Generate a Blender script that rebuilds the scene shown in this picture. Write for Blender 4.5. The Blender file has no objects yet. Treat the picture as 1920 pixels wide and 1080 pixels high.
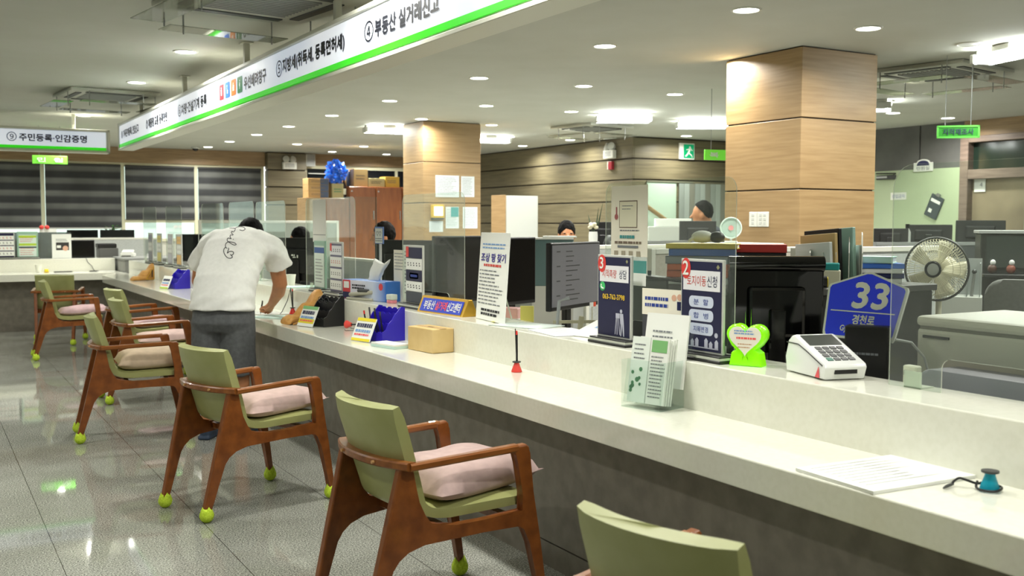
import bpy, bmesh, math, random
from mathutils import Vector, Matrix, noise
from mathutils.bvhtree import BVHTree
R = math.radians
PI = math.pi
random.seed(7)
SC = bpy.context.scene
COL = SC.collection

# ------------------------------------------------------------------ camera, world, exposure, area light
cam_data = bpy.data.cameras.new('camera')
cam = bpy.data.objects.new('camera', cam_data)
COL.objects.link(cam)
cam_data.sensor_width = 36.0
cam_data.lens = 36.24
cam_data.clip_start = 0.05
cam_data.clip_end = 200
YAW, PITCH, ROLL = 0.52459, 0.0632103, 0.0018194
fwd = Vector((math.sin(YAW) * math.cos(PITCH), math.cos(YAW) * math.cos(PITCH), -math.sin(PITCH)))
rgt = Vector((math.cos(YAW), -math.sin(YAW), 0))
upv = rgt.cross(fwd)
r2 = rgt * math.cos(ROLL) + upv * math.sin(ROLL)
u2 = -rgt * math.sin(ROLL) + upv * math.cos(ROLL)
m3 = Matrix((r2, u2, -fwd)).transposed()
cam.matrix_world = Matrix.Translation((0, 0, 1.40)) @ m3.to_4x4()
cam_data.dof.use_dof = True
cam_data.dof.focus_distance = 4.6
cam_data.dof.aperture_fstop = 4.5
SC.camera = cam

world = bpy.data.worlds.new('world')
SC.world = world
world.use_nodes = True
bg = world.node_tree.nodes['Background']
bg.inputs[0].default_value = (0.98, 1.0, 0.96, 1)
bg.inputs[1].default_value = 1.5

SC.view_settings.view_transform = 'Standard'
SC.view_settings.look = 'None'
SC.view_settings.gamma = 1
SC.view_settings.use_curve_mapping = False
SC.view_settings.exposure = 0.6

CEIL = 2.70
LAMP_COL = (1.0, 0.985, 0.91)


def lamp(name, loc, power, size, parent=None, spread=150, size_y=None, col=LAMP_COL):
    d = bpy.data.lights.new(name, 'AREA')
    d.energy = power
    d.color = col
    d.spread = R(spread)
    if size_y:
        d.shape = 'RECTANGLE'; d.size = size; d.size_y = size_y
    else:
        d.shape = 'DISK'; d.size = size
    o = bpy.data.objects.new(name, d)
    COL.objects.link(o)
    o.location = loc
    if parent:
        o.parent = parent
    return o


# ------------------------------------------------------------------ materials
MATS = {}


def S(r, g, b):
    f = lambda c: (c / 255 / 12.92) if c <= 10.3 else ((c / 255 + 0.055) / 1.055) ** 2.4
    return (f(r), f(g), f(b), 1)


def mat(name, col=(200, 200, 200), rough=0.5, metal=0.0, spec=0.5, emit=None, coat=0, sheen=0):
    if name in MATS:
        return MATS[name]
    m = bpy.data.materials.new(name)
    m.use_nodes = True
    b = m.node_tree.nodes['Principled BSDF']
    b.inputs['Base Color'].default_value = S(*col)
    b.inputs['Roughness'].default_value = rough
    b.inputs['Metallic'].default_value = metal
    b.inputs['Specular IOR Level'].default_value = spec
    if coat:
        b.inputs['Coat Weight'].default_value = coat
    if sheen:
        b.inputs['Sheen Weight'].default_value = sheen
    if emit:
        b.inputs['Emission Color'].default_value = S(*emit[:3])
        b.inputs['Emission Strength'].default_value = emit[3]
    MATS[name] = m
    return m


def N(m, kind, **kw):
    n = m.node_tree.nodes.new(kind)
    for k, v in kw.items():
        if k.startswith('i_'):
            n.inputs[k[2:].replace('_', ' ')].default_value = v
        else:
            setattr(n, k, v)
    return n


def L(m, a, b):
    m.node_tree.links.new(a, b)


def ramp(m, stops):
    n = m.node_tree.nodes.new('ShaderNodeValToRGB')
    e = n.color_ramp.elements
    while len(e) < len(stops):
        e.new(0.5)
    for i, (p, c) in enumerate(stops):
        e[i].position = p
        e[i].color = c if len(c) == 4 else S(*c)
    return n


def coords(m, scale=(1, 1, 1)):
    tc = N(m, 'ShaderNodeTexCoord')
    mp = N(m, 'ShaderNodeMapping')
    mp.inputs['Scale'].default_value = scale
    L(m, tc.outputs['Object'], mp.inputs[0])
    return mp.outputs[0]


def noisy(name, c1, c2, scale=(1, 1, 1), nscale=5, detail=6, rough=0.5, lo=0.35, hi=0.65, bump=0, spec=0.5, coat=0):
    """two colours mixed by stretched noise; used for timber, stone, cloth"""
    if name in MATS:
        return MATS[name]
    m = mat(name, c1, rough, spec=spec, coat=coat)
    v = coords(m, scale)
    n = N(m, 'ShaderNodeTexNoise')
    n.inputs['Scale'].default_value = nscale
    n.inputs['Detail'].default_value = detail
    L(m, v, n.inputs['Vector'])
    r = ramp(m, [(lo, c1), (hi, c2)])
    L(m, n.outputs['Fac'], r.inputs[0])
    b = m.node_tree.nodes['Principled BSDF']
    L(m, r.outputs[0], b.inputs['Base Color'])
    if bump:
        bp = N(m, 'ShaderNodeBump')
        bp.inputs['Strength'].default_value = bump
        bp.inputs['Distance'].default_value = 0.004
        L(m, n.outputs['Fac'], bp.inputs['Height'])
        L(m, bp.outputs[0], b.inputs['Normal'])
    return m


def clear(name, tint=(240, 247, 243), gloss=0.06, haze=0.0, hazecol=(230, 235, 232)):
    """clear acrylic or glass sheet: see-through with a faint mirror, optionally a little milky"""
    if name in MATS:
        return MATS[name]
    m = bpy.data.materials.new(name)
    m.use_nodes = True
    nt = m.node_tree
    nt.nodes.remove(nt.nodes['Principled BSDF'])
    out = nt.nodes['Material Output']
    t = N(m, 'ShaderNodeBsdfTransparent'); t.inputs[0].default_value = S(*tint)
    g = N(m, 'ShaderNodeBsdfGlossy'); g.inputs['Roughness'].default_value = 0.03
    lw = N(m, 'ShaderNodeLayerWeight'); lw.inputs[0].default_value = 0.5
    pw = N(m, 'ShaderNodeMath', operation='POWER'); pw.inputs[1].default_value = 4.5
    L(m, lw.outputs['Facing'], pw.inputs[0])
    ml = N(m, 'ShaderNodeMath', operation='MULTIPLY_ADD'); ml.inputs[1].default_value = 0.5; ml.inputs[2].default_value = gloss * 0.3
    L(m, pw.outputs[0], ml.inputs[0])
    mx = N(m, 'ShaderNodeMixShader')
    L(m, ml.outputs[0], mx.inputs[0]); L(m, t.outputs[0], mx.inputs[1]); L(m, g.outputs[0], mx.inputs[2])
    last = mx
    if haze:
        d = N(m, 'ShaderNodeBsdfDiffuse'); d.inputs[0].default_value = S(*hazecol)
        m2 = N(m, 'ShaderNodeMixShader'); m2.inputs[0].default_value = haze
        L(m, mx.outputs[0], m2.inputs[1]); L(m, d.outputs[0], m2.inputs[2])
        last = m2
    L(m, last.outputs[0], out.inputs[0])
    MATS[name] = m
    return m


# ------------------------------------------------------------------ mesh helpers
class G:
    """collects shapes; build() links them as ONE mesh object"""

    def __init__(self):
        self.bm = bmesh.new()
        self.mi = 0

    def _tag(self, faces):
        for f in faces:
            f.material_index = self.mi

    def box(self, x0, y0, z0, x1, y1, z1, bev=0, seg=2, M=None):
        r = bmesh.ops.create_cube(self.bm, size=1)
        vs = r['verts']
        T = Matrix.Translation(((x0 + x1) / 2, (y0 + y1) / 2, (z0 + z1) / 2)) @ Matrix.Diagonal((abs(x1 - x0), abs(y1 - y0), abs(z1 - z0), 1))
        bmesh.ops.transform(self.bm, matrix=T, verts=vs)
        fs = list({f for v in vs for f in v.link_faces})
        if bev:
            es = list({e for v in vs for e in v.link_edges})
            rr = bmesh.ops.bevel(self.bm, geom=es, offset=bev, segments=seg, affect='EDGES', profile=0.5)
            fs = [f for f in set(rr['faces']) | {f for v in rr['verts'] for f in v.link_faces}]
            vs = list({v for f in fs for v in f.verts})
        if M:
            bmesh.ops.transform(self.bm, matrix=M, verts=vs)
        self._tag(fs)
        return self

    def prism(self, pts, h, M=None, bev=0):
        """pts in local XY extruded 0..h along local Z, then moved by M"""
        vb = [self.bm.verts.new((p[0], p[1], 0)) for p in pts]
        vt = [self.bm.verts.new((p[0], p[1], h)) for p in pts]
        n = len(pts)
        fs = [self.bm.faces.new(vb[::-1]), self.bm.faces.new(vt)]
        for i in range(n):
            fs.append(self.bm.faces.new((vb[i], vb[(i + 1) % n], vt[(i + 1) % n], vt[i])))
        vs = vb + vt
        if bev:
            es = [e for f in fs[:2] for e in f.edges]
            rr = bmesh.ops.bevel(self.bm, geom=es, offset=bev, segments=2, affect='EDGES', profile=0.5)
            fs = list(set(f for f in fs if f.is_valid) | set(rr['faces']))
            vs = list({v for f in fs for v in f.verts})
        if M:
            bmesh.ops.transform(self.bm, matrix=M, verts=vs)
        self._tag([f for f in fs if f.is_valid])
        return self

    def loft(self, rings, cap=True, close=True):
        vr = [[self.bm.verts.new(p) for p in ring] for ring in rings]
        n = len(vr[0])
        fs = []
        for a, b in zip(vr[:-1], vr[1:]):
            for i in range(n if close else n - 1):
                j = (i + 1) % n
                fs.append(self.bm.faces.new((a[i], a[j], b[j], b[i])))
        if cap:
            fs.append(self.bm.faces.new(vr[0][::-1]))
            fs.append(self.bm.faces.new(vr[-1]))
        self._tag(fs)
        return self

    def cyl(self, p0, p1, r0, r1=None, n=14, cap=True):
        r1 = r0 if r1 is None else r1
        return self.tube([p0, p1], [r0, r1], n, cap)

    def tube(self, path, r, n=8, cap=True):
        P = [Vector(p) for p in path]
        rs = r if isinstance(r, (list, tuple)) else [r] * len(P)
        rings = []
        prev = None
        for i, p in enumerate(P):
            t = (P[min(i + 1, len(P) - 1)] - P[max(i - 1, 0)]).normalized()
            if prev is None:
                a = t.orthogonal().normalized()
            else:
                a = (prev - t * prev.dot(t))
                a = a.normalized() if a.length > 1e-6 else t.orthogonal().normalized()
            prev = a
            b = t.cross(a)
            rings.append([p + (a * math.cos(2 * PI * k / n) + b * math.sin(2 * PI * k / n)) * rs[i] for k in range(n)])
        return self.loft(rings, cap)

    def lathe(self, prof, c=(0, 0, 0), n=20, M=None, cap=True):
        rings = []
        for (r, z) in prof:
            ring = [Vector((c[0] + max(r, 1e-4) * math.cos(2 * PI * k / n), c[1] + max(r, 1e-4) * math.sin(2 * PI * k / n), c[2] + z)) for k in range(n)]
            if M:
                ring = [M @ p for p in ring]
            rings.append(ring)
        return self.loft(rings, cap)

    def ball(self, c, r, seg=14, rings=10, M=None):
        rx, ry, rz = r if isinstance(r, (list, tuple)) else (r, r, r)
        T = Matrix.Translation(c) @ (M or Matrix.Identity(4)) @ Matrix.Diagonal((rx, ry, rz, 1))
        q = bmesh.ops.create_uvsphere(self.bm, u_segments=seg, v_segments=rings, radius=1, matrix=T)
        self._tag({f for v in q['verts'] for f in v.link_faces})
        return self

    def quad(self, *pts):
        f = self.bm.faces.new([self.bm.verts.new(p) for p in pts])
        f.material_index = self.mi
        return self

    def mat(self, i):
        self.mi = i
        return self

    def build(self, name, mats, parent=None, smooth=None, loc=None, rot=None):
        me = bpy.data.meshes.new(name)
        bmesh.ops.recalc_face_normals(self.bm, faces=self.bm.faces)
        if smooth:
            for f in self.bm.faces:
                f.smooth = True
            ang = R(smooth)
            for e in self.bm.edges:
                if len(e.link_faces) == 2 and e.calc_face_angle(0) > ang:
                    e.smooth = False
        self.bm.to_mesh(me)
        self.bm.free()
        for m in (mats if isinstance(mats, (list, tuple)) else [mats]):
            me.materials.append(m)
        o = bpy.data.objects.new(name, me)
        COL.objects.link(o)
        if loc:
            o.location = loc
        if rot:
            o.rotation_euler = rot
        if parent:
            o.parent = parent
        return o


def thing(name, label, cat, loc=(0, 0, 0), rz=0, group=None, tilt=None):
    o = bpy.data.objects.new(name, None)
    o.empty_display_size = 0.1
    COL.objects.link(o)
    o.location = loc
    o.rotation_euler = tilt if tilt else (0, 0, R(rz))
    return tag(o, label, cat, group)


def tag(o, label, cat, group=None):
    o['label'] = label
    o['category'] = cat
    if group:
        o['group'] = group
    return o


def struct(o):
    o['kind'] = 'structure'
    return o


def dup(root, loc, rz, label, group=None):
    r = root.copy(); COL.objects.link(r)
    r.location = loc; r.rotation_euler = (0, 0, R(rz)); r['label'] = label
    if group:
        r['group'] = group
    for ch in list(root.children):
        c = ch.copy(); COL.objects.link(c); c.parent = r
        for g in list(ch.children):
            d = g.copy(); COL.objects.link(d); d.parent = c
    return r


TXT = {}


def text_mesh(body):
    if body in TXT:
        return TXT[body]
    c = bpy.data.curves.new('lettering', 'FONT')
    c.body = body
    c.resolution_u = 3
    o = bpy.data.objects.new('lettering', c)
    COL.objects.link(o)
    dg = bpy.context.evaluated_depsgraph_get()
    me = bpy.data.meshes.new_from_object(o.evaluated_get(dg))
    bpy.data.objects.remove(o)
    bpy.data.curves.remove(c)
    xs = [v.co.x for v in me.vertices]; ys = [v.co.y for v in me.vertices]
    TXT[body] = (me, min(xs), max(xs), min(ys), max(ys))
    return TXT[body]


def txt(body, c, h, m, parent, w=None, ux=(1, 0, 0), uz=(0, 0, 1), name='lettering', bold=0.0, shear=0):
    """flat lettering centred at c, ux = reading direction, uz = up; h tall, w wide"""
    me0, x0, x1, y0, y1 = text_mesh(body)
    sy = h / (y1 - y0)
    sx = w / (x1 - x0) if w else sy
    ux = Vector(ux).normalized(); uz = Vector(uz).normalized(); nn = ux.cross(uz)
    g = G()
    offs = [(0, 0)] if not bold else [(0, 0), (bold, 0), (-bold, 0), (0, bold), (0, -bold)]
    for k, (ox, oy) in enumerate(offs):
        vs = [g.bm.verts.new(Vector(c) + ux * ((v.co.x - (x0 + x1) / 2 + shear * (v.co.y - y0)) * sx + ox) + uz * ((v.co.y - (y0 + y1) / 2) * sy + oy) + nn * 0.0002 * k) for v in me0.vertices]
        for p in me0.polygons:
            try:
                g.bm.faces.new([vs[i] for i in p.vertices])
            except ValueError:
                pass
    me = bpy.data.meshes.new(name)
    g.bm.to_mesh(me); g.bm.free()
    me.materials.append(m)
    o = bpy.data.objects.new(name, me)
    COL.objects.link(o)
    if parent:
        o.parent = parent
    return o


def rows(g, x0, x1, z0, z1, n, y, t=0.35, ragged=0.3, rnd=random):
    """rows of small print as thin strips on the plane y"""
    dz = (z1 - z0) / n
    for i in range(n):
        zc = z1 - dz * (i + 0.5)
        xe = x1 - rnd.random() * ragged * (x1 - x0)
        x = x0
        while x < xe:
            w = min((x1 - x0) * (0.06 + 0.12 * rnd.random()), xe - x)
            g.quad((x, y, zc - dz * t / 2), (x + w, y, zc - dz * t / 2), (x + w, y, zc + dz * t / 2), (x, y, zc + dz * t / 2))
            x += w + (x1 - x0) * 0.025
    return g


def face(g, x0, z0, x1, z1, y):
    g.quad((x0, y, z0), (x1, y, z0), (x1, y, z1), (x0, y, z1))
    return g


def rrect(w, h, r, n=5):
    out = []
    for cx, cy, a0 in ((w / 2 - r, h / 2 - r, 0), (-w / 2 + r, h / 2 - r, 90), (-w / 2 + r, -h / 2 + r, 180), (w / 2 - r, -h / 2 + r, 270)):
        for k in range(n + 1):
            a = R(a0 + 90 * k / n)
            out.append((cx + r * math.cos(a), cy + r * math.sin(a)))
    return out


# local XY polygon -> upright XZ plane; thickness runs from y to y - h (towards the viewer at -Y)
def upright(x=0, y=0, z=0):
    return Matrix.Translation((x, y, z)) @ Matrix.Rotation(R(90), 4, 'X')


WHITE = mat('white_paint', (225, 226, 218), 0.45)
PAPER = mat('white_paper', (236, 238, 232), 0.7)
BLACK = mat('black_plastic', (18, 18, 19), 0.42)
GLOSSBLACK = mat('gloss_black_plastic', (8, 8, 9), 0.08)
DKGREY = mat('dark_grey_plastic', (62, 63, 63), 0.5)
GREY = mat('grey_plastic', (150, 152, 150), 0.5)
LTGREY = mat('light_grey_plastic', (196, 198, 192), 0.5)
CREAM = mat('cream_plastic', (222, 222, 200), 0.5)
STEEL = mat('brushed_steel', (170, 172, 172), 0.3, 0.9)
INK = mat('black_ink', (22, 24, 30), 0.6)
GREYINK = mat('grey_ink', (120, 124, 128), 0.6)
NAVY = mat('navy_print', (34, 38, 78), 0.35)
RED = mat('red_plastic', (214, 52, 46), 0.4)
GREENPRINT = mat('green_print', (40, 205, 20), 0.4)
BLUE = mat('blue_print', (12, 40, 205), 0.35)
YELLOW = mat('yellow_print', (232, 214, 40), 0.5)
ACRYL = clear('clear_acrylic', (246, 250, 247), 0.06, 0.04)
ACRYL_EDGE = clear('acrylic_edge', (228, 236, 226), 0.1, 0.6, (236, 240, 226))

# ------------------------------------------------------------------ room materials
def floor_material():
    m = mat('speckled_granite', (120, 122, 114), 0.13, spec=0.6)
    v = coords(m)
    b = m.node_tree.nodes['Principled BSDF']
    b.inputs['Specular IOR Level'].default_value = 0.5
    n1 = N(m, 'ShaderNodeTexNoise'); n1.inputs['Scale'].default_value = 150; n1.inputs['Detail'].default_value = 4
    L(m, v, n1.inputs['Vector'])
    r1 = ramp(m, [(0.36, (96, 97, 94)), (0.47, (160, 161, 154)), (0.55, (178, 180, 170)), (0.66, (226, 226, 216))])
    L(m, n1.outputs['Fac'], r1.inputs[0])
    n2 = N(m, 'ShaderNodeTexNoise'); n2.inputs['Scale'].default_value = 1.3; n2.inputs['Detail'].default_value = 4
    L(m, v, n2.inputs['Vector'])
    r2_ = ramp(m, [(0.3, (205, 206, 200)), (0.7, (255, 255, 255))])
    L(m, n2.outputs['Fac'], r2_.inputs[0])
    mx = N(m, 'ShaderNodeMix', data_type='RGBA', blend_type='MULTIPLY'); mx.inputs[0].default_value = 1
    L(m, r1.outputs[0], mx.inputs[6]); L(m, r2_.outputs[0], mx.inputs[7])
    # thin dark joints running along the counter
    sp = N(m, 'ShaderNodeSeparateXYZ'); L(m, v, sp.inputs[0])
    a = N(m, 'ShaderNodeMath', operation='SUBTRACT'); a.inputs[1].default_value = 0.480 - 0.3225; L(m, sp.outputs[0], a.inputs[0])
    w = N(m, 'ShaderNodeMath', operation='WRAP'); w.inputs[1].default_value = -0.3225; w.inputs[2].default_value = 0.3225; L(m, a.outputs[0], w.inputs[0])
    s = N(m, 'ShaderNodeMath', operation='ADD'); s.inputs[1].default_value = 0.3225; L(m, w.outputs[0], s.inputs[0])
    w2 = N(m, 'ShaderNodeMath', operation='PINGPONG'); w2.inputs[1].default_value = 0.3225; L(m, s.outputs[0], w2.inputs[0])
    d = N(m, 'ShaderNodeMath', operation='ABSOLUTE'); L(m, w.outputs[0], d.inputs[0])
    d2 = N(m, 'ShaderNodeMath', operation='GREATER_THAN'); d2.inputs[1].default_value = 0.3225 - 0.0016; L(m, d.outputs[0], d2.inputs[0])
    mx2 = N(m, 'ShaderNodeMix', data_type='RGBA'); L(m, d2.outputs[0], mx2.inputs[0]); L(m, mx.outputs[2], mx2.inputs[6])
    mx2.inputs[7].default_value = S(58, 57, 50)
    L(m, mx2.outputs[2], b.inputs['Base Color'])
    rr = ramp(m, [(0.3, (44, 44, 44)), (0.7, (66, 66, 66))])
    L(m, n2.outputs['Fac'], rr.inputs[0]); L(m, rr.outputs[0], b.inputs['Roughness'])
    return m


FLOOR = floor_material()
CEILM = noisy('ceiling_paint', (190, 191, 181), (195, 196, 187), nscale=2, rough=0.8)
OAKY = noisy('honey_oak_panel', (148, 120, 82), (168, 140, 100), (0.7, 0.7, 12), 4.0, 6, 0.45, 0.3, 0.72)
WALLWOOD = noisy('grey_brown_timber', (96, 88, 68), (126, 118, 92), (0.5, 0.5, 9), 3.0, 5, 0.42, 0.28, 0.72)
FASCIA = noisy('tan_timber', (134, 110, 80), (166, 140, 104), (0.8, 0.8, 12), 3.5, 7, 0.5, 0.3, 0.7)
GROOVE = mat('groove_shadow_timber', (44, 36, 26), 0.7)
STONE = noisy('white_stone', (228, 228, 214), (232, 232, 219), (1, 1, 1), 50, 4, 0.11, 0.35, 0.6, spec=0.5)
BASE = noisy('dark_tile', (116, 110, 100), (132, 126, 115), (1, 1, 1), 14, 6, 0.42)
GREYWALL = noisy('dark_grey_panel', (84, 84, 82), (96, 96, 93), (1, 1, 1), 3, 4, 0.6)
PALEGREEN = mat('pale_green_paint', (176, 190, 156), 0.35)
FRAME = mat('cream_window_frame', (222, 220, 190), 0.45)
BROWNFRAME = noisy('brown_door_frame', (112, 96, 86), (132, 116, 104), (1, 1, 8), 4, 5, 0.4)
WINDOWGLASS = clear('window_glass', (225, 235, 230), 0.1)
DARKGLASS = mat('dark_window_glass', (14, 18, 26), 0.08)

# ------------------------------------------------------------------ shell
struct(G().box(-6, -4, -0.12, 12.2, 20, 0).build('floor', FLOOR))
struct(G().box(-6, -4, CEIL, 12.2, 20, CEIL + 0.15).build('ceiling', CEILM))

g = G()
g.box(-6, 19.0, 0, 9.35, 19.25, 1.06)
g.box(-6, 19.0, 2.46, 9.35, 19.25, CEIL)
WALLW = mat('back_wall_white', (206, 206, 194), 0.6)
struct(g.build('wall_back', WALLW))
struct(G().box(-6.2, -4, 0, -6.0, 19.2, CEIL - 0.001).build('wall_left', WALLW))
struct(G().box(-6.2, -4.2, 0, 12.2, -4.0, CEIL - 0.001).build('wall_front', WALLW))
struct(G().box(11.8, -4.0, 0, 12.0, 2.0, CEIL - 0.001).build('wall_right_near', WALLW))
struct(G().box(-6, 18.93, 2.43, 5.66, 19.0, CEIL - 0.003).box(6.42, 18.93, 2.49, 9.33, 19.0, CEIL - 0.003).build('trim_1', FASCIA))


def planks(g, x0, y0, x1, y1, zs, gap=0.022):
    for a, b in zip(zs[:-1], zs[1:]):
        g.box(x0, y0, a + gap / 2, x1, y1, b - gap / 2, 0.004, 1)


ZS = [0.06, 0.392, 0.725, 1.058, 1.39, 1.723, 2.055, 2.369, 2.69]
# timber pillar standing against the back wall
g = G()
g.mat(1).box(5.69, 18.82, 0, 6.39, 19.0, CEIL - 0.002)
g.mat(0)
planks(g, 5.67, 18.79, 6.41, 18.99, ZS)
struct(g.build('wall_back_pier', [WALLWOOD, GROOVE]))

# timber clad block on the right: one face along the counter, one facing the counter
g = G()
g.mat(1).box(9.37, 12.57, 0, 11.6, 19.2, CEIL - 0.002)
g.mat(0)
planks(g, 9.35, 12.55, 9.38, 19.0, ZS)
planks(g, 9.381, 12.55, 11.6, 12.58, ZS)
struct(g.build('wall_right_timber', [WALLWOOD, GROOVE]))

# grey wall on the right with pale green lower half, glazed entrance next to it
g = G()
g.mat(0).box(11.6, 8.56, 2.12, 11.8, 9.215, CEIL - 0.002).box(11.6, 9.235, 2.12, 11.8, 12.55, CEIL - 0.002)
g.mat(2).box(11.62, 9.2, 2.12, 11.8, 9.25, CEIL - 0.002)
g.mat(1).box(11.6, 8.56, 0.1, 11.8, 12.55, 2.12)
g.mat(3).box(11.6, 2.0, 2.5, 11.8, 8.56, CEIL - 0.002)
struct(g.build('wall_right', [GREYWALL, PALEGREEN, GROOVE, FASCIA]))
g = G()
for (y0, y1, z0, z1) in ((8.46, 8.58, 0, 2.5), (2.0, 8.46, 2.42, 2.5), (2.0, 8.46, 1.96, 2.08), (7.5, 7.56, 0, 1.96), (5.6, 5.7, 0, 2.42), (4.0, 4.1, 0, 2.42)):
    g.box(11.55, y0, z0, 11.78, y1, z1, 0.006, 1)
fr = struct(g.build('door_1', BROWNFRAME))
G().box(11.66, 2.0, 2.08, 11.68, 8.46, 2.42).build('transom_pane', mat('dark_green_glass', (30, 44, 36), 0.1), fr)
G().box(11.66, 2.0, 0.02, 11.68, 8.46, 1.96).build('door_pane', noisy('bronze_door_glass', (128, 116, 96), (160, 148, 122), (1, 1, 1), 1.4, 3, 0.2), fr)
g = G()
for y in (7.62, 7.44):
    g.tube([(11.5, y, 0.95), (11.5, y, 1.45)], 0.014)
g.build('door_handle', STEEL, fr)


def pillar(name, x0, y0, x1, y1, z0=0.03):
    g = G()
    g.mat(1).box(x0 + 0.012, y0 + 0.012, 0, x1 - 0.012, y1 - 0.012, CEIL - 0.001)
    g.mat(0)
    zs = [0.03, 0.585, 1.12, 1.654, 2.178, 2.696]
    for a, b in zip(zs[:-1], zs[1:]):
        g.box(x0, y0, a + 0.005, x1, y1, b - 0.005, 0.003, 1)
    return struct(g.build(name, [OAKY, GROOVE]))


pillar('wall_pillar_near', 5.66, 5.545, 6.46, 6.36)
pillar('wall_pillar_far', 5.65, 12.03, 6.48, 12.66)

# ------------------------------------------------------------------ back windows with striped blinds
def blind_material():
    m = mat('striped_blind_cloth', (70, 72, 74), 0.8)
    v = coords(m)
    sp = N(m, 'ShaderNodeSeparateXYZ'); L(m, v, sp.inputs[0])
    a = N(m, 'ShaderNodeMath', operation='MULTIPLY'); a.inputs[1].default_value = 1 / 0.215; L(m, sp.outputs[2], a.inputs[0])
    fr_ = N(m, 'ShaderNodeMath', operation='FRACT'); L(m, a.outputs[0], fr_.inputs[0])
    r = ramp(m, [(0.0, (60, 62, 65)), (0.40, (68, 70, 72)), (0.58, (122, 125, 123)), (0.84, (128, 131, 128)), (1.0, (60, 62, 65))])
    L(m, fr_.outputs[0], r.inputs[0])
    n = N(m, 'ShaderNodeTexNoise'); n.inputs['Scale'].default_value = 2.0; L(m, v, n.inputs['Vector'])
    r2_ = ramp(m, [(0.3, (190, 190, 190)), (0.7, (255, 255, 255))]); L(m, n.outputs['Fac'], r2_.inputs[0])
    mx = N(m, 'ShaderNodeMix', data_type='RGBA', blend_type='MULTIPLY'); mx.inputs[0].default_value = 1
    L(m, r.outputs[0], mx.inputs[6]); L(m, r2_.outputs[0], mx.inputs[7])
    L(m, mx.outputs[2], m.node_tree.nodes['Principled BSDF'].inputs['Base Color'])
    return m


BLIND = blind_material()
MULL = [-4.9, -3.2, -1.5, 0.2, 1.88, 3.155, 4.405, 5.62]
LOW = [1.30, 1.30, 1.30, 1.30, 1.30, 1.46, 1.46]
for i, (a, b) in enumerate(zip(MULL[:-1], MULL[1:])):
    g = G()
    g.box(a - 0.03, 18.97, 1.06, a + 0.03, 19.04, 2.43, 0.004, 1)
    if i == 6:
        g.box(b - 0.03, 18.97, 1.06, b + 0.03, 19.04, 2.43, 0.004, 1)
    g.box(a + 0.03, 18.97, 2.37, b - 0.03, 19.04, 2.43)
    g.box(a + 0.03, 18.97, 1.06, b - 0.03, 19.04, 1.11)
    if i >= 5:
        g.box(a + 0.03, 18.97, 1.39, b - 0.03, 19.04, 1.445)
    w = struct(g.build('window_%d' % (i + 1), FRAME))
    G().box(a + 0.03, 19.01, 1.11, b - 0.03, 19.022, 2.37).build('window_pane', WINDOWGLASS, w)
    if i < 3:
        continue
    t = thing('roller_blind', ['leftmost dark grey striped roller blind over the window, beside the frame edge', 'dark grey striped roller blind behind the small hanging green sign', 'dark grey striped roller blind above the small green plant', 'rightmost dark grey striped roller blind, next to the timber pier'][i - 3], 'blind', ((a + b) / 2, 18.95, LOW[i]), 0, 'striped window blinds')
    h = 2.36 - LOW[i]
    hw = (b - a) / 2 - 0.035
    G().box(-hw, -0.002, 0, hw, 0.002, h).build('fabric', BLIND, t)
    G().box(-hw, -0.012, -0.02, hw, 0.012, 0.006, 0.004, 1).build('bottom_bar', LTGREY if i < 5 else DKGREY, t)
    G().tube([(-hw, 0, h + 0.01), (hw, 0, h + 0.01)], 0.022, 10).build('roller', DKGREY, t)
# dark strip window to the right of the pier
g = G()
g.box(6.42, 18.98, 1.06, 6.48, 19.05, 2.49).box(6.48, 18.98, 2.42, 9.33, 19.05, 2.49).box(7.28, 18.98, 1.06, 7.33, 19.05, 2.42).box(8.3, 18.98, 1.06, 8.35, 19.05, 2.42)
w = struct(g.build('window_8', FRAME))
G().box(6.48, 19.01, 1.06, 9.33, 19.03, 2.42).build('window_pane', DARKGLASS, w)
t = thing('venetian_blind', 'open white slatted blind in the dark window right of the timber pier', 'blind', (6.5, 18.955, 1.2))
g = G()
for k in range(11):
    g.box(0.0, -0.012, 0.07 + k * 0.105, 0.34 if k > 7 else 0.14, 0.012, 0.085 + k * 0.105)
g.build('slats', WHITE, t)

# ------------------------------------------------------------------ counters
c = thing('service_counter', 'long white stone service counter with a raised back ledge and dark tiled base', 'counter', (0, 0, 0))
g = G()
pts = [(2.0, -1.5), (2.372, -1.5), (2.372, 14.25), (2.27, 14.25), (2.0, 13.62)]
g.prism(pts, 0.09, Matrix.Translation((0, 0, 0.65)), 0.004)
g.build('writing_top', STONE, c)
g = G()
g.box(2.364, -1.5, 0.55, 2.64, 13.9, 0.91, 0.004, 2)
g.build('ledge', STONE, c)
g = G()
g.mat(0).box(2.20, -1.5, 0.104, 2.60, 13.95, 0.65)
g.mat(1).box(2.205, -1.5, 0.098, 2.59, 13.95, 0.104)
g.mat(0).box(2.20, -1.5, 0, 2.60, 13.95, 0.098)
g.build('base', [BASE, GROOVE], c)

c = thing('side_counter', 'white stone counter with raised ledge crossing the far left end of the room', 'counter', (0, 0, 0))
G().box(-4.5, 14.26, 0.65, 2.36, 14.9, 0.74, 0.004, 2).build('writing_top', STONE, c)
G().box(-4.5, 14.86, 0.55, 2.35, 15.15, 0.91, 0.004, 2).build('ledge', STONE, c)
G().box(-4.5, 14.5, 0, 2.3, 15.1, 0.65).build('base', BASE, c)
t = thing('corner_cabinet', 'grey stone topped corner unit where the two white counters meet', 'cabinet', (2.6, 14.6, 0))
G().box(-0.22, -0.33, 0, 0.75, 0.55, 0.90, 0.003, 1).build('body', noisy('grey_laminate', (118, 119, 114), (130, 131, 126), nscale=4), t)
G().box(-0.23, -0.34, 0.90, 0.76, 0.56, 0.925, 0.003, 1).build('top', GREY, t)

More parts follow.
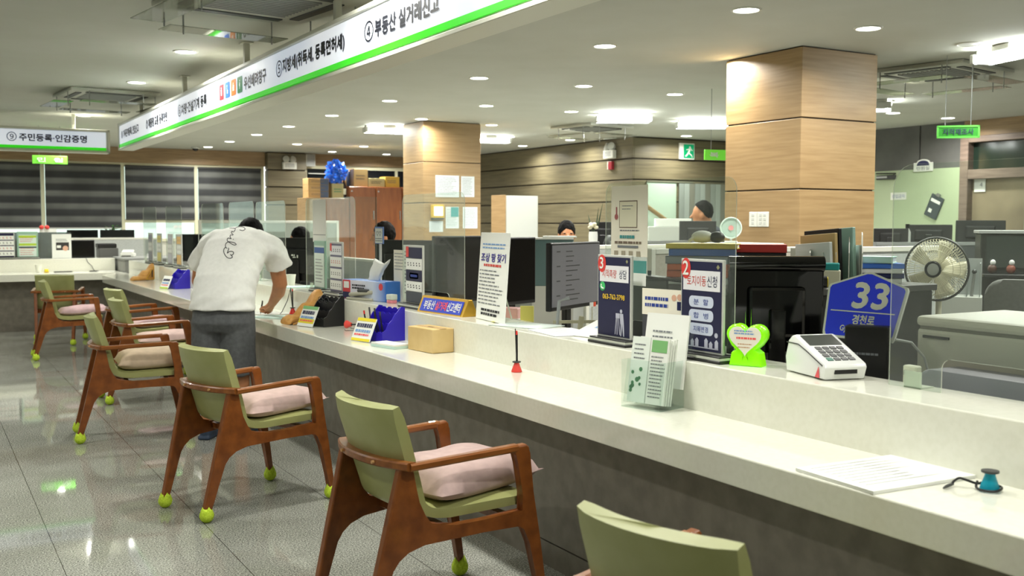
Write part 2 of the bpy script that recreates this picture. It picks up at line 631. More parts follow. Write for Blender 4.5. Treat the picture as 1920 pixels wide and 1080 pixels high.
# ------------------------------------------------------------------ ceiling lights
LENS = mat('lamp_lens', (255, 255, 250), 0.4, emit=(255, 255, 244, 14))
OFFLENS = mat('lamp_lens_unlit', (206, 206, 200), 0.5)
TUBE = mat('fluorescent_tube', (255, 255, 255), 0.4, emit=(250, 255, 250, 20))
TRIM = mat('lamp_trim', (214, 214, 204), 0.5)
P_DOWN = 16.0


def downlight(x, y, label, lit=True, power=None, r=0.075):
    t = thing('ceiling_downlight', label, 'downlight', (x, y, CEIL), 0, 'recessed round downlights')
    G().lathe([(r, -0.001), (r + 0.004, -0.008), (r + 0.016, -0.007), (r + 0.02, 0.0)], cap=False, n=28).build('trim_ring', TRIM, t, 40)
    G().lathe([(0.0005, -0.006), (r, -0.005), (r, 0.0)], n=28, cap=False).build('lens', LENS if lit else OFFLENS, t, 40)
    if lit:
        lamp('downlight_lamp', (0, 0, -0.02), power or P_DOWN, 0.15, t, 160)


ORD = ['nearest', 'second nearest', 'third nearest', 'fourth nearest', 'fifth nearest', 'sixth nearest', 'seventh nearest', 'eighth nearest', 'ninth nearest', 'tenth nearest']
ROWS = {
    'in the row left of the long hanging sign': (1.83, [8.14, 10.14, 13.6]),
    'in the first row right of the long sign': (4.43, [4.81, 6.30, 8.25, 10.27, 12.03, 13.70, 15.22, 16.74, 18.15]),
    'in the second row right of the long sign': (5.54, [4.84, 8.22, 10.15, 11.85, 13.52, 16.71]),
    'in the third row right of the long sign': (6.68, [8.27, 10.17, 12.09, 13.7, 16.6, 18.15]),
    'in the fourth row right of the long sign': (7.82, [6.35, 10.25, 12.07, 13.6, 18.29]),
    'in the fifth row, near the timber wall': (8.93, [13.62, 15.08]),
    'in the last row, by the dark grey wall': (10.0, [8.34, 12.1]),
}
for where, (x, ys) in ROWS.items():
    for i, y in enumerate(ys):
        downlight(x, y, 'round downlight, %s %s' % (ORD[i], where))
downlight(11.05, 8.39, 'round recessed downlight just left of the green hanging sign by the glass doors')
downlight(6.65, 4.89, 'unlit round ceiling light right of the near oak pillar', False)
# room lamps beyond the picture's edge: same grid, light only
for x, ys in ((1.83, (6.3, 4.8, 3.2, 1.4, 15.2, 17.0)), (4.43, (3.2, 1.4)), (5.54, (6.3, 3.2)), (-0.6, (3.2, 6.3, 9.2, 12.2)), (-3.0, (4.8, 10.1, 15)), (6.68, (3.2,)), (0.2, (16.6,)), (1.0, (-1.2,)), (3.4, (-0.6,))):
    for y in ys:
        lamp('downlight_lamp', (x, y, CEIL - 0.01), P_DOWN, 0.15, None, 160)


def fluorescent(x, y, rz, label, lit=True, n=2, ln=0.62, power=16):
    t = thing('fluorescent_fixture', label, 'ceiling light', (x, y, CEIL), rz, 'surface mounted tube lights')
    G().box(-ln / 2, -0.06, -0.03, ln / 2, 0.06, -0.001, 0.006, 1).box(-0.09, -0.11, -0.045, 0.09, 0.11, -0.001, 0.006, 1).build('housing', WHITE, t)
    for k in range(n):
        yy = (k - (n - 1) / 2) * 0.13
        G().tube([(-ln / 2, yy, -0.075), (ln / 2, yy, -0.075)], 0.026, 12).build('tube', TUBE if lit else OFFLENS, t, 50)
    for s in (-1, 1):
        G().box(s * ln / 2 - 0.02, -0.1, -0.1, s * ln / 2 + 0.02, 0.1, -0.03, 0.006, 1).build('end_cap', LTGREY, t)
    if lit:
        lamp('tube_lamp', (0, 0, -0.13), power, ln, t, 165, 0.2, (0.95, 1.0, 0.95))


fluorescent(7.35, 10.05, -30, 'bright twin tube ceiling light left of the green exit sign', n=3)
fluorescent(8.65, 10.15, -30, 'bright twin tube ceiling light above the small green hanging sign at the pillar', n=3)
fluorescent(6.95, 4.75, 75, 'twin tube ceiling light at the top right beside the round unlit light')
fluorescent(5.56, 12.95, -10, 'twin tube ceiling light left of the far oak pillar')
fluorescent(7.5, 13.65, -10, 'twin tube ceiling light right of the far oak pillar')
fluorescent(8.95, 7.62, 40, 'small tube ceiling light right of the near oak pillar, partly hidden', ln=0.4)


# ------------------------------------------------------------------ ceiling air conditioners with clear wind deflectors
def cassette(x, y, rz, label, s=0.9, defl=(0, 1, 2, 3)):
    t = thing('ceiling_air_conditioner', label, 'air conditioner', (x, y, CEIL), rz, 'ceiling air conditioners')
    h = s / 2
    g = G()
    g.box(-h, -h, -0.035, h, h, -0.001, 0.01, 2)
    g.build('panel', mat('air_con_panel', (196, 197, 186), 0.5), t)
    g = G()
    for k in range(12):
        g.box(-h * 0.55, -h * 0.55 + k * h * 0.092, -0.045, h * 0.55, -h * 0.55 + k * h * 0.092 + 0.014, -0.034)
    g.build('intake_grille', GREY, t)
    for k in range(4):
        a = PI / 2 * k
        M = Matrix.Rotation(a, 4, 'Z')
        G().box(-h * 0.62, h * 0.68, -0.042, h * 0.62, h * 0.82, -0.03, 0.003, 1, M).build('louvre', DKGREY, t)
    for k in defl:
        M = Matrix.Rotation(PI / 2 * k, 4, 'Z')
        d = G().box(-h * 0.8, h * 0.9, -0.135, h * 0.8, h * 1.32, -0.13, 0, 1, M @ Matrix.Translation((0, 0, 0))).build('wind_deflector', clear('deflector_acrylic', (205, 208, 198), 0.3, 0.25, (190, 190, 178)), t)
        for sx in (-1, 1):
            G().cyl(M @ Vector((sx * h * 0.6, h * 0.98, -0.175)), M @ Vector((sx * h * 0.6, h * 0.98, -0.03)), 0.005, n=6).build('bracket_pin', STEEL, d)


cassette(1.78, 6.0, 8, 'large ceiling air conditioner cropped by the top edge, above the long sign', 0.95, (0, 1, 3))
cassette(7.55, 5.85, 10, 'ceiling air conditioner with clear deflectors right of the near oak pillar', 0.9)
cassette(7.95, 11.6, 10, 'ceiling air conditioner with clear deflectors in front of the timber wall corner', 0.8)
cassette(1.72, 11.2, 5, 'ceiling air conditioner far left above the end of the long sign', 0.85)

# ------------------------------------------------------------------ hanging signs
def lit_panel(name, s1, s2, st):
    m = mat(name, (222, 228, 240), 0.3)
    b = m.node_tree.nodes['Principled BSDF']
    v = coords(m)
    n = N(m, 'ShaderNodeTexNoise'); n.inputs['Scale'].default_value = 1.1; n.inputs['Detail'].default_value = 1
    L(m, v, n.inputs['Vector'])
    r = ramp(m, [(0.35, s1), (0.62, s2)])
    L(m, n.outputs['Fac'], r.inputs[0])
    L(m, r.outputs[0], b.inputs['Emission Color'])
    b.inputs['Emission Strength'].default_value = st
    return m


LITWHITE = lit_panel('backlit_sign_sheet', (196, 206, 226), (246, 249, 255), 0.36)
LITGREEN = mat('backlit_green_strip', (52, 205, 30), 0.35, emit=(50, 220, 20, 0.35))
SIGNFRAME = mat('sign_frame_cream', (214, 214, 200), 0.4)

t = thing('hanging_counter_sign', 'long backlit white counter sign with a green stripe hung above the service counter', 'sign', (2.05, 0, 2.22))
g = G()
g.box(0.004, -1.0, 0, 0.17, 12.57, 0.022, 0.003, 1)
g.box(0.0, -1.0, 0.28, 0.17, 12.57, 0.305, 0.003, 1)
g.box(0.0, 12.55, 0.0, 0.17, 12.575, 0.305, 0.003, 1)
g.box(0.025, -1.0, 0.02, 0.16, 12.55, 0.285)
g.build('frame', SIGNFRAME, t)
g = G()
g.box(0.012, -1.0, 0.064, 0.02, 12.54, 0.272)
g.build('sign_sheet', LITWHITE, t)
G().box(0.010, -1.0, 0.034, 0.018, 12.54, 0.066).build('green_stripe', LITGREEN, t)
for y in (1.6, 3.6, 5.65, 7.51, 9.49, 11.5):
    G().box(0.05, y - 0.02, 0.30, 0.09, y + 0.02, 0.478, 0.003, 1).box(0.03, y - 0.05, 0.47, 0.11, y + 0.05, 0.479, 0.002, 1).build('hanger', SIGNFRAME, t)
UX, UZ = (0, -1, 0), (0, 0, 1)
DARKTXT = mat('sign_letter_black', (14, 16, 24), 0.5)


def sg(body, y0, y1, h=0.088, zc=0.164, bold=0.0045):
    txt(body, (0.0095, (y0 + y1) / 2, zc), h, DARKTXT, t, abs(y0 - y1), UX, UZ, 'lettering', bold)


sg('④', 5.10, 4.98, 0.105, 0.165, 0.001)
sg('부동산 실거래신고', 4.956, 4.22)
sg('⑤', 6.615, 6.495, 0.105, 0.165, 0.001)
sg('지방세(취득세, 등록면허세)', 6.48, 5.39, 0.098)
sg('우선배려창구', 7.37, 6.84)
sg('⑥', 9.50, 9.38, 0.105, 0.165, 0.001)
sg('차량·건설기계 등록', 9.36, 8.46)
sg('⑦ 제증명 교통 등록민원', 10.96, 9.96)
sg('⑧ 가족관계등록, 전입신고', 12.4, 11.37)
for col, y0, y1, kind in (('red', 8.06, 7.93, 0), ('blue', 7.89, 7.76, 1), ('orange', 7.72, 7.59, 2), ('green', 7.555, 7.415, 3)):
    cc = {'red': (222, 44, 50), 'blue': (52, 110, 228), 'orange': (244, 130, 44), 'green': (22, 128, 74)}[col]
    M = Matrix.Translation((0.0115, (y0 + y1) / 2, 0.17)) @ Matrix.Rotation(R(-90), 4, 'Z') @ Matrix.Rotation(R(90), 4, 'X')
    G().prism(rrect(0.125, 0.115, 0.012), 0.002, M).build('%s_tile' % col, mat('sign_tile_' + col, cc, 0.4, emit=cc + (0.12,)), t)
    g = G()
    yc = (y0 + y1) / 2
    x = 0.0088

    def disc(cy, cz, r):
        g.bm.faces.new([g.bm.verts.new((x, cy + r * math.cos(a * PI / 6), cz + r * math.sin(a * PI / 6))) for a in range(12)])

    def rct(a0, b0, a1, b1):
        g.quad((x, yc + a0, b0), (x, yc + a1, b0), (x, yc + a1, b1), (x, yc + a0, b1))
    disc(yc + (0.008 if kind == 1 else 0), 0.205, 0.010)
    if kind == 0:
        rct(-0.018, 0.155, 0.018, 0.19); rct(-0.012, 0.128, -0.002, 0.155); rct(0.002, 0.128, 0.012, 0.155)
    elif kind == 1:
        rct(0.004, 0.16, 0.014, 0.192); rct(-0.02, 0.155, 0.014, 0.163); disc(yc, 0.143, 0.017); rct(-0.026, 0.13, -0.02, 0.16)
    elif kind == 2:
        rct(-0.03, 0.13, -0.006, 0.19); rct(0.01, 0.13, 0.032, 0.178); disc(yc + 0.02, 0.19, 0.009)
    else:
        rct(-0.009, 0.15, 0.012, 0.19); rct(-0.008, 0.125, 0.0, 0.15); rct(0.014, 0.125, 0.018, 0.175)
    for v in g.bm.verts:
        v.co.y = yc + (v.co.y - yc) * 0.68; v.co.z = 0.17 + (v.co.z - 0.165) * 0.72
    g.build('pictogram', mat('sign_white', (245, 246, 246), 0.5, emit=(245, 246, 246, 0.3)), t)

t = thing('hanging_counter_sign', 'shorter backlit white sign with a green stripe hung over the far left counter', 'sign', (2.10, 13.45, 2.235))
g = G()
g.box(-5.4, 0.0, 0, 0, 0.17, 0.022, 0.003, 1).box(-5.4, 0, 0.262, 0, 0.17, 0.285, 0.003, 1).box(-0.022, 0, 0, 0, 0.17, 0.285, 0.003, 1).box(-5.4, 0.025, 0.02, -0.02, 0.16, 0.27)
g.build('frame', SIGNFRAME, t)
G().box(-5.4, 0.012, 0.066, -0.045, 0.02, 0.252).build('sign_sheet', LITWHITE, t)
G().box(-5.4, 0.010, 0.036, -0.045, 0.018, 0.068).build('green_stripe', LITGREEN, t)
for x in (-0.40, -2.4, -4.4):
    G().box(x - 0.02, 0.06, 0.28, x + 0.02, 0.10, 0.463, 0.003, 1).build('hanger', SIGNFRAME, t)
txt('⑨', (-1.085, 0.009, 0.165), 0.105, DARKTXT, t, None, bold=0.001)
txt('주민등록·인감증명', (-0.635, 0.009, 0.162), 0.085, DARKTXT, t, 0.74, bold=0.003)

LIMEPANEL = mat('lime_sign_panel', (116, 214, 66), 0.35, emit=(120, 225, 60, 0.2))


def lime_sign(loc, rz, w, h, label, body, lit=True, tcol=None, drop=None, dx=0.3):
    t = thing('hanging_green_sign', label, 'sign', loc, rz)
    m = LIMEPANEL if lit else mat('green_sign_panel', (34, 116, 24), 0.4)
    G().box(-w / 2, -0.012, 0, w / 2, 0.012, h, 0.004, 1).build('panel', m, t)
    if not lit:
        g = G()
        for a in ((-w / 2, 0, w / 2, 0.012), (-w / 2, h - 0.012, w / 2, h), (-w / 2, 0, -w / 2 + 0.012, h), (w / 2 - 0.012, 0, w / 2, h)):
            g.box(a[0] - 0.001, -0.016, a[1] - 0.001, a[2] + 0.001, -0.011, a[3] + 0.001)
        g.build('rim', mat('green_sign_rim', (76, 156, 56), 0.4), t)
    z = CEIL - loc[2]
    for s in (-1, 1):
        G().cyl((s * w * dx, 0, h - 0.002), (s * w * dx, 0, z - 0.001), 0.003, n=6).build('hanging_wire', STEEL, t)
    txt(body, (0, -0.0165, h / 2), h * 0.5, tcol or PAPER, t, w * 0.72, bold=0.0015)
    return t


lime_sign((7.03, 5.245, 2.062), -42, 0.31, 0.096, 'dark green hanging sign with Korean lettering in front of the grey wall at right', '지적재조사', False, mat('dark_green_ink', (10, 40, 50), 0.5))
lime_sign((6.83, 7.74, 2.012), -12, 0.36, 0.1, 'small bright lime hanging sign half hidden by the near oak pillar', '복  지', True)
lime_sign((1.618, 15.33, 2.185), -2, 0.44, 0.112, 'small bright lime hanging sign below the short white counter sign', '민  원', True)

# ------------------------------------------------------------------ things fixed to walls
t = thing('exit_sign', 'green running man exit sign on the timber wall', 'exit sign', (10.36, 12.545, 2.38), 0)
G().box(-0.145, -0.04, 0, 0.145, 0, 0.25, 0.008, 2).build('case', WHITE, t)
G().box(-0.075, -0.044, 0.02, 0.125, -0.038, 0.23).build('green_panel', mat('exit_green', (0, 132, 84), 0.3, emit=(0, 150, 96, 0.4)), t)
g = G()
y = -0.0455
g.bm.faces.new([g.bm.verts.new((0.045 + 0.02 * math.cos(a * PI / 6), y, 0.185 + 0.02 * math.sin(a * PI / 6))) for a in range(12)])
for q in (((0.0, 0.10), (0.03, 0.085), (0.06, 0.15), (0.03, 0.17)), ((0.055, 0.16), (0.09, 0.13), (0.1, 0.14), (0.06, 0.175)), ((-0.02, 0.14), (0.03, 0.155), (0.03, 0.168), (-0.03, 0.15)), ((0.0, 0.1), (0.02, 0.08), (-0.03, 0.04), (-0.05, 0.05)), ((0.02, 0.09), (0.04, 0.1), (0.09, 0.07), (0.08, 0.05)), ((0.08, 0.07), (0.09, 0.07), (0.1, 0.03), (0.085, 0.03))):
    g.quad(*[(a, y, b) for a, b in q])
g.build('running_man', PAPER, t)


def emergency_light(loc, rz, label):
    t = thing('emergency_light', label, 'emergency light', loc, rz, 'twin head emergency lights')
    G().box(-0.13, -0.07, 0, 0.13, 0, 0.13, 0.008, 2).build('case', WHITE, t)
    g = G(); rows(g, -0.09, 0.09, 0.03, 0.11, 4, -0.072, 0.4, 0.1)
    g.build('printed_text', GREYINK, t)
    for s in (-1, 1):
        M = Matrix.Translation((s * 0.06, -0.04, 0.18)) @ Matrix.Rotation(R(70), 4, 'X') @ Matrix.Rotation(R(s * 20), 4, 'Y')
        h = G().lathe([(0.02, -0.05), (0.055, -0.03), (0.062, 0.03), (0.05, 0.034)], M=M, n=16).build('lamp_head', LTGREY, t, 40)
    G().box(-0.03, -0.05, 0.125, 0.03, -0.01, 0.16).build('bracket', BLACK, t)
    return t


emergency_light((6.065, 18.785, 2.385), 0, 'twin head emergency light on the timber pier by the blinds')
emergency_light((9.345, 13.09, 2.39), -90, 'twin head emergency light on the timber wall near its corner')
t = thing('fire_alarm', 'small red fire alarm with a white face below the emergency light', 'fire alarm', (9.348, 13.08, 2.22), -90)
G().box(-0.035, -0.05, 0, 0.06, 0, 0.125, 0.006, 2).build('case', mat('dark_red', (150, 30, 44), 0.4), t)
G().box(-0.062, -0.05, 0.005, -0.034, 0, 0.125, 0.004, 1).build('white_side', WHITE, t)
t = thing('wall_speaker', 'white box speaker at the top of the wall right of the timber pier', 'speaker', (6.49, 18.9, 2.45), 0)
G().box(-0.09, -0.12, 0, 0.09, 0.02, 0.235, 0.01, 2).build('cabinet', LTGREY, t)
G().box(-0.075, -0.124, 0.015, 0.075, -0.118, 0.22).build('speaker_grille', GREY, t)
t = thing('security_camera', 'small dark dome camera on the ceiling above the blinds', 'camera', (4.25, 18.3, CEIL), 0)
G().lathe([(0.07, -0.0005), (0.07, -0.02), (0.06, -0.03)], n=18).build('base', LTGREY, t, 40)
G().ball((0, 0, -0.03), (0.05, 0.05, 0.045)).build('dome', GLOSSBLACK, t, 60)

for i, (x0, z0, x1, z1, lab, kind) in enumerate([
    (5.82, 1.73, 6.16, 2.01, 'white printed notice top left on the far oak pillar', 0),
    (6.19, 1.735, 6.385, 2.005, 'narrow white printed table top right on the far oak pillar', 0),
    (5.965, 1.325, 6.155, 1.605, 'printed sheet with a teal corner in the lower middle of the far oak pillar', 1),
    (6.215, 1.325, 6.43, 1.605, 'white printed notice lower right on the far oak pillar', 0),
    (5.73, 1.28, 5.925, 1.42, 'small pale printed sheet under the lit box on the far oak pillar', 0)]):
    t = thing('notice_sheet', lab, 'notice', ((x0 + x1) / 2, 12.029, z0), 0, 'sheets on the far pillar')
    w, h = x1 - x0, z1 - z0
    G().box(-w / 2, -0.003, 0, w / 2, 0, h).build('paper', mat('bluish_paper', (216, 222, 226), 0.6), t)
    g = G(); rows(g, -w * 0.42, w * 0.42, h * 0.08, h * 0.92, 11, -0.0042, 0.22, 0.3)
    g.build('printed_text', GREYINK, t)
    if kind:
        G().box(-0.02, -0.005, h - 0.13, 0.09, -0.003, h - 0.005).build('teal_panel', mat('teal_print', (70, 150, 150), 0.5), t)
t = thing('lit_warning_box', 'small yellow box with a glowing white face on the far oak pillar', 'wall lamp', (5.83, 12.026, 1.44), 0)
G().box(-0.085, -0.07, 0.02, 0.085, 0, 0.19, 0.008, 2).build('case', mat('amber_plastic', (206, 170, 60), 0.4), t)
G().box(-0.065, -0.074, 0.05, 0.06, -0.068, 0.165, 0.003, 1).build('lit_face', mat('warm_lit_face', (255, 250, 220), 0.4, emit=(255, 250, 215, 2.2)), t)
G().box(-0.08, -0.06, 0, 0.08, -0.005, 0.022, 0.004, 1).build('base', DKGREY, t)
for y, w, lab in ((6.025, 0.085, 'narrow white double switch plate on the near oak pillar, the left one'), (5.917, 0.125, 'wider white switch plate with six rockers on the near oak pillar, the right one')):
    t = thing('switch_plate', lab, 'light switch', (5.659, y, 1.372), -90, 'switch plates on the near pillar')
    G().box(-w / 2, -0.008, 0, w / 2, 0, 0.115, 0.003, 1).build('plate', WHITE, t)
    nc = 1 if w < 0.1 else 2
    for i in range(nc):
        for k in range(3):
            xx = (i - (nc - 1) / 2) * 0.045
            G().box(xx - 0.014, -0.011, 0.018 + k * 0.03, xx + 0.014, -0.007, 0.04 + k * 0.03, 0.002, 1).build('rocker', LTGREY, t)

# right wall
t = thing('wall_plaque', 'small white plaque with a navy arched top on the dark grey wall', 'plaque', (11.595, 9.155, 2.09), -90)
pts = [(-0.15, 0), (0.15, 0), (0.15, 0.115), (0.11, 0.115)] + [(0.1 * math.cos(R(a)), 0.115 + 0.045 * math.sin(R(a))) for a in range(0, 181, 20)] + [(-0.11, 0.115), (-0.15, 0.115)]
G().prism(pts, 0.012, upright()).build('board', WHITE, t)
pts = [(-0.1, 0.075), (0.1, 0.075)] + [(0.09 * math.cos(R(a)), 0.1 + 0.042 * math.sin(R(a))) for a in range(0, 181, 20)]
G().prism(pts, 0.002, upright(0, -0.0125)).build('navy_arch', NAVY, t)
txt('민원실', (0, -0.013, 0.04), 0.045, NAVY, t, 0.2)
t = thing('door_closer', 'dark door closer arm at the top of the pale green wall beside the near pillar', 'door closer', (11.6, 9.72, 2.0), -90)
G().box(-0.17, -0.06, 0, 0.13, 0, 0.06, 0.008, 2).build('body', DKGREY, t)
G().box(-0.16, -0.064, 0.02, 0.02, -0.06, 0.045).build('silver_band', STEEL, t)
G().tube([(0.1, -0.03, 0.06), (0.2, -0.1, 0.075), (-0.2, -0.02, 0.09)], 0.008, 6).build('arm', BLACK, t)
t = thing('door_label', 'small white label with blue lettering on the pale green wall', 'label', (11.598, 9.55, 1.72), -90)
G().box(-0.13, -0.004, 0, 0.13, 0, 0.10, 0.002, 1).build('plate', WHITE, t)
txt('출입금지', (0, -0.0045, 0.05), 0.05, mat('blue_ink', (40, 56, 160), 0.5), t, 0.2)
t = thing('hanging_clipboard', 'dark grey clipboard hung askew on the pale green wall', 'clipboard', (11.596, 8.965, 1.63), -90)
M = Matrix.Rotation(R(24), 4, 'Y')
G().box(-0.1, -0.02, -0.16, 0.1, -0.001, 0.14, 0.006, 2, M).build('board', mat('slate_board', (62, 72, 76), 0.5), t)
G().box(-0.075, -0.024, 0.045, 0.075, -0.02, 0.085, 0, 1, M).box(-0.055, -0.024, -0.1, -0.005, -0.02, -0.05, 0, 1, M).build('white_label', PAPER, t)
G().box(-0.03, -0.03, 0.13, 0.03, -0.002, 0.17, 0.005, 1, M).build('clip', STEEL, t)
t = thing('door_notice', 'white notice taped at the left edge of the brown glass doors', 'notice', (11.65, 8.35, 1.80), -90)
G().box(-0.08, -0.004, 0, 0.08, 0, 0.16).build('paper', PAPER, t)
txt('4', (0.02, -0.0045, 0.09), 0.06, GREYINK, t)

# ------------------------------------------------------------------ waiting chairs
WOOD = noisy('walnut_stained_wood', (118, 64, 22), (152, 92, 40), (1.5, 9, 9), 5, 7, 0.32, 0.3, 0.7, coat=0.2)
WOODSIDE = noisy('walnut_side_panel', (110, 56, 16), (142, 80, 30), (3, 9, 3), 6, 7, 0.34, 0.3, 0.7, coat=0.2)
OLIVE = noisy('olive_vinyl', (156, 159, 101), (164, 167, 112), nscale=9, rough=0.42, spec=0.45)
LIME = noisy('tennis_felt', (176, 208, 40), (206, 230, 72), nscale=120, rough=0.9, bump=0.3)


def mauve(name, c):
    return noisy(name, c, tuple(int(v * 0.94) for v in c), nscale=22, rough=0.9, bump=0.25)


CUSH = [mauve('mauve_cotton', (190, 164, 160)), mauve('pink_cotton', (210, 182, 176)), mauve('beige_cotton', (206, 184, 158)), mauve('rose_cotton', (226, 192, 196))]


def make_chair(label):
    t = thing('waiting_armchair', label, 'armchair', (0, 0, 0), 0, 'waiting armchairs')
    hy = lambda x: 0.19 + (x + 0.315) / 0.63 * 0.075

    def side_y(x):
        return hy(x)
    # upholstered shell: back and seat in one bend
    prof = []
    for k in range(9):
        u = k / 8
        prof.append((-0.213 + 0.098 * u ** 0.92, 0.798 - 0.333 * u, 0.205 - 0.009 * u))
    for k in range(1, 8):
        a = k / 8 * PI / 2
        prof.append((-0.115 + 0.085 * (1 - math.cos(a)) + 0.002 * k, 0.465 - 0.045 * math.sin(a), 0.196 + 0.001 * k))
    for k in range(7):
        u = k / 6
        prof.append((-0.002 + 0.317 * u, 0.418 + 0.010 * u, 0.205 + 0.03 * u))
    th = 0.05
    rings = []
    n = len(prof)
    for i, (x, z, w) in enumerate(prof):
        a = prof[max(i - 1, 0)]; b = prof[min(i + 1, n - 1)]
        tx, tz = b[0] - a[0], b[1] - a[1]
        l = math.hypot(tx, tz); tx /= l; tz /= l
        nx, nz = -tz, tx                       # points to the sitter
        if i < 12 and nx < 0: nx, nz = -nx, -nz
        if i >= 12 and nz < 0: nx, nz = -nx, -nz
        bend = 0.045 * max(0, 1 - i / 14)
        th = 0.06 - 0.012 * min(1, max(0, (i - 6) / 6))
        e = 0.62 if i in (0, n - 1) else (0.95 if i in (1, n - 2) else 1)
        ring = []
        m = 10
        front, rear = [], []
        for q in range(m + 1):
            v = -1 + 2 * q / m
            off = -bend * (1 - v * v)
            px = x + off
            edge = 0.66 if q in (0, m) else (0.97 if q in (1, m - 1) else 1)
            d = th / 2 * edge * e
            front.append((px + nx * d, v * w, z + nz * d))
            rear.append((px - nx * d, v * w, z - nz * d))
        rings.append(front + rear[::-1])
    G().loft(rings).build('seat_shell', OLIVE, t, 50)
    # side frames: broad tapering A-shaped panels
    outline = [(-0.338, 0.045), (-0.303, 0.045), (-0.232, 0.262), (-0.215, 0.296), (-0.18, 0.322), (-0.12, 0.334), (0.10, 0.345), (0.24, 0.352), (0.262, 0.335), (0.285, 0.28), (0.328, 0.045), (0.358, 0.045), (0.320, 0.30), (0.294, 0.46), (0.280, 0.60), (0.277, 0.622), (0.266, 0.632), (0.215, 0.628), (0.218, 0.606), (0.231, 0.594), (0.238, 0.57), (0.250, 0.46), (0.256, 0.395), (0.10, 0.388), (0.0, 0.386), (-0.06, 0.388), (-0.10, 0.40), (-0.122, 0.43), (-0.138, 0.48), (-0.160, 0.602), (-0.205, 0.602)]
    for s in (-1, 1):
        g = G()
        g.prism([(p[0], p[1]) for p in outline], 0.034, Matrix.Translation((0, 0.017, 0)) @ Matrix.Rotation(R(90), 4, 'X'), 0.006)
        for v in g.bm.verts:
            v.co.y += side_y(v.co.x) * s
        g.build('side_frame', WOODSIDE, t)
        # arm: flat bar from the back rail forward, turned down into the front leg
        path = [(-0.185, 0.243, 0.606), (-0.10, 0.247, 0.609), (0.06, 0.252, 0.615), (0.18, 0.256, 0.619), (0.235, 0.2565, 0.6205)]
        wd = [0.028, 0.030, 0.033, 0.036, 0.035]
        rings = []
        for i, (x, y, z) in enumerate(path):
            a = path[max(i - 1, 0)]; b = path[min(i + 1, len(path) - 1)]
            tx, tz = b[0] - a[0], b[2] - a[2]
            l = math.hypot(tx, tz); nx, nz = -tz / l, tx / l
            hh = 0.013; r_ = 0.006; w2 = wd[i] / 2
            sec = [(-w2, -hh + r_), (-w2 + r_, -hh), (w2 - r_, -hh), (w2, -hh + r_), (w2, hh - r_), (w2 - r_, hh), (-w2 + r_, hh), (-w2, hh - r_)]
            rings.append([(x + nx * q, s * y + p, z + nz * q) for p, q in sec])
        G().loft(rings).build('arm', WOOD, t, 35)
    # curved rail wrapping the back at arm height
    rings = []
    for k in range(13):
        v = -1 + k / 6
        x = -0.178 - 0.058 * (1 - abs(v) ** 2.2)
        y = v * 0.247
        w2, hh, r_ = 0.019, 0.014, 0.005
        sec = [(-w2, -hh + r_), (-w2 + r_, -hh), (w2 - r_, -hh), (w2, -hh + r_), (w2, hh - r_), (w2 - r_, hh), (-w2 + r_, hh), (-w2, hh - r_)]
        rings.append([(x + p, y, 0.608 + q) for p, q in sec])
    G().loft(rings).build('back_rail', WOOD, t, 35)
    for yy in (-0.11, 0.11):
        G().cyl((-0.243, yy, 0.608), (-0.253, yy, 0.608), 0.006, n=8).build('rail_plug', mat('light_wood_plug', (196, 150, 96), 0.4), t)
    for xx, ww in ((-0.05, 0.21), (0.2, 0.235)):
        G().box(xx, -ww, 0.354, xx + 0.03, ww, 0.386, 0.003, 1).build('cross_rail', WOODSIDE, t)
    # slit tennis balls pushed over the feet
    for (x, y) in ((-0.318, 0.19), (-0.318, -0.19), (0.342, 0.267), (0.342, -0.267)):
        rings = []
        for k in range(9):
            a = PI * (k + 0.4) / 9.4
            r_ = 0.034 * math.sin(a); z = 0.033 - 0.034 * math.cos(a)
            ring = []
            for q in range(16):
                an = 2 * PI * q / 16
                zz, rr = z, r_
                if k == 8:
                    rr = 0.024 if q % 4 == 2 else 0.021; zz = 0.078 if q % 4 == 0 else (0.066 if q % 2 else 0.052)
                if k == 7:
                    rr = 0.028; zz = 0.056
                ring.append((x + rr * math.cos(an), y + rr * math.sin(an), zz))
            rings.append(ring)
        G().loft(rings).build('tennis_ball', LIME, t, 70)
    return t


def cushion_mesh(seed, th):
    rnd = random.Random(seed)
    g = G()
    n = 18
    top, bot = {}, {}
    for i in range(n + 1):
        for j in range(n + 1):
            u, v = -1 + 2 * i / n, -1 + 2 * j / n
            f = (max(0, 1 - abs(u) ** 4.5) * max(0, 1 - abs(v) ** 4.5)) ** 0.42
            pull = 1 + 0.035 * (abs(u) * abs(v)) ** 4 - 0.03 * (1 - abs(u) ** 2) * abs(v) ** 4 - 0.03 * (1 - abs(v) ** 2) * abs(u) ** 4
            wob = noise.noise(Vector((u * 1.6 + seed * 3.1, v * 1.6, 0.3))) * 0.012
            x, y = 0.236 * u * pull, 0.190 * v * pull
            corner = 0.012 * (abs(u) * abs(v)) ** 3 - (0.05 * max(0, u + v * -0.9 - 0.9) if th > 0.13 else 0)
            zt = th * 0.30 + th * 0.72 * f + wob * f
            zb = th * 0.30 - th * 0.30 * f
            top[i, j] = g.bm.verts.new((x, y, zt + corner))
            bot[i, j] = top[i, j] if i in (0, n) or j in (0, n) else g.bm.verts.new((x, y, zb + corner))
    for i in range(n):
        for j in range(n):
            g.bm.faces.new((top[i, j], top[i + 1, j], top[i + 1, j + 1], top[i, j + 1]))
            g.bm.faces.new((bot[i, j], bot[i, j + 1], bot[i + 1, j + 1], bot[i + 1, j]))
    return g


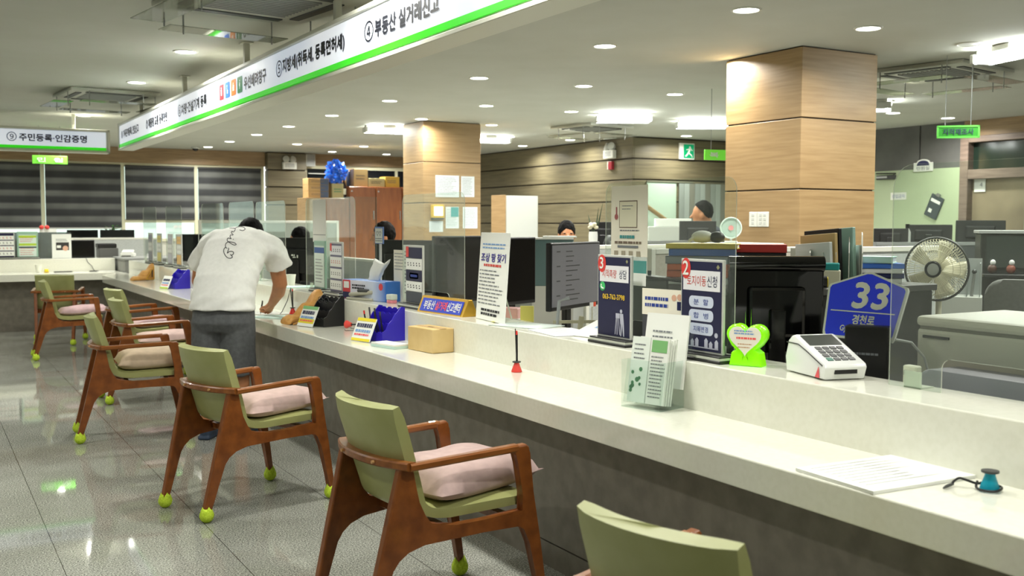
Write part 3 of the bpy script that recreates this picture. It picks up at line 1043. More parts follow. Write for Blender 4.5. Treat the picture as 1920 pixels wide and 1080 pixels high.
CH = [  # x, y, heading, label, cushion colour, cushion label, cushion thickness, cushion twist
    (1.477, 1.666, 12.9, 'green and walnut armchair cropped at the bottom edge, nearest the camera', None, None, 0, 0),
    (1.526, 3.286, 6.0, 'large green armchair with tennis ball feet beside the counter, second from the camera', 0, 'plump mauve cushion on the second nearest armchair, one corner drooping over the seat', 0.118, 8),
    (1.387, 5.089, 17.4, 'green armchair just in front of the man in the white shirt', 1, 'flat pale pink cushion on the armchair in front of the man in white', 0.11, 4),
    (1.20, 7.10, -5.2, 'green armchair to the left of the standing man, closest to him', 2, 'beige cushion on the armchair left of the standing man', 0.12, 0),
    (1.57, 8.53, 1.3, 'green armchair behind the standing man, second in the line left of him', 1, 'patterned pale pink cushion on the middle one of the three lined up armchairs', 0.08, 0),
    (1.74, 9.85, 10, 'farthest green armchair of the line pulled up to the long counter', 3, 'pink cushion on the farthest armchair at the long counter', 0.08, 0),
    (1.349, 11.533, -2.5, 'green armchair seen side on, standing alone near the counter corner', 3, 'pale pink cushion on the side-on armchair near the counter corner', 0.085, 0),
    (1.402, 12.932, 78, 'dark green armchair seen from behind, facing the far left counter', 1, 'pale cushion poking out on the armchair that faces the far left counter', 0.08, 0),
]
chair0 = make_chair(CH[0][3])
for i, (x, y, rz, lab, cc, clab, th, tw) in enumerate(CH):
    if i == 0:
        chair0.location = (x, y, 0); chair0.rotation_euler = (0, 0, R(rz))
    else:
        dup(chair0, (x, y, 0), rz, lab)
    if cc is not None:
        a = R(rz)
        off = 0.165 if i == 1 else 0.155
        o = cushion_mesh(i, th).build('seat_cushion', CUSH[cc], None, 60, (x + off * math.cos(a), y + off * math.sin(a), 0.446), (0, R(-2), R(rz + tw)))
        tag(o, clab, 'cushion', 'chair cushions')

# ------------------------------------------------------------------ people
def capsule(g, p0, p1, r0, r1, seg=14):
    p0, p1 = Vector(p0), Vector(p1)
    d = (p1 - p0)
    l = d.length
    n = 8
    path, rs = [], []
    for k in range(n):
        a = PI / 2 * (1 - (k + 0.12) / n)
        path.append(p0 - d / l * r0 * math.sin(a)); rs.append(r0 * math.cos(a))
    for k in range(n):
        a = PI / 2 * ((k + 0.88) / n)
        path.append(p1 + d / l * r1 * math.sin(a)); rs.append(r1 * math.cos(a))
    g.tube(path, rs, seg)


def chain(g, pts):
    for (a, ra), (b, rb) in zip(pts[:-1], pts[1:]):
        capsule(g, a, b, ra, rb)


def ovals(g, secs, n=28):
    """closed loft of oval sections: centre, forward axis, half width (y), half depth, squareness"""
    rings = []
    for c, fx, w, d in secs:
        f = Vector(fx).normalized()
        rings.append([Vector(c) + Vector((0, 1, 0)) * (w * math.copysign(abs(math.cos(a)) ** 0.85, math.cos(a))) + f * (d * math.copysign(abs(math.sin(a)) ** 0.85, math.sin(a))) for a in [2 * PI * k / n for k in range(n)]])
    g.loft(rings)


def remeshed(g, name, m, parent, voxel, smooth_n=6, wrinkle=None):
    o = g.build(name, m)
    md = o.modifiers.new('r', 'REMESH'); md.mode = 'VOXEL'; md.voxel_size = voxel; md.use_smooth_shade = True
    ms = o.modifiers.new('s', 'SMOOTH'); ms.factor = 0.5; ms.iterations = smooth_n
    dg = bpy.context.evaluated_depsgraph_get()
    me = bpy.data.meshes.new_from_object(o.evaluated_get(dg))
    o.modifiers.clear()
    old = o.data
    o.data = me
    bpy.data.meshes.remove(old)
    if not me.materials:
        me.materials.append(m)
    if wrinkle:
        me.calc_loop_triangles()
        nrm = [v.normal.copy() for v in me.vertices]
        for v, nn in zip(me.vertices, nrm):
            v.co += nn * wrinkle(v.co)
    for p in me.polygons:
        p.use_smooth = True
    if parent:
        o.parent = parent
    return o


SKIN = noisy('warm_skin', (186, 124, 84), (196, 136, 96), nscale=8, rough=0.5)
HAIR = noisy('black_hair', (4, 4, 4), (10, 9, 9), (8, 8, 2), 14, 4, 0.7, spec=0.12)
SHIRT = noisy('white_jersey', (238, 238, 234), (244, 244, 240), nscale=40, rough=0.85, bump=0.05)
SHORTS = noisy('charcoal_jersey', (86, 88, 90), (98, 100, 102), nscale=40, rough=0.9, bump=0.08)

man = thing('person', 'person in white T-shirt and charcoal shorts bending over the counter to write', 'person', (1.71, 6.66, 0), 55)
g = G()
# trunk, neck, head
ovals(g, [((-0.02, 0, 0.84), (1, 0, 0), 0.15, 0.10), ((0.0, 0, 0.95), (1, 0, -0.3), 0.155, 0.10), ((0.14, 0, 1.12), (1, 0, -0.9), 0.15, 0.09), ((0.27, 0, 1.235), (1, 0, -1), 0.15, 0.08), ((0.34, 0, 1.28), (1, 0, -1.1), 0.10, 0.06)])
chain(g, [((0.34, 0, 1.29), 0.065), ((0.46, 0, 1.315), 0.058)])
g.ball((0.535, 0, 1.315), (0.098, 0.076, 0.105), 20, 14, Matrix.Rotation(R(58), 4, 'Y'))
g.ball((0.585, 0, 1.262), (0.055, 0.055, 0.07), 16, 12, Matrix.Rotation(R(58), 4, 'Y'))
chain(g, [((0.62, 0, 1.285), 0.012), ((0.64, 0, 1.262), 0.014)])
for s in (-1, 1):
    g.ball((0.535, s * 0.078, 1.30), (0.028, 0.012, 0.034), 10, 8, Matrix.Rotation(R(50), 4, 'Y'))
# right arm reaching across to write, left arm propped on the counter
chain(g, [((0.31, -0.18, 1.25), 0.054), ((0.385, -0.225, 1.12), 0.056), ((0.43, -0.235, 0.985), 0.050)])
chain(g, [((0.43, -0.235, 0.985), 0.049), ((0.50, -0.20, 0.92), 0.047), ((0.61, -0.115, 0.825), 0.028)])
chain(g, [((0.31, 0.18, 1.25), 0.054), ((0.36, 0.29, 1.12), 0.052), ((0.40, 0.33, 1.0), 0.044)])
chain(g, [((0.40, 0.33, 1.0), 0.043), ((0.46, 0.335, 0.93), 0.043), ((0.56, 0.30, 0.795), 0.029)])
# right hand holding a pen
hb = Vector((0.61, -0.115, 0.825))
chain(g, [(hb, 0.027), ((0.655, -0.072, 0.795), 0.027)])
chain(g, [((0.635, -0.105, 0.805), 0.022), ((0.675, -0.08, 0.785), 0.022)])
for k, (a, b, c, r_) in enumerate([((0.668, -0.048, 0.796), (0.690, -0.028, 0.785), (0.685, -0.010, 0.770), 0.0095), ((0.680, -0.062, 0.792), (0.704, -0.042, 0.778), (0.697, -0.022, 0.762), 0.0095), ((0.686, -0.078, 0.784), (0.706, -0.058, 0.768), (0.695, -0.040, 0.756), 0.009), ((0.684, -0.092, 0.776), (0.700, -0.076, 0.762), (0.688, -0.060, 0.753), 0.008)]):
    chain(g, [(a, r_ + 0.001), (b, r_), (c, r_ - 0.001)])
chain(g, [((0.638, -0.070, 0.800), 0.012), ((0.655, -0.035, 0.800), 0.010), ((0.672, -0.012, 0.784), 0.0085)])
# left hand flat on the counter
chain(g, [((0.56, 0.30, 0.795), 0.027), ((0.62, 0.285, 0.768), 0.026)])
chain(g, [((0.59, 0.305, 0.775), 0.022), ((0.635, 0.305, 0.764), 0.02)])
for k in range(4):
    y0 = 0.258 + k * 0.020
    ln = (0.066, 0.078, 0.072, 0.056)[k]
    chain(g, [((0.640, y0, 0.764), 0.0098), ((0.640 + ln * 0.55, y0 + (k - 1.5) * 0.003, 0.766), 0.0092), ((0.640 + ln, y0 + (k - 1.5) * 0.006, 0.752), 0.008)])
chain(g, [((0.60, 0.262, 0.772), 0.013), ((0.630, 0.232, 0.762), 0.011), ((0.655, 0.222, 0.753), 0.009)])
# legs and feet
for s in (-1, 1):
    chain(g, [((-0.01, s * 0.09, 0.86), 0.092), ((0.0, s * 0.105, 0.48), 0.06), ((-0.015, s * 0.11, 0.36), 0.056), ((-0.03, s * 0.112, 0.12), 0.038), ((-0.03, s * 0.112, 0.075), 0.038)])
    chain(g, [((-0.035, s * 0.113, 0.055), 0.036), ((0.06, s * 0.118, 0.05), 0.036)])
body = remeshed(g, 'body', SKIN, man, 0.0052, 4)
# hair
g = G()
T = Matrix.Rotation(R(58), 4, 'Y')
g.ball((0.528, 0, 1.326), (0.108, 0.087, 0.112), 22, 16, T)
hair = remeshed(g, 'hair', HAIR, man, 0.008, 3, lambda c: 0.004 * noise.noise(c * 60))
for v in hair.data.vertices:
    # keep the cap on crown and nape: pull the front of it inside the skull
    d = v.co - Vector((0.528, 0, 1.326))
    if d.x * 0.62 - d.z * 0.78 > 0.012:
        v.co = Vector((0.528, 0, 1.326)) + d * 0.72
# shirt
g = G()
ovals(g, [((-0.025, 0, 0.835), (1, 0, -0.05), 0.208, 0.166), ((-0.015, 0, 0.90), (1, 0, -0.2), 0.204, 0.160), ((0.03, 0, 1.0), (1, 0, -0.5), 0.197, 0.150), ((0.13, 0, 1.11), (1, 0, -0.8), 0.20, 0.142), ((0.23, 0, 1.20), (1, 0, -1.0), 0.212, 0.142), ((0.31, 0, 1.258), (1, 0, -1.3), 0.212, 0.122), ((0.37, 0, 1.296), (1, 0, -1.6), 0.15, 0.092), ((0.405, 0, 1.31), (1, 0, -1.8), 0.085, 0.07)])
for s in (-1, 1):
    if s < 0:
        chain(g, [((0.28, -0.13, 1.255), 0.10), ((0.325, -0.20, 1.225), 0.096), ((0.378, -0.228, 1.155), 0.082)])
        g.tube([(0.32, -0.195, 1.25), (0.365, -0.224, 1.18), (0.405, -0.242, 1.095)], [0.08, 0.085, 0.090], 20)
    else:
        chain(g, [((0.28, 0.13, 1.255), 0.10), ((0.32, 0.20, 1.225), 0.096), ((0.35, 0.265, 1.155), 0.080)])
        g.tube([(0.315, 0.195, 1.25), (0.345, 0.26, 1.17), (0.368, 0.305, 1.09)], [0.08, 0.084, 0.086], 20)


def shirt_folds(c):
    w = 0.0
    low = max(0.0, min(1.0, (1.02 - c.z) / 0.14))
    w += low * 0.0035 * math.sin((c.z * 1.0 + 0.12 * math.sin(c.y * 5) + c.x * 0.2) * 62)
    w += 0.006 * noise.noise(Vector((c.x * 5, c.y * 5, c.z * 5)))
    arm = max(0.0, min(1.0, (abs(c.y) - 0.15) / 0.06))
    w += arm * 0.004 * math.sin((c.x * 0.7 + c.z) * 55 + c.y * 20)
    return w


shirt = remeshed(g, 'shirt', SHIRT, man, 0.009, 5, shirt_folds)
# script printed down the back
bvh = BVHTree.FromPolygons([v.co.copy() for v in shirt.data.vertices], [list(p.vertices) for p in shirt.data.polygons])
vd = Vector((math.cos(R(19)), math.sin(R(19)), 0))
side = Vector((vd.y, -vd.x, 0))
strokes = [
    [(800, 234), (830, 212), (866, 208), (888, 240), (882, 276), (862, 296), (842, 284), (832, 298), (840, 320), (860, 334), (848, 346), (824, 342), (812, 362), (820, 388), (832, 402), (810, 396), (784, 392), (768, 412), (778, 440), (820, 470), (870, 498), (908, 494), (892, 470), (840, 455), (795, 450), (756, 470), (742, 500), (748, 532), (768, 552), (746, 538), (722, 560), (718, 604), (738, 652), (774, 692), (816, 704), (848, 690), (842, 664), (820, 644), (836, 656), (862, 642), (868, 612), (842, 598), (802, 602), (774, 626), (780, 596), (794, 562), (788, 545)],
    [(888, 236), (930, 216), (985, 212), (1030, 224), (1046, 250), (1014, 272), (962, 262)],
    [(860, 408), (868, 412)]]
g = G()
for st in strokes:
    P3 = []
    for (a, b) in st:
        o = Vector((0.2, 0, 1.272)) + side * ((a - 870) / 8.709 / 282) + Vector((0, 0, -(b - 450) / 8.709 / 282)) - vd * 1.0
        h = bvh.ray_cast(o, vd)
        if h[0] is not None:
            P3.append(h[0] + h[1] * 0.0008)
    Q = []
    for i in range(len(P3) - 1):
        p0, p1, p2, p3 = P3[max(i - 1, 0)], P3[i], P3[i + 1], P3[min(i + 2, len(P3) - 1)]
        for k in range(4):
            u = k / 4
            Q.append(0.5 * ((2 * p1) + (p2 - p0) * u + (2 * p0 - 5 * p1 + 4 * p2 - p3) * u * u + (3 * p1 - p0 - 3 * p2 + p3) * u ** 3))
    Q.append(P3[-1])
    g.tube(Q, 0.0026, 5)
g.build('printed_script', INK, shirt)
# shorts
g = G()
ovals(g, [((-0.005, 0, 0.92), (1, 0, -0.2), 0.165, 0.118), ((-0.02, 0, 0.84), (1, 0, 0), 0.186, 0.138), ((-0.03, 0, 0.76), (1, 0, 0), 0.198, 0.142), ((-0.02, 0, 0.70), (1, 0, 0), 0.19, 0.12)])
for s in (-1, 1):
    secs = []
    for (z, r_) in ((0.86, 0.105), (0.70, 0.108), (0.55, 0.104), (0.42, 0.102)):
        secs.append(((-0.01 + (0.86 - z) * 0.02, s * (0.088 + (0.86 - z) * 0.03), z), (1, 0, 0), r_, r_ * 1.12))
    ovals(g, secs[::-1])


def short_folds(c):
    a = math.atan2(c.y - math.copysign(0.1, c.y), c.x)
    k = max(0.0, min(1.0, (0.9 - c.z) / 0.3))
    return k * (0.006 * math.sin(a * 5 + c.z * 7) + 0.005 * noise.noise(Vector((c.x * 6, c.y * 6, c.z * 3))))


remeshed(g, 'shorts', SHORTS, man, 0.008, 5, short_folds)
for s in (-1, 1):
    g = G()
    chain(g, [((-0.045, s * 0.113, 0.055), 0.044), ((0.05, s * 0.118, 0.045), 0.045), ((0.15, s * 0.125, 0.04), 0.038)])
    g.box(-0.085, s * 0.118 - 0.042, 0.0, 0.18, s * 0.118 + 0.042, 0.03, 0.012, 2)
    remeshed(g, 'shoe', mat('slate_blue_shoe', (52, 66, 88), 0.6), man, 0.006, 4)
t = thing('ballpoint_pen', "black pen held in the writing hand of the man in white", 'pen', (1.71, 6.66, 0), 55)
G().tube([(0.640, -0.04, 0.845), (0.694, -0.008, 0.760)], 0.0055, 8).build('barrel', BLACK, t, 40)
G().tube([(0.694, -0.008, 0.760), (0.706, -0.001, 0.7435)], [0.0055, 0.001], 8).build('tip', STEEL, t, 40)


def seated(loc, rz, label, shirtm, hairm=HAIR, pitch=0, tall=1.25, arms=True):
    """seated office worker; origin on the floor under the hips, facing +x; tall = height of the crown"""
    t = thing('person', label, 'person', loc, rz)
    dz = tall - 1.30
    g = G()
    ovals(g, [((0, 0, 0.46 + dz), (1, 0, 0), 0.16, 0.11), ((0.0, 0, 0.62 + dz), (1, 0, 0), 0.14, 0.10), ((0.03, 0, 0.86 + dz), (1, 0, 0), 0.17, 0.105), ((0.05, 0, 0.98 + dz), (1, 0, 0), 0.13, 0.08)])
    chain(g, [((0.05, 0, 0.98 + dz), 0.06), ((0.07, 0, 1.08 + dz), 0.055)])
    H = Vector((0.09, 0, 1.175 + dz))
    g.ball(H, (0.098, 0.076, 0.118), 22, 16)
    g.ball(H + Vector((0.03, 0, -0.06)), (0.062, 0.058, 0.065), 16, 12)
    chain(g, [(H + Vector((0.095, 0, -0.005)), 0.010), (H + Vector((0.112, 0, -0.035)), 0.014)])
    for s in (-1, 1):
        g.ball(H + Vector((-0.005, s * 0.077, -0.02)), (0.026, 0.012, 0.034), 10, 8)
        g.ball(H + Vector((0.082, s * 0.032, 0.012)), (0.014, 0.02, 0.008), 8, 6)
        g.ball(H + Vector((0.088, s * 0.016, -0.072)), (0.008, 0.012, 0.006), 8, 6)
        if arms:
            chain(g, [((0.03, s * 0.18, 0.93 + dz), 0.055), ((0.10, s * 0.24, 0.70 + dz), 0.042), ((0.34, s * 0.16, 0.745), 0.028), ((0.42, s * 0.13, 0.75), 0.026)])
            for k in range(4):
                y0 = s * 0.13 + (k - 1.5) * 0.018
                chain(g, [((0.43, y0, 0.755), 0.010), ((0.49, y0 * 1.02, 0.757), 0.009), ((0.515, y0 * 1.02, 0.745), 0.008)])
            chain(g, [((0.42, s * 0.10, 0.755), 0.012), ((0.455, s * 0.075, 0.748), 0.009)])
        chain(g, [((0.02, s * 0.09, 0.50), 0.085), ((0.42, s * 0.10, 0.50), 0.062), ((0.42, s * 0.10, 0.30), 0.055), ((0.40, s * 0.10, 0.09), 0.04)])
        chain(g, [((0.39, s * 0.10, 0.05), 0.045), ((0.52, s * 0.10, 0.042), 0.04)])
    remeshed(g, 'body', SKIN, t, 0.007, 4)
    g = G()
    for s in (-1, 1):
        g.ball(H + Vector((0.092, s * 0.032, 0.008)), (0.006, 0.012, 0.005), 8, 6)
    g.build('eyes', BLACK, t)
    g = G()
    g.ball(H + Vector((-0.012, 0, 0.028)), (0.104, 0.088, 0.112), 22, 16)
    hr = remeshed(g, 'hair', hairm, t, 0.008, 2, lambda c: 0.006 * noise.noise(c * 40))
    for v in hr.data.vertices:
        d = v.co - (H + Vector((-0.012, 0, 0.028)))
        if d.x * 0.8 - d.z * 0.75 > 0.07 or d.z < -0.085:
            v.co = H + Vector((-0.012, 0, 0.028)) + d * 0.74
    g = G()
    ovals(g, [((0, 0, 0.47 + dz), (1, 0, 0), 0.18, 0.13), ((0.0, 0, 0.62 + dz), (1, 0, 0), 0.165, 0.12), ((0.03, 0, 0.84 + dz), (1, 0, 0), 0.195, 0.125), ((0.045, 0, 0.955 + dz), (1, 0, 0), 0.165, 0.10), ((0.055, 0, 1.0 + dz), (1, 0, 0), 0.08, 0.07)])
    for s in (-1, 1):
        chain(g, [((0.03, s * 0.165, 0.93 + dz), 0.075), ((0.08, s * 0.225, 0.75 + dz), 0.065)])
    remeshed(g, 'shirt', shirtm, t, 0.011, 4, lambda c: 0.006 * noise.noise(c * 9))
    g = G()
    ovals(g, [((0.0, 0, 0.42), (1, 0, 0), 0.17, 0.12), ((0.0, 0, 0.60), (1, 0, 0), 0.17, 0.12)])
    for s in (-1, 1):
        chain(g, [((0.02, s * 0.09, 0.50), 0.098), ((0.42, s * 0.10, 0.50), 0.076), ((0.42, s * 0.10, 0.12), 0.066)])
    remeshed(g, 'trousers', mat('black_trousers', (30, 31, 34), 0.85), t, 0.012, 4)
    return t

# ------------------------------------------------------------------ clear screens standing on the ledge
def acrylic_screen(y0, y1, x, label, h=0.655, wing=None, notch=True, r=0.05, z=0.91):
    """screen along the counter from y0 (near) to y1 (far); front faces -X"""
    w = y1 - y0
    t = thing('acrylic_screen', label, 'screen', (x, (y0 + y1) / 2, z), -90, 'clear counter screens')
    nw, nh = w * 0.55, 0.10
    out = []
    for cx, cy, a0 in ((w / 2 - r, h - r, 0), (-w / 2 + r, h - r, 90)):
        for k in range(7):
            a = R(a0 + 15 * k)
            out.append((cx + r * math.cos(a), cy + r * math.sin(a)))
    out.append((-w / 2, 0))
    if notch:
        out.append((-nw / 2, 0))
        for cx, a0 in ((-nw / 2 + 0.03, 180), (nw / 2 - 0.03, 90)):
            for k in range(5):
                a = R(a0 - 22.5 * k)
                out.append((cx + 0.03 * math.cos(a), nh - 0.03 + 0.03 * math.sin(a)))
        out.append((nw / 2, 0))
    out.append((w / 2, 0))
    g = G()
    g.prism(out, 0.004, upright())
    for f in g.bm.faces:
        f.normal_update()
        if abs(f.normal.y) < 0.5:
            f.material_index = 1
    g.build('sheet', [ACRYL, ACRYL_EDGE], t)
    if wing:
        for s in ((1,) if wing > 0 else (-1,)):
            g = G().box(s * w / 2 - 0.002, 0.0005, 0, s * w / 2 + 0.002, abs(wing), h - 0.002)
            for f in g.bm.faces:
                f.normal_update()
                if abs(f.normal.x) < 0.5:
                    f.material_index = 1
            g.build('side_wing', [ACRYL, ACRYL_EDGE], t)
    for s in (-1, 1):
        G().box(s * w * 0.4 - 0.03, 0.0005, 0, s * w * 0.4 + 0.03, 0.06, 0.004).box(s * w * 0.4 - 0.03, 0.0005, 0, s * w * 0.4 + 0.03, 0.005, 0.05).build('foot', ACRYL_EDGE, t)
    return t


acrylic_screen(1.30, 2.124, 2.56, 'clear acrylic screen nearest the camera, in front of the printer', 0.665, None, True, 0.07)
acrylic_screen(2.745, 3.535, 2.50, 'clear acrylic screen carrying the beige poster, behind the signs numbered 3 and 2', 0.655)
acrylic_screen(4.90, 5.71, 2.545, 'clear acrylic screen behind the blue name bar', 0.655)
acrylic_screen(6.37, 7.35, 2.50, 'clear acrylic screen with a white paper strip behind the tissue box', 0.66, 0.15)
acrylic_screen(7.84, 8.64, 2.50, 'clear acrylic screen just right of the bending man', 0.66)
acrylic_screen(8.70, 9.5, 2.50, 'clear acrylic screen above the head of the bending man', 0.67)
acrylic_screen(9.7, 10.54, 2.50, 'clear acrylic screen left of the head of the bending man', 0.67)
acrylic_screen(11.45, 12.25, 2.50, 'second clear acrylic screen from the far end of the long counter', 0.67)
acrylic_screen(12.8, 13.6, 2.50, 'farthest clear acrylic screen on the long counter', 0.67)


# ------------------------------------------------------------------ upright A4 sign stands on dark bases
def sign_stand(x, y, label, rz=-90, w=0.23, h=0.335, z=0.91, base=0.29, frame=None):
    t = thing('desk_sign_stand', label, 'sign stand', (x, y, z), rz, 'upright sign stands on the counters')
    G().box(-base / 2, -0.045, 0, base / 2, 0.045, 0.012, 0.003, 1).box(-base / 2 + 0.006, -0.04, 0.02, base / 2 - 0.006, 0.04, 0.026, 0.002, 1).build('base', BLACK, t)
    G().box(-base / 2 + 0.003, -0.043, 0.012, base / 2 - 0.003, 0.043, 0.02).build('base_layer', ACRYL_EDGE, t)
    G().box(-w / 2, -0.006, 0.026, w / 2, 0.006, 0.026 + h, 0.002, 1).build('sheet', frame or LTGREY, t)
    return t


def grid_sign(t, w, h, bands, z=0.026, y=-0.0072):
    """bands: (z0, z1, material, strip rows) in fractions of the sheet"""
    for z0, z1, m, n, inkm in bands:
        y -= 0.0004
        face(G(), -w / 2, z + h * z0, w / 2, z + h * z1, y).build('printed_band', m, t)
        if n:
            g = G()
            zz = z + h * (z0 + z1) / 2
            k = n
            for i in range(k):
                x = -w * 0.36 + w * 0.72 * i / max(1, k - 1)
                face(g, x - w * 0.035, zz - h * 0.03, x + w * 0.035, zz - h * 0.012, y - 0.0006)
                face(g, x - w * 0.04, zz + h * 0.005, x + w * 0.01, zz + h * 0.03, y - 0.0006)
            g.build('printed_text', inkm or NAVY, t)


def disc(g, cx, cz, r, y, n=24, rx=None):
    g.bm.faces.new([g.bm.verts.new((cx + (rx or r) * math.cos(2 * PI * k / n), y, cz + r * math.sin(2 * PI * k / n))) for k in range(n)]).material_index = g.mi
    return g


BADGE = mat('red_badge', (222, 66, 62), 0.4)
REDINK = mat('red_ink', (206, 70, 62), 0.5)
NAVYSHEET = mat('navy_sheet', (28, 29, 66), 0.45)
CARDW = mat('sign_card_white', (232, 232, 236), 0.4)
GOLD = mat('gold_ink', (232, 196, 60), 0.5)
t = sign_stand(2.44, 3.385, 'navy sign stand numbered 3 with a phone number and a surveyor drawing', base=0.262)
W_, H_ = 0.216, 0.318
face(G(), -W_ / 2, 0.034, W_ / 2, 0.034 + H_, -0.0072).build('navy_sheet', NAVYSHEET, t)
face(G(), -0.098, 0.252, 0.100, 0.318, -0.0078).build('title_card', CARDW, t)
disc(G(), -0.082, 0.325, 0.036, -0.0084, rx=0.028).build('number_badge', BADGE, t)
txt('3', (-0.084, -0.009, 0.327), 0.046, PAPER, t, bold=0.001)
txt('지적측량', (-0.030, -0.0085, 0.285), 0.034, REDINK, t, 0.098)
txt('상담', (0.062, -0.0085, 0.285), 0.036, NAVY, t, 0.05)
disc(G(), -0.078, 0.232, 0.019, -0.0078).build('green_badge', mat('phone_green', (70, 190, 110), 0.4), t)
G().tube([(-0.085, -0.0082, 0.240), (-0.086, -0.0082, 0.230), (-0.078, -0.0082, 0.223), (-0.068, -0.0082, 0.224)], 0.003, 6).build('phone_symbol', PAPER, t)
txt('063-762-3798', (0.0, -0.008, 0.192), 0.02, GOLD, t, 0.15, bold=0.0006)
g = G()
for a in ((0.02, 0.11, 0.012, 0.042), (0.026, 0.11, 0.026, 0.042), (0.034, 0.11, 0.044, 0.042)):
    g.quad((a[2] - 0.002, -0.008, a[3]), (a[2] + 0.003, -0.008, a[3]), (a[0] + 0.002, -0.008, a[1]), (a[0] - 0.002, -0.008, a[1]))
face(g, 0.016, 0.108, 0.042, 0.128, -0.008)
disc(g, 0.052, 0.137, 0.008, -0.008)
for q in (((0.043, 0.128), (0.066, 0.128), (0.072, 0.085), (0.048, 0.085)), ((0.05, 0.086), (0.06, 0.086), (0.055, 0.038), (0.048, 0.038)), ((0.06, 0.086), (0.072, 0.086), (0.075, 0.038), (0.067, 0.038))):
    g.quad(*[(a, -0.008, b) for a, b in q])
g.build('surveyor_drawing', mat('pale_grey_ink', (186, 188, 204), 0.5), t)
g = G(); disc(g, 0.088, 0.337, 0.008, -0.0078, 4); g.build('emblem', mat('olive_ink', (150, 150, 110), 0.5), t)

t = sign_stand(2.44, 2.85, 'navy sign stand numbered 2 with three pale rounded labels')
face(G(), -W_ / 2, 0.034, W_ / 2, 0.034 + H_, -0.0072).build('navy_sheet', NAVYSHEET, t)
face(G(), -0.100, 0.248, 0.100, 0.320, -0.0078).build('title_card', CARDW, t)
disc(G(), -0.085, 0.326, 0.038, -0.0084, rx=0.026).build('number_badge', BADGE, t)
txt('2', (-0.086, -0.009, 0.328), 0.05, PAPER, t, bold=0.001)
txt('토지이동', (-0.026, -0.0085, 0.283), 0.037, REDINK, t, 0.104)
txt('신청', (0.058, -0.0085, 0.283), 0.04, NAVY, t, 0.052)
PILL = mat('pale_blue_pill', (206, 214, 232), 0.5)
BLUEINK = mat('royal_blue_ink', (44, 66, 150), 0.5)
for zc, s in ((0.208, '분  할'), (0.159, '합  병'), (0.11, '지목변경')):
    M = upright(0, -0.0074, zc)
    G().prism(rrect(0.132, 0.041, 0.017), 0.0006, M).build('label_pill', PILL, t)
    txt(s, (0, -0.0086, zc), 0.021, BLUEINK, t, 0.08)
g = G()
for x, hh in ((-0.09, 0.022), (-0.045, 0.016), (-0.02, 0.022), (0.03, 0.024), (0.055, 0.014), (0.085, 0.022)):
    face(g, x - 0.009, 0.046, x + 0.009, 0.046 + hh, -0.0079)
    g.quad((x - 0.011, -0.0079, 0.046 + hh), (x + 0.011, -0.0079, 0.046 + hh), (x + 0.002, -0.0079, 0.056 + hh), (x - 0.002, -0.0079, 0.056 + hh))
face(g, -0.095, 0.043, 0.095, 0.047, -0.0079)
disc(g, 0.083, 0.094, 0.009, -0.0079)
g.build('village_drawing', mat('pale_grey_ink'), t)
g = G(); disc(g, 0.088, 0.335, 0.009, -0.0078, 4); g.build('emblem', mat('olive_ink'), t)

t = sign_stand(2.47, 5.375, 'navy and white sign stand between the paper sheets and the blue name bar', base=0.30)
grid_sign(t, 0.216, 0.326, [(0.80, 0.99, NAVYSHEET, 0, None), (0.60, 0.79, PAPER, 5, INK), (0.40, 0.59, NAVYSHEET, 0, None), (0.22, 0.39, PAPER, 5, INK), (0.02, 0.21, mat('slate_print', (70, 76, 86), 0.4), 0, None)])
face(G(), -0.108, 0.292, -0.07, 0.352, -0.0086).build('red_tab', BADGE, t)
for zc in (0.186, 0.062):
    G().prism(rrect(0.12, 0.034, 0.01), 0.0006, upright(0, -0.0078, zc)).build('label_pill', PILL, t)
    g = G(); rows(g, -0.045, 0.045, zc - 0.012, zc + 0.012, 1, -0.0088, 0.6, 0.05); g.build('printed_text', BLUEINK, t)
t = sign_stand(2.43, 6.53, 'white sign stand with navy stripes left of the tissue box', base=0.29)
grid_sign(t, 0.216, 0.326, [(0.01, 0.99, mat('mauve_print', (96, 92, 120), 0.4), 0, None), (0.76, 0.95, CARDW, 5, INK), (0.52, 0.72, PAPER, 5, REDINK), (0.28, 0.48, PAPER, 5, INK), (0.05, 0.24, PAPER, 5, INK)])
face(G(), -0.108, 0.30, -0.075, 0.35, -0.009).build('red_tab', BADGE, t)
t = sign_stand(2.47, 6.97, 'pale green sign stand below the white paper strip', base=0.26, frame=mat('sage_frame', (150, 186, 166), 0.4))
grid_sign(t, 0.20, 0.31, [(0.03, 0.97, mat('mint_paper', (214, 228, 218), 0.5), 0, None), (0.80, 0.93, mat('blue_header', (64, 96, 160), 0.5), 0, None)])
g = G(); rows(g, -0.08, 0.08, 0.06, 0.24, 8, -0.0082, 0.25); g.build('printed_text', GREYINK, t)
for (y, lab, c1) in ((12.85, 'grey and white sign stand, farthest on the long counter', (150, 150, 160)), (12.33, 'yellow based sign stand second from the far end of the long counter', (224, 214, 130)), (11.75, 'pale sign stand in the far group, left of the dark monitor', (200, 200, 206)), (11.3, 'orange and yellow sign stand nearest the man among the far group', (232, 190, 120))):
    t = sign_stand(2.44, y, lab, base=0.27)
    grid_sign(t, 0.21, 0.32, [(0.72, 0.97, mat('far_print_%d' % c1[0], c1, 0.5), 4, INK), (0.40, 0.68, PAPER, 4, INK), (0.04, 0.36, mat('far_print_%d' % c1[0]), 0, None)])
t = sign_stand(1.00, 15.0, 'navy striped sign stand at the left edge on the far counter', 0, 0.26, 0.33, base=0.3)
grid_sign(t, 0.24, 0.32, [(0.01, 0.99, NAVYSHEET, 0, None), (0.72, 0.88, PAPER, 5, REDINK), (0.50, 0.68, PAPER, 5, INK), (0.28, 0.46, PAPER, 5, REDINK), (0.06, 0.24, PAPER, 5, INK)])
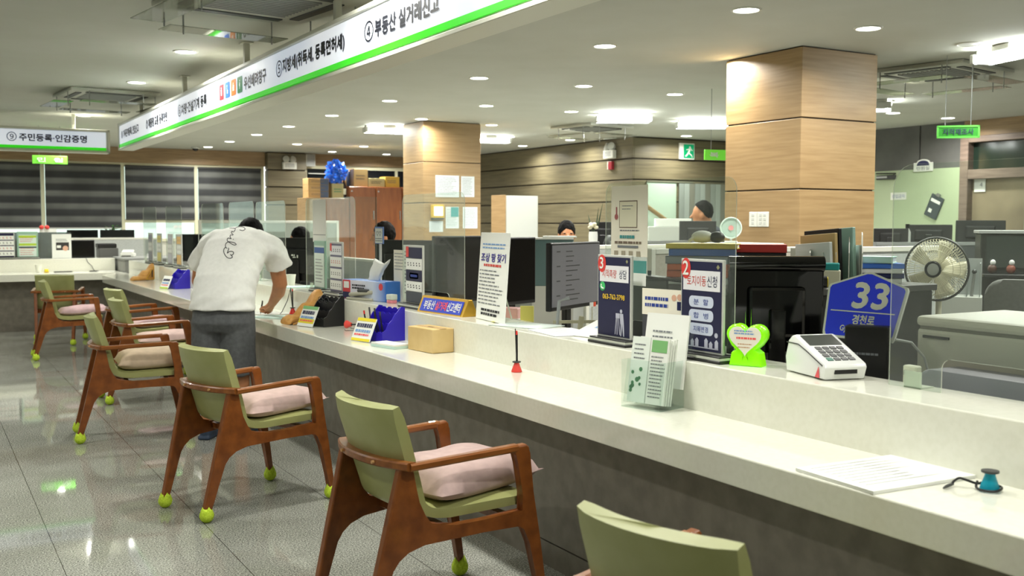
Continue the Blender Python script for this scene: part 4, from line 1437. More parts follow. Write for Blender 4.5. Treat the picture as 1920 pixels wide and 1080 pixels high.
t = sign_stand(1.285, 15.0, 'teal framed sign stand on the far counter, right of the navy one', 0, 0.25, 0.335, base=0.28, frame=mat('sage_frame'))
grid_sign(t, 0.21, 0.30, [(0.02, 0.98, mat('mint_paper'), 0, None), (0.85, 0.95, mat('lime_print', (176, 206, 60), 0.5), 0, None), (0.5, 0.6, mat('lime_print'), 0, None), (0.4, 0.46, mat('dark_green_ink', (10, 40, 50), 0.5), 0, None)])
g = G(); rows(g, -0.09, 0.09, 0.05, 0.15, 4, -0.0082, 0.25); rows(g, -0.09, 0.09, 0.22, 0.29, 3, -0.0082, 0.25); g.build('printed_text', REDINK, t)

# ------------------------------------------------------------------ on the ledge
t = thing('poster_stand', 'white standing poster with a purple Korean heading, leaning on the ledge', 'poster', (2.46, 4.47, 0.912), -97)
Mx = Matrix.Rotation(R(-4), 4, 'X')
G().box(-0.19, -0.003, 0, 0.19, 0.003, 0.44, 0.002, 1, Mx).build('poster_sheet', PAPER, t)
G().box(-0.13, 0.0, 0, 0.13, 0.13, 0.004).tube([(0, 0.12, 0.0), (0, 0.03, 0.3)], 0.004, 6).build('stand', ACRYL_EDGE, t)
PUR = mat('purple_ink', (62, 46, 150), 0.5)
Z3 = lambda z: (Mx @ Vector((0, -0.0042, z)))
txt('조상 땅 찾기', Z3(0.315), 0.042, PUR, t, 0.32, uz=(0, math.sin(R(4)), math.cos(R(4))), bold=0.0012)
g = G(); rows(g, -0.15, 0.15, 0.355, 0.39, 2, -0.0045, 0.4, 0.1); bmesh.ops.transform(g.bm, matrix=Mx, verts=g.bm.verts); g.build('blue_text', mat('sky_ink', (120, 160, 210), 0.5), t)
g = G(); rows(g, -0.12, 0.13, 0.268, 0.285, 1, -0.0045, 0.7, 0.1); bmesh.ops.transform(g.bm, matrix=Mx, verts=g.bm.verts); g.build('red_text', REDINK, t)
g = G(); rows(g, -0.17, 0.17, 0.075, 0.258, 10, -0.0045, 0.3, 0.4); bmesh.ops.transform(g.bm, matrix=Mx, verts=g.bm.verts); g.build('printed_text', GREYINK, t)
g = G(); rows(g, -0.12, 0.13, 0.022, 0.062, 2, -0.0045, 0.6, 0.15); bmesh.ops.transform(g.bm, matrix=Mx, verts=g.bm.verts); g.build('bold_text', INK, t)

t = thing('name_bar', 'golden triangular name bar with a blue lettered face on the ledge', 'name plate', (2.47, 4.97, 0.91), -84)
BRASS = mat('brass', (206, 164, 62), 0.3, 0.6)
g = G(); g.prism([(-0.05, 0), (0.05, 0), (0.012, 0.088), (-0.012, 0.088)], 0.46, Matrix.Translation((-0.23, 0, 0)) @ Matrix.Rotation(R(90), 4, 'Z') @ Matrix.Rotation(R(90), 4, 'X'), 0.003)
g.build('body', BRASS, t)
sl = Vector((0, 0.038, 0.088)).normalized()
c = Vector((0, -0.0335, 0.042)) + Vector((0, -0.0012, 0.0005))
g = G(); g.quad(*[c + Vector((sx * 0.205, 0, 0)) + sl * sz * 0.037 for sx, sz in ((-1, -1), (1, -1), (1, 1), (-1, 1))]); g.build('blue_face', mat('cobalt_face', (40, 66, 190), 0.35), t)
c2 = c + Vector((0, -0.001, 0.0004))
txt('부동산', c2 + Vector((-0.12, 0, 0)), 0.05, PAPER, t, 0.11, uz=sl, bold=0.001)
txt('실거래', c2 + Vector((0.0, 0, 0)), 0.05, mat('salmon_letter', (238, 92, 92), 0.5), t, 0.11, uz=sl, bold=0.001)
txt('신고센터', c2 + Vector((0.125, 0, 0)), 0.05, PAPER, t, 0.125, uz=sl, bold=0.001)

t = thing('tissue_box', 'blue and white tissue box with a white tissue pulled up', 'tissue box', (2.50, 6.10, 0.91), -78)
g = G(); g.box(-0.24, -0.06, 0, 0.24, 0.06, 0.125, 0.003, 1); g.build('carton', mat('tissue_carton_blue', (50, 110, 190), 0.4), t)
m = mat('tissue_carton_front', (214, 220, 232), 0.4)
v = coords(m); sp = N(m, 'ShaderNodeSeparateXYZ'); L(m, v, sp.inputs[0])
mr = N(m, 'ShaderNodeMapRange'); mr.inputs[1].default_value = -0.05; mr.inputs[2].default_value = 0.25; L(m, sp.outputs[0], mr.inputs[0])
rp = ramp(m, [(0, (216, 216, 228)), (0.5, (198, 208, 228)), (1, (32, 100, 190))]); L(m, mr.outputs[0], rp.inputs[0]); L(m, rp.outputs[0], m.node_tree.nodes['Principled BSDF'].inputs['Base Color'])
face(G(), -0.238, 0.003, 0.238, 0.122, -0.0608).build('printed_front', m, t)
face(G(), -0.238, 0.003, -0.15, 0.122, -0.0615).build('red_panel', mat('tissue_red', (206, 62, 66), 0.5), t)
face(G(), -0.225, 0.07, -0.165, 0.112, -0.062).build('logo_patch', PAPER, t)
face(G(), -0.238, 0.006, -0.15, 0.045, -0.0622).build('navy_panel', NAVY, t)
g = G(); rows(g, -0.13, 0.02, 0.065, 0.10, 2, -0.062, 0.6, 0.1); g.build('printed_text', INK, t)
disc(G(), 0.19, 0.092, 0.022, -0.062).build('red_spot', mat('tissue_red'), t)
g = G(); rr_ = random.Random(3)
rings = []
for k in range(7):
    u = k / 6
    ring = []
    for q in range(14):
        a = 2 * PI * q / 14
        rad = 0.055 + 0.045 * u + 0.012 * math.sin(q * 3 + k)
        ring.append((0.02 + 0.10 * u + rad * math.cos(a) * (1 - 0.2 * u), rad * 0.22 * math.sin(a), 0.122 + 0.125 * u + 0.018 * math.sin(a * 2 + 1) * u))
    rings.append(ring)
g.loft(rings); g.build('tissue', PAPER, t, 60)

t = thing('desk_stapler', 'grey desk stapler in front of the tissue box', 'stapler', (2.43, 6.10, 0.91), -70)
G().box(-0.12, -0.025, 0, 0.12, 0.025, 0.016, 0.006, 2).build('base', mat('stone_plastic', (170, 168, 150), 0.4), t)
G().box(-0.10, -0.02, 0.03, 0.12, 0.02, 0.055, 0.01, 2, Matrix.Rotation(R(-6), 4, 'Y')).build('arm', mat('stone_plastic'), t)
G().box(-0.02, -0.022, 0.05, 0.08, 0.022, 0.072, 0.008, 2).build('handle', DKGREY, t)
t = thing('rubber_stamp', 'small clear and pink stamp block beside the stapler', 'stamp', (2.50, 5.78, 0.91), -80)
G().box(-0.03, -0.02, 0, 0.03, 0.02, 0.02, 0.004, 1).build('pad', mat('pink_rubber', (214, 130, 140), 0.5), t)
G().box(-0.032, -0.022, 0.02, 0.032, 0.022, 0.055, 0.006, 2).build('clear_block', ACRYL_EDGE, t)

t = thing('heart_holder', 'neon green plastic heart with a printed white heart face', 'ornament', (2.48, 2.655, 0.91), -62)
def heart(s, n=40):
    pts = []
    for k in range(n):
        a = 2 * PI * k / n
        pts.append((s * 16 * math.sin(a) ** 3 / 17, s * (13 * math.cos(a) - 5 * math.cos(2 * a) - 2 * math.cos(3 * a) - math.cos(4 * a)) / 17))
    return pts
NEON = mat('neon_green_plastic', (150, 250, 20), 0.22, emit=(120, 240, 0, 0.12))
G().prism(heart(0.074)[::-1], 0.06, upright(0, 0.025, 0.092), 0.010).build('heart_body', NEON, t, 50)
G().prism(heart(0.060)[::-1], 0.003, upright(0, -0.035, 0.094)).build('printed_heart', mat('heart_card', (240, 234, 222), 0.5), t)
G().prism([(-0.058, 0), (0.058, 0), (0.050, 0.045), (0.03, 0.06), (-0.03, 0.06), (-0.050, 0.045)], 0.062, upright(0, 0.028, 0), 0.006).build('foot', NEON, t)
g = G(); rows(g, -0.038, 0.038, 0.108, 0.126, 2, -0.0385, 0.5, 0.2); g.build('blue_text', mat('sky_ink'), t)
g = G(); rows(g, -0.03, 0.042, 0.09, 0.104, 1, -0.0385, 0.5, 0.1); g.build('orange_text', mat('salmon_letter'), t)
g = G(); rows(g, -0.025, 0.025, 0.06, 0.082, 2, -0.0385, 0.3, 0.2); g.build('brown_text', mat('tan_ink', (190, 140, 96), 0.5), t)

t = thing('card_terminal', 'white card payment terminal with a sloping keypad on the ledge', 'card terminal', (2.535, 2.365, 0.911), -105)
pr = [(-0.112, 0.003), (0.10, 0.003), (0.108, 0.05), (0.09, 0.105), (0.07, 0.122), (0.055, 0.125), (-0.118, 0.052), (-0.124, 0.04)]
# profile runs along the counter; keypad slopes towards the near end
g = G(); g.prism([(p[0] * -1.05, p[1]) for p in pr][::-1], 0.15, Matrix.Translation((0, 0.075, 0)) @ Matrix.Rotation(R(90), 4, 'X'), 0.008)
g.build('body', mat('terminal_white', (236, 238, 236), 0.3), t, 40)
sl = Vector((-0.01 + 0.12, 0, 0.058 - 0.112)).normalized(); nn = Vector((-sl.z, 0, sl.x)) * -1
sl = Vector((0.18165, 0, -0.073)).normalized(); nn = Vector((0.073, 0, 0.18165)).normalized()
def on_slope(g, u0, u1, v0, v1, hgt):
    o = Vector((-0.05775, 0, 0.125))
    P4 = [o + sl * u + Vector((0, v, 0)) for u, v in ((u0, v0), (u1, v0), (u1, v1), (u0, v1))]
    vb = [g.bm.verts.new(p - nn * 0.004) for p in P4]; vt = [g.bm.verts.new(p + nn * hgt) for p in P4]
    g.bm.faces.new(vt)
    for i in range(4):
        g.bm.faces.new((vb[i], vb[(i + 1) % 4], vt[(i + 1) % 4], vt[i]))
g = G(); on_slope(g, 0.008, 0.075, -0.058, 0.058, 0.002); g.build('display', mat('terminal_display', (70, 74, 70), 0.12), t)
for r_ in range(4):
    for c_ in range(4):
        g = G(); on_slope(g, 0.088 + r_ * 0.024, 0.104 + r_ * 0.024, -0.05 + c_ * 0.026, -0.03 + c_ * 0.026, 0.003)
        g.build('key', mat('terminal_key_green', (40, 110, 90), 0.5) if (r_, c_) == (3, 0) else DKGREY, t)
G().box(0.124, -0.04, 0.02, 0.128, 0.04, 0.034).build('card_slot', BLACK, t)
g = G(); g.prism([(0.03, 0.0), (0.055, 0.0), (0.05, 0.035)], 0.001, upright(0.045, -0.0765, 0.006)); g.build('red_arrow_sticker', mat('coral_sticker', (226, 84, 92), 0.5), t)
G().tube([(-0.10, -0.0755, 0.098), (-0.03, -0.0757, 0.098), (0.02, -0.0757, 0.082), (0.115, -0.0757, 0.046)], 0.002, 5).build('side_seam', BLACK, t)
t = thing('receipt_pad_stand', 'black upright box behind the white card terminal', 'stand', (2.745, 2.37, 0.715), -60)
G().box(-0.07, -0.03, 0, 0.07, 0.03, 0.345, 0.006, 2).build('body', BLACK, t)
g = G(); rows(g, -0.04, 0.04, 0.245, 0.26, 1, -0.0305, 0.5, 0.0); g.build('printed_text', GREYINK, t)

t = thing('house_number_sign', 'blue house shaped address sign numbered 33 with white border', 'sign', (2.80, 2.46, 1.0), -82, None)
M0 = Matrix.Rotation(R(-18), 4, 'X')
P5 = [(x_ * 1.1, z_ * 0.98) for x_, z_ in ((-0.122, 0.0), (0.122, 0.0), (0.128, 0.014), (0.142, 0.185), (0.136, 0.196), (0.008, 0.245), (-0.008, 0.245), (-0.136, 0.196), (-0.142, 0.185), (-0.128, 0.014))]
G().prism(P5, 0.008, M0 @ upright()).build('board', PAPER, t)
P6 = [(x * 0.935, 0.008 + z * 0.935) for x, z in P5]
G().prism(P6, 0.001, M0 @ upright(0, -0.0085)).build('blue_field', mat('address_blue', (0, 50, 255), 0.45), t)
ux, uz = M0.to_3x3() @ Vector((1, 0, 0)), M0.to_3x3() @ Vector((0, 0, 1))
pt = lambda x, z: M0 @ Vector((x, -0.0102, z))
txt('33', pt(0.022, 0.155), 0.088, PAPER, t, 0.13, ux, uz, bold=0.004)
g = G(); g.quad(pt(-0.125, 0.094), pt(0.125, 0.094), pt(0.125, 0.098), pt(-0.125, 0.098)); g.build('white_rule', PAPER, t)
txt('경천로', pt(0.012, 0.068), 0.034, PAPER, t, 0.085, ux, uz, bold=0.0012)
txt('Gyeongcheon-ro', pt(0.01, 0.032), 0.026, PAPER, t, 0.165, ux, uz, bold=0.0008)
G().box(-0.05, 0.003, -0.279, 0.05, 0.05, 0.02).build('holder', BLACK, t)

CUPW = mat('paper_cup', (234, 234, 220), 0.6)
def cup(loc, label, s=1):
    t = thing('paper_cup', label, 'cup', loc)
    G().lathe([(0.026 * s, 0.001), (0.036 * s, 0.085 * s), (0.0375 * s, 0.086 * s), (0.0375 * s, 0.09 * s), (0.034 * s, 0.089 * s), (0.024 * s, 0.01 * s)], n=20).build('cup_wall', CUPW, t, 40)
cup((2.50, 7.72, 0.91), 'white paper cup on the ledge right of the bending man')
cup((1.38, 14.70, 0.74), 'white paper cup on the far left counter', 1.15)

def sheet(x, y, z, w, d, rz, label, m=PAPER, th=0.002, group='papers lying on the counter', lines=0):
    g = G(); g.box(-w / 2, -d / 2, 0, w / 2, d / 2, th)
    o = thing('paper_sheet', label, 'paper', (x, y, z), rz, group)
    g.build('sheet', m, o)
    if lines:
        g = G()
        for i in range(lines):
            yy = d * 0.4 - i * d * 0.8 / lines
            g.quad((-w * 0.42, yy, th + 0.0004), (w * (0.42 - 0.3 * random.random()), yy, th + 0.0004), (w * 0.1, yy + d * 0.012, th + 0.0004), (-w * 0.42, yy + d * 0.012, th + 0.0004))
        g.build('printed_lines', GREYINK, o)
    return o
MINT = mat('mint_sheet', (196, 224, 216), 0.6)
sheet(2.51, 4.20, 0.911, 0.21, 0.30, 20, 'pale mint sheet on the ledge right of the standing poster', mat('grey_mint_sheet', (206, 218, 212), 0.4), 0.003)
sheet(2.50, 3.86, 0.911, 0.22, 0.30, -8, 'white form on the ledge left of the sign numbered 3', mat('grey_paper', (226, 228, 232), 0.5), 0.0025, lines=7)
sheet(2.47, 4.40, 0.914, 0.04, 0.06, 30, 'tiny yellow sticky note on the ledge by the standing poster', mat('sticky_yellow', (236, 230, 120), 0.6), 0.002)
sheet(2.49, 7.55, 0.911, 0.22, 0.30, 80, 'pale mint sheets on the ledge beside the paper cup', MINT, 0.006)
sheet(2.16, 7.02, 0.741, 0.21, 0.297, 35, 'pale mint form on the counter in front of the writing man', MINT, 0.004, lines=8)
sheet(2.20, 7.33, 0.741, 0.21, 0.297, 15, 'white form under the writing hand of the bending man', PAPER, 0.003, lines=8)
t = sheet(2.19, 1.825, 0.741, 0.365, 0.27, -3, 'thick stack of white forms near the right edge of the counter', PAPER, 0.008, None, lines=9)
t['category'] = 'paper stack'
sheet(2.374, 1.86, 0.741, 0.012, 0.20, 0, 'yellow edged strip behind the stack of white forms', mat('sticky_yellow'), 0.018)
t = thing('open_booklet', 'open white booklet leaning behind the sign numbered 3', 'booklet', (2.60, 3.66, 0.912), -75)
G().box(-0.11, -0.12, 0, 0.11, 0.10, 0.003, 0, 1, Matrix.Rotation(R(16), 4, 'X') @ Matrix.Translation((0, 0, 0.034))).build('cover', PAPER, t)
G().box(-0.05, -0.02, 0.0, 0.09, 0.08, 0.0035, 0, 1, Matrix.Rotation(R(16), 4, 'X') @ Matrix.Translation((0, 0, 0.0345))).build('blue_picture', mat('sky_ink'), t)

# poster and strips fixed to the clear screens
t = thing('screen_poster', 'beige poster with a computer drawing taped to the clear screen', 'poster', (2.4945, 3.368, 1.265), -90)
CREAMPAPER = mat('cream_paper', (240, 235, 218), 0.6)
G().box(-0.122, -0.0015, 0, 0.122, 0.0, 0.285).build('poster_sheet', CREAMPAPER, t)
face(G(), -0.066, 0.115, 0.056, 0.225, -0.002).build('drawn_frame', mat('brown_ink', (120, 104, 88), 0.6), t)
face(G(), -0.062, 0.119, 0.052, 0.221, -0.0025).build('drawn_screen', mat('pale_screen', (224, 220, 196), 0.6), t)
g = G(); rows(g, -0.045, 0.03, 0.185, 0.21, 2, -0.003, 0.25); rows(g, -0.06, 0.07, 0.098, 0.112, 1, -0.003, 0.3, 0); g.build('printed_lines', GREYINK, t)
g = G(); disc(g, -0.085, 0.16, 0.012, -0.003); face(g, -0.088, 0.17, -0.080, 0.2, -0.003); g.build('red_figure', mat('dusty_red', (170, 96, 96), 0.6), t)
g = G(); rows(g, -0.06, 0.04, 0.07, 0.088, 1, -0.003, 0.7, 0); g.build('teal_title', mat('teal_print', (70, 150, 150), 0.5), t)
g = G(); rows(g, -0.095, 0.085, 0.048, 0.064, 1, -0.003, 0.6, 0); g.build('brown_text', mat('brown_ink'), t)
face(G(), -0.075, 0.035, 0.065, 0.044, -0.003).build('grey_bar', GREYINK, t)
g = G()
for x in (-0.085, -0.035, 0.015, 0.065):
    face(g, x - 0.013, -0.0, x + 0.013, 0.022, -0.003)
g.build('pictograms', mat('taupe_ink', (168, 158, 136), 0.6), t)
t = thing('teal_card', 'teal card taped to the clear screen under the beige poster', 'card', (2.4945, 3.295, 1.20), -90)
G().box(-0.043, -0.002, 0, 0.043, 0, 0.05).build('card', mat('teal_card_print', (86, 156, 150), 0.5), t)
face(G(), -0.043, -0.05, 0.043, 0.0, -0.002).build('white_foot', PAPER, t)
t = thing('paper_strip', 'tall white paper strip taped to the clear screen behind the pale green sign', 'paper strip', (2.4945, 7.05, 1.26), -90)
G().box(-0.135, -0.0015, 0, 0.135, 0, 0.30).build('strip', PAPER, t)
face(G(), -0.13, 0.05, 0.13, 0.054, -0.002).build('printed_line', GREYINK, t)
for y, h, lab in ((5.63, 0.30, 'printed list standing on the ledge left of the navy and white sign'), (5.86, 0.25, 'cream notice behind the printed list on the ledge')):
    t = thing('printed_list', lab, 'paper', (2.565 if y < 5.7 else 2.60, y, 0.965 if y < 5.7 else 1.10), -90)
    G().box(-0.115, -0.0015, -0.054 if y < 5.7 else -0.19, 0.115, 0, h if y < 5.7 else 0.13).build('sheet', PAPER if y < 5.7 else CREAMPAPER, t)
    g = G(); rows(g, -0.1, 0.1, 0.0, (h if y < 5.7 else 0.13) * 0.9, 12 if y < 5.7 else 6, -0.002, 0.25); g.build('printed_text', GREYINK, t)
t = thing('counter_number_card', 'small white card with a blue edge clipped beside the dark monitor', 'card', (2.62, 6.25, 1.262), -85)
G().box(-0.06, -0.003, 0, 0.06, 0, 0.11).build('card', mat('blue_edge', (110, 140, 200), 0.5), t)
face(G(), -0.055, 0.004, 0.045, 0.1, -0.0036).build('white_face', PAPER, t)
txt('♡♡', (-0.005, -0.0042, 0.065), 0.03, INK, t, 0.07)
g = G(); rows(g, -0.05, 0.04, 0.012, 0.04, 2, -0.0042, 0.4, 0.1); g.build('printed_text', GREYINK, t)
G().box(-0.01, 0.0, -0.352, 0.01, 0.01, 0.05).build('stem', LTGREY, t)

# ------------------------------------------------------------------ on the writing top
t = thing('leaflet_holder', 'clear two tier leaflet holder with green and white leaflets on the counter', 'leaflet holder', (2.305, 2.93, 0.741), -76)
ACR2 = clear('holder_acrylic', (246, 250, 248), 0.06, 0.02)
g = G()
Mt = Matrix.Rotation(R(-9), 4, 'X')
g.box(-0.085, -0.105, 0.0, 0.085, 0.06, 0.004)
g.box(-0.085, -0.107, 0.0, 0.085, -0.104, 0.155, 0, 1, Matrix.Translation((0, 0.012, 0)) @ Mt)
g.box(-0.088, -0.10, 0.0, -0.085, 0.05, 0.17, 0, 1).box(0.085, -0.10, 0.0, 0.088, 0.05, 0.17, 0, 1)
g.box(-0.085, 0.052, 0, 0.085, 0.056, 0.27, 0, 1, Mt)
g.build('tray', ACR2, t)
def leaflet(t, y, z, x0, x1, h, m, name):
    g = G(); g.box(x0, y - 0.004, 0, x1, y + 0.004, h, 0, 1, Matrix.Translation((0, 0, z)) @ Mt)
    return g.build(name, m, t)
# sheets lift out of the holder
def lf(label, y, z, x0, x1, h, m):
    q = thing('leaflet', label, 'leaflet', (2.305, 2.93, 0.741), -76, 'leaflets in the clear holder')
    leaflet(q, y, z, x0, x1, h, m, 'sheet')
    return q
def lrows(q, x0, x1, z0, z1, n, y, z, m, name='printed_text', t_=0.3):
    g = G(); rows(g, x0, x1, z0, z1, n, y - 0.0046, t_)
    bmesh.ops.transform(g.bm, matrix=Matrix.Translation((0, 0, z)) @ Mt, verts=g.bm.verts)
    g.build(name, m, q)
def lface(q, x0, x1, z0, z1, y, z, m, name):
    g = G(); face(g, x0, z0, x1, z1, y - 0.0044)
    bmesh.ops.transform(g.bm, matrix=Matrix.Translation((0, 0, z)) @ Mt, verts=g.bm.verts)
    g.build(name, m, q)
q = lf('large plain white sheet tilted in the back of the leaflet holder', 0.02, 0.07, -0.095, 0.095, 0.265, PAPER)
lrows(q, -0.06, 0.06, 0.16, 0.2, 2, 0.02, 0.08, GREYINK)
q = lf('mint leaflet with green flowers in the front left of the leaflet holder', -0.075, 0.006, -0.082, -0.002, 0.235, mat('mint_leaflet', (234, 242, 234), 0.5))
lrows(q, -0.07, -0.015, 0.15, 0.215, 4, -0.075, 0.006, GREYINK)
g = G()
for k in range(9):
    x, z = -0.07 + 0.06 * random.random(), 0.04 + 0.08 * random.random()
    disc(g, x, z, 0.006 + 0.004 * random.random(), -0.0796, 7)
bmesh.ops.transform(g.bm, matrix=Matrix.Translation((0, 0, 0.006)) @ Mt, verts=g.bm.verts)
g.build('flower_print', mat('leaf_green_ink', (70, 130, 90), 0.5), q)
q = lf('white leaflet with a green heading in the front right of the leaflet holder', -0.075, 0.006, 0.002, 0.082, 0.235, PAPER)
lface(q, 0.008, 0.076, 0.185, 0.228, -0.0755, 0.006, mat('leaflet_green', (126, 184, 118), 0.5), 'green_heading')
lrows(q, 0.01, 0.075, 0.02, 0.175, 12, -0.0755, 0.006, GREYINK)
for k in range(3):
    lf('white leaflet in the stack behind the front pair, row %s' % ('one', 'two', 'three')[k], -0.062 + k * 0.014, 0.006, -0.08, 0.082, 0.23 + 0.004 * k, PAPER)

def notice_stand():
    t = thing('black_notice_stand', 'black and cream notice stand behind the leaflet holder', 'notice', (2.43, 3.06, 0.912), -80)
    G().box(-0.105, -0.004, 0, 0.105, 0.004, 0.20, 0.002, 1).build('board', mat('charcoal_card', (66, 68, 74), 0.5), t)
    face(G(), -0.105, 0.205 - 0.065, 0.105, 0.24, -0.0045).build('cream_header', CREAMPAPER, t)
    g = G(); rows(g, -0.09, 0.03, 0.165, 0.215, 2, -0.0052, 0.5, 0.1); g.build('blue_text', BLUEINK, t)
    g = G(); rows(g, -0.06, 0.09, 0.06, 0.125, 3, -0.0052, 0.45, 0.1); g.build('pale_text', LTGREY, t)
    g = G(); disc(g, 0.055, 0.21, 0.012, -0.0052); disc(g, 0.082, 0.213, 0.012, -0.0052); g.build('drawn_faces', mat('peach_ink', (222, 176, 150), 0.5), t)
    face(G(), 0.07, 0.165, 0.095, 0.197, -0.0052).build('drawn_suit', NAVY, t)
notice_stand()


def pen_stand(x, y, rz, col, label, kind='up'):
    t = thing('pen_stand', label, 'pen stand', (x, y, 0.741), rz, 'tethered pen stands on the counter')
    G().lathe([(0.024, 0.0), (0.024, 0.004), (0.012, 0.036), (0.011, 0.041)], n=20).build('cone', col, t, 40)
    G().lathe([(0.011, 0.0405), (0.019, 0.042), (0.019, 0.047), (0.008, 0.048)], n=18).build('rim', DKGREY, t, 40)
    if kind == 'up':
        G().tube([(0.002, 0, 0.045), (0.0, 0.0, 0.165)], 0.0048, 8).build('pen', BLACK, t, 40)
        G().tube([(0.0, 0.0, 0.165), (0.0, 0, 0.183)], [0.005, 0.0035], 8).build('pen_cap', RED, t, 40)
        G().tube([(-0.004, 0.003, 0.045), (-0.012, 0.004, 0.09), (-0.013, 0.003, 0.13), (-0.018, 0.004, 0.17), (-0.019, 0.004, 0.19)], 0.0022, 6).build('cord', BLACK, t, 60)
    return t
pen_stand(2.29, 3.915, -90, mat('coral_red', (226, 74, 66), 0.4), 'red cone pen stand with an upright black pen, alone mid counter')
t = pen_stand(2.34, 7.20, -60, RED, 'small red pen stand with a drooping cord beside the driftwood holder')
G().tube([(0, -0.004, 0.06), (-0.006, -0.015, 0.18), (-0.02, -0.03, 0.10), (-0.045, -0.06, 0.02), (-0.05, -0.075, 0.004)], 0.0028, 6).build('loose_cord', BLACK, t, 60)
t = thing('pen_stand', 'red pen stand knocked over beside the black brochure holder', 'pen stand', (2.31, 6.05, 0.767), 0, 'tethered pen stands on the counter', (R(90), 0, R(30)))
G().lathe([(0.025, 0.0), (0.025, 0.004), (0.013, 0.034), (0.012, 0.038)], n=18).build('cone', mat('coral_red'), t, 40)
G().tube([(0, 0.0, 0.03), (0.01, 0.004, 0.10)], 0.005, 8).build('pen', BLACK, t, 40)
G().tube([(0, -0.02, 0.03), (-0.03, -0.023, 0.09), (-0.09, -0.023, 0.15), (-0.13, -0.023, 0.10), (-0.08, -0.023, 0.05)], 0.002, 6).build('cord', BLACK, t, 60)
t = thing('pen_stand', 'teal cone pen stand with a coiled black cord at the right edge', 'pen stand', (2.285, 1.585, 0.741), -90, 'tethered pen stands on the counter')
G().lathe([(0.0235, 0.0), (0.0235, 0.006), (0.0125, 0.038), (0.0125, 0.043)], n=24).build('cone', mat('teal_plastic', (0, 152, 178), 0.4), t, 40)
G().lathe([(0.0125, 0.0425), (0.021, 0.045), (0.021, 0.050), (0.01, 0.051)], n=20).build('rim', DKGREY, t, 40)
pts = [(-0.032, -0.004, 0.016), (-0.02, -0.024, 0.006), (0.004, -0.031, 0.004), (0.026, -0.018, 0.005), (0.028, 0.004, 0.008), (0.016, 0.02, 0.01), (-0.01, 0.024, 0.01), (-0.026, 0.012, 0.012), (-0.03, -0.01, 0.012), (-0.045, -0.03, 0.02), (-0.06, -0.036, 0.022), (-0.069, -0.045, 0.013), (-0.07, -0.05, 0.006)]
Q = []
for i in range(len(pts) - 1):
    p0, p1, p2, p3 = [Vector(pts[max(0, min(len(pts) - 1, i + d))]) for d in (-1, 0, 1, 2)]
    for k in range(5):
        u = k / 5
        Q.append(0.5 * ((2 * p1) + (p2 - p0) * u + (2 * p0 - 5 * p1 + 4 * p2 - p3) * u * u + (3 * p1 - p0 - 3 * p2 + p3) * u ** 3))
G().tube(Q, 0.0032, 8).build('cord', BLACK, t, 60)
G().tube([(-0.071, -0.046, 0.006), (-0.065, -0.078, 0.005), (-0.060, -0.096, 0.004)], [0.004, 0.0042, 0.002], 8).build('pen', DKGREY, t, 40)

t = thing('cardboard_box', 'small plain tan cardboard box on the writing top', 'box', (2.287, 4.79, 0.741), -84)
KRAFT = noisy('kraft_cardboard', (206, 176, 118), (218, 190, 134), nscale=7, rough=0.8)
G().box(-0.122, -0.064, 0, 0.122, 0.064, 0.122, 0.003, 1).build('carton', KRAFT, t)
G().box(-0.1225, -0.02, 0.1222, 0.1225, 0.02, 0.123).build('tape', mat('brown_tape', (190, 156, 100), 0.4), t)
G().box(-0.02, -0.006, 0.123, 0.03, 0.006, 0.1235).build('hand_slot', mat('dark_slot', (90, 66, 40), 0.8), t)

def brochure_holder(x, y, rz, col, label, notice, head):
    t = thing('brochure_holder', label, 'holder', (x, y, 0.741), rz, 'stepped plastic holders on the counter')
    # stepped tiers with scalloped back, sides rising to the rear
    prof = [(-0.075, 0), (0.085, 0), (0.085, 0.185), (0.06, 0.19), (0.035, 0.165), (0.015, 0.15), (-0.005, 0.12), (-0.03, 0.10), (-0.05, 0.065), (-0.075, 0.055)]
    for s in (-1, 1):
        G().prism(prof, 0.006, Matrix.Translation((s * 0.10 - 0.003, 0, 0)) @ Matrix.Rotation(R(90), 4, 'Z') @ Matrix.Rotation(R(90), 4, 'X')).build('side_panel', col, t)
    G().box(-0.097, -0.07, 0, 0.097, 0.08, 0.006).build('bottom', col, t)
    for i, (yy, hh) in enumerate(((-0.07, 0.055), (-0.02, 0.10), (0.03, 0.155), (0.08, 0.18))):
        pts = [(-0.097, 0.0), (0.097, 0.0)] + [(0.097 - 0.194 * k / 12, hh - 0.012 + 0.012 * abs(math.sin(PI * k / 3))) for k in range(13)]
        G().prism(pts, 0.005, upright(0, yy, 0.003)).build('tier', col, t)
    q = thing('notice_card', notice, 'notice', (x, y, 0.741), rz)
    Mt = Matrix.Translation((-0.02, -0.135, 0.002)) @ Matrix.Rotation(R(-24), 4, 'X')
    G().box(-0.085, -0.002, 0, 0.085, 0.002, 0.135, 0, 1, Mt).build('card', PAPER, q)
    for z0, z1, m in head:
        g = G(); face(g, -0.083, z0, 0.083, z1, -0.003); bmesh.ops.transform(g.bm, matrix=Mt, verts=g.bm.verts); g.build('colour_band', m, q)
    for k, (z0, z1, m) in enumerate(((0.075, 0.108, NAVY), (0.048, 0.07, mat('sky_ink')), (0.03, 0.045, mat('salmon_letter')))):
        g = G(); rows(g, -0.07, 0.072, z0, z1, 1, -0.0035, 0.7, 0.1); bmesh.ops.transform(g.bm, matrix=Mt, verts=g.bm.verts); g.build('printed_text', m, q)
    return t
brochure_holder(2.255, 5.36, -75, mat('cobalt_plastic', (40, 24, 176), 0.35), 'cobalt blue stepped holder full of pens beside the cardboard box', 'yellow edged notice card leaning on the near cobalt holder', ((0.0, 0.016, YELLOW), (0.116, 0.135, YELLOW)))
brochure_holder(2.255, 6.30, -75, mat('black_holder_plastic', (24, 25, 28), 0.35), 'black stepped holder next to the driftwood holder', 'green topped notice card leaning on the black holder', ((0.113, 0.135, mat('leaflet_green')), (0.02, 0.05, YELLOW)))
